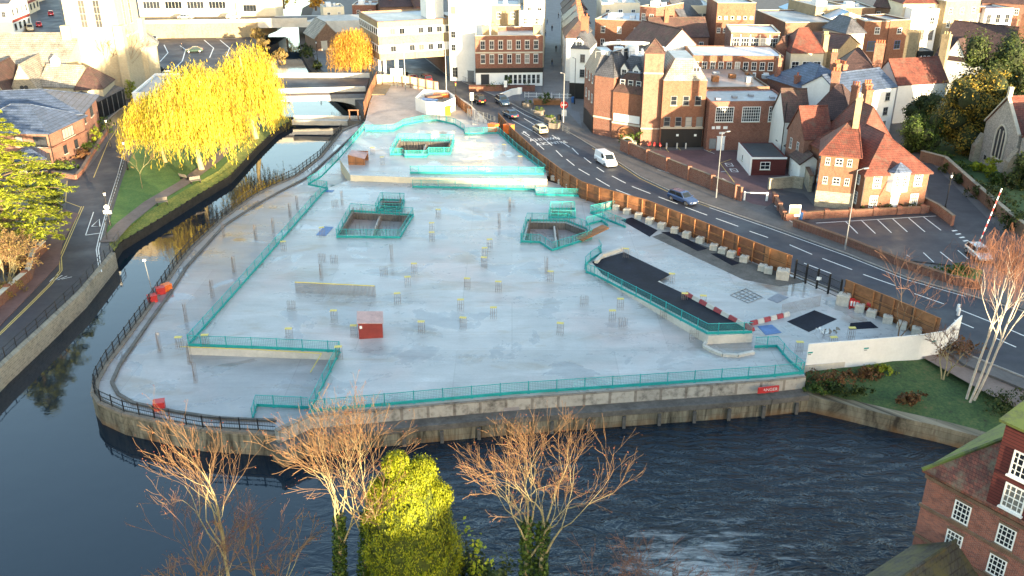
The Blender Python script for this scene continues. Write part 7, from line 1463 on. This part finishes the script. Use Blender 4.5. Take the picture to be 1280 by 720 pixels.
# conifer
def conifer(label, base, h, rad, seed, n, mat, cat='conifer', lobes=46, size=.42):
    rg = random.Random(seed); root = thing('conifer_tree', label, cat, base); w = MB(); w.tube((0,0,-.2), (0,0,h*.9), .3, .06, 8); w.build('trunk', 'bark', root); L = []
    for i in range(lobes):
        f = (i+.5)/lobes; z = h*(.04+.9*f); rr = rad*min(1, (1-f)*1.9+.12)*.62; a = rg.uniform(0, 6.28); L.append((rr*math.cos(a), rr*math.sin(a), z, rad*.42*min(1, (1-f)*1.7+.3), rad*.42*min(1, (1-f)*1.7+.3), h*.085))
    for i in range(5): L.append((rg.uniform(-.25,.25)*rad, rg.uniform(-.25,.25)*rad, h*rg.uniform(.9, .99), rad*.2, rad*.2, h*.07))
    P, N = clumps(seed, n, L, .34, .6); N[:, 2] += .35; U = N*.4+np.array([0, 0, 1.0]); leafmesh('crown', P, N, size, .55, mat, root, U, seed); return root
def dome_conifer(label, base, seed, n, prof, peaks):
    r = np.random.default_rng(seed); root = thing('conifer_tree', label, 'conifer', base); w = MB(); h = prof[-1][0]; w.tube((0,0,-.2), (0,0,h*.9), .3, .06, 8); w.build('trunk', 'bark', root)
    zs = np.array([p[0] for p in prof]); rs = np.array([p[1] for p in prof]); k = n//26
    zc = r.random(k)**.85*zs[-1]; a = r.random(k)*2*math.pi; rr = np.interp(zc, zs, rs); rr = rr*(1+.07*np.sin(3*a+zc*1.1)+.05*np.sin(7*a-zc*2.3))-np.abs(r.normal(size=k))*.10
    C = np.stack([rr*np.cos(a), rr*np.sin(a), zc], 1); D = np.stack([np.cos(a), np.sin(a), .25+.9*(zc/zs[-1])**3], 1)
    for px, py, pz, pr in peaks:
        m_ = k//7; d = r.normal(size=(m_, 3)); d[:, 2] = np.abs(d[:, 2])*1.3; d /= np.linalg.norm(d, axis=1, keepdims=True); C = np.concatenate([C, np.array([px, py, pz])+d*np.array([pr, pr, pr*1.15])]); D = np.concatenate([D, d+np.array([0, 0, .2])])
    i = r.integers(0, len(C), n); P = C[i]+r.normal(size=(n, 3))*np.array([.10, .10, .15]); Dn = D[i]+r.normal(size=(len(C), 3))[i]*.35; U = Dn*.5+np.array([0, 0, 1.0]); leafmesh('crown', P, Dn, .15, .5, 'leaf_conifer', root, U, seed)
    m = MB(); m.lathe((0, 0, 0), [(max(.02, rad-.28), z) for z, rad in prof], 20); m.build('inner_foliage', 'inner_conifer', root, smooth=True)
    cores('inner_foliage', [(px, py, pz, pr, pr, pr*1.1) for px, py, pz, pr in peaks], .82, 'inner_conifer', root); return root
dome_conifer('dense yellow green domed conifer, sunlit on top, at the bottom centre', at_bank(512, 640, 43), 5, 70000, [(0, 2.85), (5, 2.85), (7.6, 2.7), (9.2, 2.5), (10.5, 2.25), (11.4, 1.7), (12.2, 1.0), (12.7, .4)], [(-.6, 0, 12.6, .72), (.85, .1, 12.2, .72), (.1, -.3, 11.5, 1.2), (-1.5, .2, 10.6, .8), (1.6, .1, 10.4, .8)])
bush('dark_shrub', 'dark green conifer shrub at the right foot of yellow conifer', *at_bank(592, 700, 43.5), 2.4, 2.2, 6.0, 'leaf_yew', 2600, .34, 8); bush('evergreen_shrub', 'small yellow leaved shrub top beside the right tan tree', *at_bank(597, 690, 43.8), .9, .9, 8.6, 'leaf_lime', 350, .3, 9)
# weeping willows
def willow(label, base, h, rx, ry, seed, strands, mat, low=.22, group=None):
    rg = random.Random(seed); r = np.random.default_rng(seed); root = thing('willow_tree', label, 'willow', base, 0, group); w = MB(); tips = []
    top = []
    for k in range(7):
        a = 2*math.pi*k/7+rg.uniform(-.3, .3); rr = rg.uniform(.25, .6); p1 = Vector((0, 0, h*.28)); p2 = Vector((rx*rr*.5*math.cos(a), ry*rr*.5*math.sin(a), h*.55)); p3 = Vector((rx*rr*math.cos(a), ry*rr*math.sin(a), h*rg.uniform(.78, .9))); stick(w, [p1, p2, p3], [h*.022, h*.014, h*.006], 6); top.append(p3)
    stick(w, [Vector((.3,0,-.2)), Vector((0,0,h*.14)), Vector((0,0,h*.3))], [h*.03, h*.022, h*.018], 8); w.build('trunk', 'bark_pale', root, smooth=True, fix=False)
    P = []; U = []; N = []; tw = MB()
    lob = [(rg.uniform(-.62, .62), rg.uniform(-.62, .62), rg.uniform(.72, .98)) for _ in range(16)]
    for s_ in range(strands):
        lx, ly, lz = lob[rg.randrange(len(lob))]; x = (lx+rg.gauss(0, .2)); y = (ly+rg.gauss(0, .2)); q = math.hypot(x, y)
        if q > 1: x /= q; y /= q; q = 1
        z = h*(lz*math.sqrt(max(.12, 1-.72*q*q)))+rg.gauss(0, .03)*h; zb = h*(low+.55*(1-q)*rg.uniform(.3, 1)+rg.uniform(0, .18)); zb = min(zb, z-.8)
        n = max(4, int((z-zb)/.3)); px, py = x*rx, y*ry; ox, oy = rg.gauss(0, .25), rg.gauss(0, .25)
        for i in range(n):
            f = i/n; P.append((px+ox*f*1.3+rg.gauss(0, .12), py+oy*f*1.3+rg.gauss(0, .12), z-(z-zb)*f)); U.append((ox*.15, oy*.15, -1)); N.append((x, y, .25))
        if s_ % 9 == 0: tw.tube((px*.7, py*.7, z-.2), (px, py, z-.6), .03, .015, 3); tw.tube((px, py, z-.6), (px+ox, py+oy, zb), .015, .008, 3)
    tw.build('twigs', 'twig_tan', root, fix=False); leafmesh('crown', P, np.array(N), .56, .2, mat, root, np.array(U), seed); return root
willow('biggest golden weeping willow at the centre of the lawn', S3(250, 212, ZL), 17.0, 9.0, 7.5, 3, 2500, 'leaf_willow', .10)
willow('golden weeping willow nearest the river bridge', S3(318, 172, ZL), 17.0, 7.0, 6.5, 4, 1900, 'leaf_willow', .06)
willow('golden weeping willow spreading left toward the lane', S3(205, 203, ZL), 12.5, 6.5, 6, 5, 1500, 'leaf_willow', .12)
willow('orange weeping willow on the far bank beside the office', S3(446, 98, 0), 11.5, 6.5, 5.5, 6, 1400, 'leaf_willow_orange', .05)
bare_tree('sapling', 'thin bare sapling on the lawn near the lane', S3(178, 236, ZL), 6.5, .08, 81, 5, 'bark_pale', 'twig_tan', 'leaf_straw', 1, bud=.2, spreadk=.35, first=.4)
# cedar on the left
def cedar(label, base, h, rad, seed, n):
    rg = random.Random(seed); root = thing('cedar_tree', label, 'cedar', base); w = MB(); w.tube((0,0,-.3), (0,0,h*.95), .5, .06, 9); P = []; N = []; U = []; tiers = 17; per = 6
    for i in range(tiers*per):
        tr_ = i//per; f = (tr_+.4+rg.uniform(-.25, .25))/tiers; z = h*(.06+.92*f); L = rad*min(1.0, (1.02-f)*1.5+.04)*rg.uniform(.7, 1.1); a = (i % per)*6.283/per+tr_*.7+rg.uniform(-.3, .3); d = Vector((math.cos(a), math.sin(a), .16)); p0 = Vector((0, 0, z)); p1 = p0+d*L*.55; p2 = p0+d*L+Vector((0,0,-.16*L)); stick(w, [p0, p1, p2], [.10*(1.1-f)+.03, .05, .02], 4)
        pn = Vector((-d.y, d.x, 0))
        for b_ in range(int(5+L*2.2)):                      # side sprays, flat and drooping at the tip
            t_ = .25+.75*rg.random(); c = (p0.lerp(p1, t_/.55) if t_ < .55 else p1.lerp(p2, (t_-.55)/.45)); sl = L*.34*(1.1-.7*t_)*rg.uniform(.6, 1.2); sd = rg.choice((-1, 1)); e = c+(pn*sd+d*.7)*sl+Vector((0, 0, -.18*sl))
            for k in range(max(3, int(n/(tiers*per)/9))):
                g = rg.random(); q = c.lerp(e, g)+Vector((rg.gauss(0, .13), rg.gauss(0, .13), rg.gauss(0, .05)-.12*g)); P.append(q); N.append((rg.gauss(0, .35), rg.gauss(0, .35), 1)); dd = (e-c).normalized(); U.append((dd.x+rg.gauss(0, .6), dd.y+rg.gauss(0, .6), -.3))
    w.build('trunk', 'bark', root, fix=False); leafmesh('crown', P, np.array(N, float), .46, .3, 'leaf_cedar', root, np.array(U, float), seed); return root
cedar('tall yellow green cedar with layered boughs at the left edge', S3(16, 312, ZL), 20.3, 8.2, 7, 24000)
bush('evergreen_shrub', 'dark green shrub at the right foot of the cedar', *S3(72, 262, ZL), 1.8, 1.6, 2.6, 'leaf_yew', 700, .4, 12); bush('evergreen_shrub', 'dull green shrub under the cedar beside the lane pavement', *S3(60, 246, ZL), 2.0, 1.6, 2.4, 'leaf_green', 600, .4, 13)
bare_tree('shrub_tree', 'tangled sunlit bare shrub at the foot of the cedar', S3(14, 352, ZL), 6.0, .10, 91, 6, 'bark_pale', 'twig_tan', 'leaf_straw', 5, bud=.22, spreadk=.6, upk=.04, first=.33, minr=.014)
for k, (u, v, mt, lb) in enumerate(((8, 330, 'leaf_straw', 'straw coloured undergrowth mound left of the brick pier'), (30, 338, 'leaf_rust', 'rusty undergrowth mound beside the brick pier'), (6, 372, 'leaf_straw', 'lowest straw coloured mound above the lane wall'), (28, 300, 'leaf_rust', 'rusty low mound beneath the cedar boughs'))): bush('undergrowth', lb, *S3(u, v, ZL), 2.8, 2.4, 1.9, mt, 800, .3, 100+k)
# office bed
for k, (u, v, rx, ry, rz, mt, lb) in enumerate(((84, 211, 2.6, 1.5, 1.2, 'leaf_green', 'low green shrub at the near end of the office bed'), (100, 198, 1.8, 1.5, 1.4, 'leaf_rust', 'brownish shrub in the middle of the office bed'), (111, 190, 1.8, 1.5, 1.6, 'leaf_green', 'rounded green shrub below the office end wall'), (122, 178, 2.4, 1.8, 2.6, 'leaf_lime', 'bright lime clipped hedge at the office corner'), (131, 166, 1.8, 1.6, 2.8, 'leaf_green', 'dark green shrub beyond the lime hedge'), (165, 125, 1.6, 1.6, 4, 'leaf_lime', 'tall lime shrub at the corner of the black shed'))): bush('shrub', lb, *S3(u, v, ZL), rx, ry, rz, mt, 520, .34, 120+k)
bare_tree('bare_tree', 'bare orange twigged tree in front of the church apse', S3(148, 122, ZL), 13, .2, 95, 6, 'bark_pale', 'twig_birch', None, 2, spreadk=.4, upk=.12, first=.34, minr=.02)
# right side: yews, shrubs, birch, thin trees
def roundtree(name, label, base, h, rx, ry, seed, n, mat, size=.5, mat_trunk='bark', lobes=16, cat='tree', bare=.16):
    rg = random.Random(seed); root = thing(name, label, cat, base); w = MB(); w.tube((0,0,-.3), (0,0,h*.6), .4, .18, 8); L = []
    for k in range(5): a = 1.26*k; w.tube((0,0,h*.3), (rx*.5*math.cos(a), ry*.5*math.sin(a), h*.6), .14, .05, 5)
    w.build('trunk', mat_trunk, root)
    for i in range(lobes):
        a = rg.uniform(0, 6.28); f = rg.random(); rr = math.sqrt(rg.random())*.68; zz = h*(bare+.12+.62*f); sc = 1-.45*abs(f-.35); L.append((rx*rr*math.cos(a)*sc, ry*rr*math.sin(a)*sc, zz, rx*.42*sc, ry*.42*sc, h*.17))
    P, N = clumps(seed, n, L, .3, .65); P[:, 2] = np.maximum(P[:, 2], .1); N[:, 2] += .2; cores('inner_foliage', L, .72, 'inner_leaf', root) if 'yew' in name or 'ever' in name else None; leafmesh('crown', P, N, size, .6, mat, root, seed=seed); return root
roundtree('yew_tree', 'huge dark yew with golden brown sunlit top by the flint church', S3(1205, 192, 0), 14.5, 7.2, 6.0, 31, 20000, 'leaf_autumn', .36, lobes=26, bare=.02)
roundtree('yew_tree', 'tall dull green yew rising behind the golden topped one', S3(1222, 158, 0), 17.5, 7.5, 6.5, 32, 28000, 'leaf_yew', .46, lobes=24, bare=.1)
roundtree('evergreen_tree', 'rounded mid green evergreen tree left of the golden yew', S3(1149, 190, 0), 9.2, 3.9, 3.6, 33, 11000, 'leaf_green', .28, lobes=20, bare=.0)
roundtree('evergreen_tree', 'dark evergreen behind the rounded green tree', S3(1150, 172, 0), 9.5, 4.2, 4, 34, 8000, 'leaf_yew', .38, lobes=16, bare=.0)
roundtree('evergreen_tree', 'dark evergreen cut by the right edge beside the flint church', S3(1279, 236, 0), 7, 2.6, 2.6, 35, 2600, 'leaf_yew', .36, bare=.0); roundtree('evergreen_tree', 'dark tree at the right edge in front of the red brick house', S3(1290, 175, 0), 12, 4, 4, 36, 2600, 'leaf_yew', .5, bare=.1)
for k, (u, v, rx, ry, rz, mt, lb) in enumerate(((1238, 222, 1.0, 1.0, 3.2, 'leaf_lime', 'bright green conical shrub in front of the lancet window'), (1225, 214, 1.6, 1.2, 1.3, 'leaf_lime', 'yellow green low shrub beside the conical one'), (1250, 230, 1.8, 1.4, 1.6, 'leaf_green', 'grey green shrub by the church buttress'), (1265, 236, 2.2, 1.6, 2.2, 'leaf_yew', 'dark shrub under the church gable'), (1172, 200, 2.6, 1.6, 1.4, 'leaf_green', 'broad leaved shrub at the top of the churchyard wall'), (1190, 215, 2.6, 1.6, 1.3, 'leaf_green', 'silvery green shrub along the churchyard wall'), (1205, 228, 2.4, 1.6, 1.2, 'leaf_yew', 'dark low shrub along the churchyard wall'), (1225, 245, 3, 2, 1.8, 'leaf_yew', 'dark spreading shrub above the lane'), (1252, 262, 3.4, 2.4, 2.4, 'leaf_yew', 'largest dark shrub above the lane near the right edge'), (1275, 285, 3.4, 2.4, 2.6, 'leaf_yew', 'dark shrub at the right edge behind the birch'))): bush('shrub', lb, *S3(u, v, .05), rx, ry, rz, mt, 700, .36, 140+k)
for k, u in enumerate((1079, 1094, 1109, 1127, 1140, 1148)): bush('clipped_bush', 'round clipped bush at the orange house front, '+('first from the left', 'second from the left', 'left of the door', 'right of the door', 'second from the right', 'last on the right')[k], *S3(u, 265.5, .0), .8, .7, 1.3, 'leaf_yew', 260, .22, 160+k)
bush('hedge_shrub', 'green clipped hedge patch beside the barrier arm', *S3(1200, 342, .3), 3.0, 1.6, 1.0, 'leaf_green', 700, .26, 170)
bush('planting_bed', 'green shrub by the arch of the brick wing', *S3(783, 180, .1), 2.2, 1.2, 1.6, 'leaf_green', 420, .3, 171); bush('planting_bed', 'tall green shrub between tower and arch', *S3(799, 180, .1), .9, .9, 2.6, 'leaf_green', 300, .3, 172)
bush('palm_plant', 'spiky palm in the long timber planter', *S3(681, 130, .6), 1.2, 1.0, 2.4, 'leaf_green', 260, .7, 173, 'palm', None, .18); bush('palm_plant', 'spiky palm at the pub door', *S3(634, 112, .1), 1.0, .9, 3.4, 'leaf_green', 220, .7, 174, 'palm', None, .18)
# birch
fan_tree('birch_tree', 'pale trunked bare birch with coppery drooping twigs at the right edge', S3(1214, 497, -.4), 11.0, 16.6, .12, 213, 3, 5, .42, 5, (2, 3), 'bark_birch', 'twig_birch', None, hang=2.1, lean=(.13, .0), stemlean=.09, upk=.07, stemgap=.35, from_=.35, minr=.008)
bare_tree('thin_tree', 'thin dark leafless tree in front of the white fence', S3(1116, 452, -.6), 9.0, .11, 216, 5, 'bark', 'twig_brown', None, 1, spreadk=.45, first=.42, upk=.1)
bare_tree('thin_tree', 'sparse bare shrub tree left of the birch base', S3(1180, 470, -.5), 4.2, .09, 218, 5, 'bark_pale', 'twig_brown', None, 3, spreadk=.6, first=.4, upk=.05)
for k, (u, v, rx, ry, rz, mt, lb) in enumerate(((1100, 468, 1.5, .8, 1.0, 'leaf_lime', 'bright yellow green shrub under the white fence'), (1078, 474, 2.2, 1.0, 1.1, 'leaf_rust', 'rusty shrub in the middle of the bank edge'), (1040, 478, 3.0, 1.4, 1.2, 'leaf_rust', 'brown undergrowth at the left end of the bank'), (1025, 490, 2.2, 1.0, .9, 'leaf_green', 'low green plants by the quay end'), (1140, 505, 1.4, .8, .9, 'leaf_rust', 'small dark red shrub near the bank wall'), (1254, 512, 3.0, 2.2, 2.2, 'leaf_yew', 'rounded dark green shrub beside the mill roof'), (1060, 492, 2.2, .8, .8, 'leaf_yew', 'low dark plants along the bank wall'), (1200, 445, 3.2, 1.6, 1.3, 'leaf_rust', 'brown undergrowth behind the birch'))): bush('bank_shrub', lb, *S3(u, v, -1.1 if v > 465 else -.5), rx, ry, rz, mt, 900, .24, 180+k)
bush('river_shrub', 'dark overhanging shrub on the upper river bank', *S3(384, 72, -.8), 2.2, 3.0, 3.0, 'leaf_yew', 700, .5, 190); bush('river_shrub', 'dark shrub lower down the upper river bank', *S3(396, 88, -.8), 1.6, 2.0, 2.2, 'leaf_yew', 500, .5, 191)
for k, (u, v, h_, mt) in enumerate(((395, 12, 7, 'leaf_willow_orange'), (355, 10, 8, 'leaf_willow'), (312, 18, 6, 'leaf_willow_orange'), (330, 66, 4, 'leaf_straw'), (322, 50, 4, 'leaf_straw'), (350, 80, 4, 'leaf_straw'))): roundtree('autumn_tree', 'golden '+('tree above the elevated road at the boathouse side', 'tree above the elevated road in the middle', 'tree beside the long low building end', 'bush at the upper river bend', 'bush beneath the elevated road', 'bush right behind the river willow')[k], S3(u, v, 0 if k > 2 else 2), h_, h_*.6, h_*.5, 60+k, 1100, mt, .7, bare=.05)
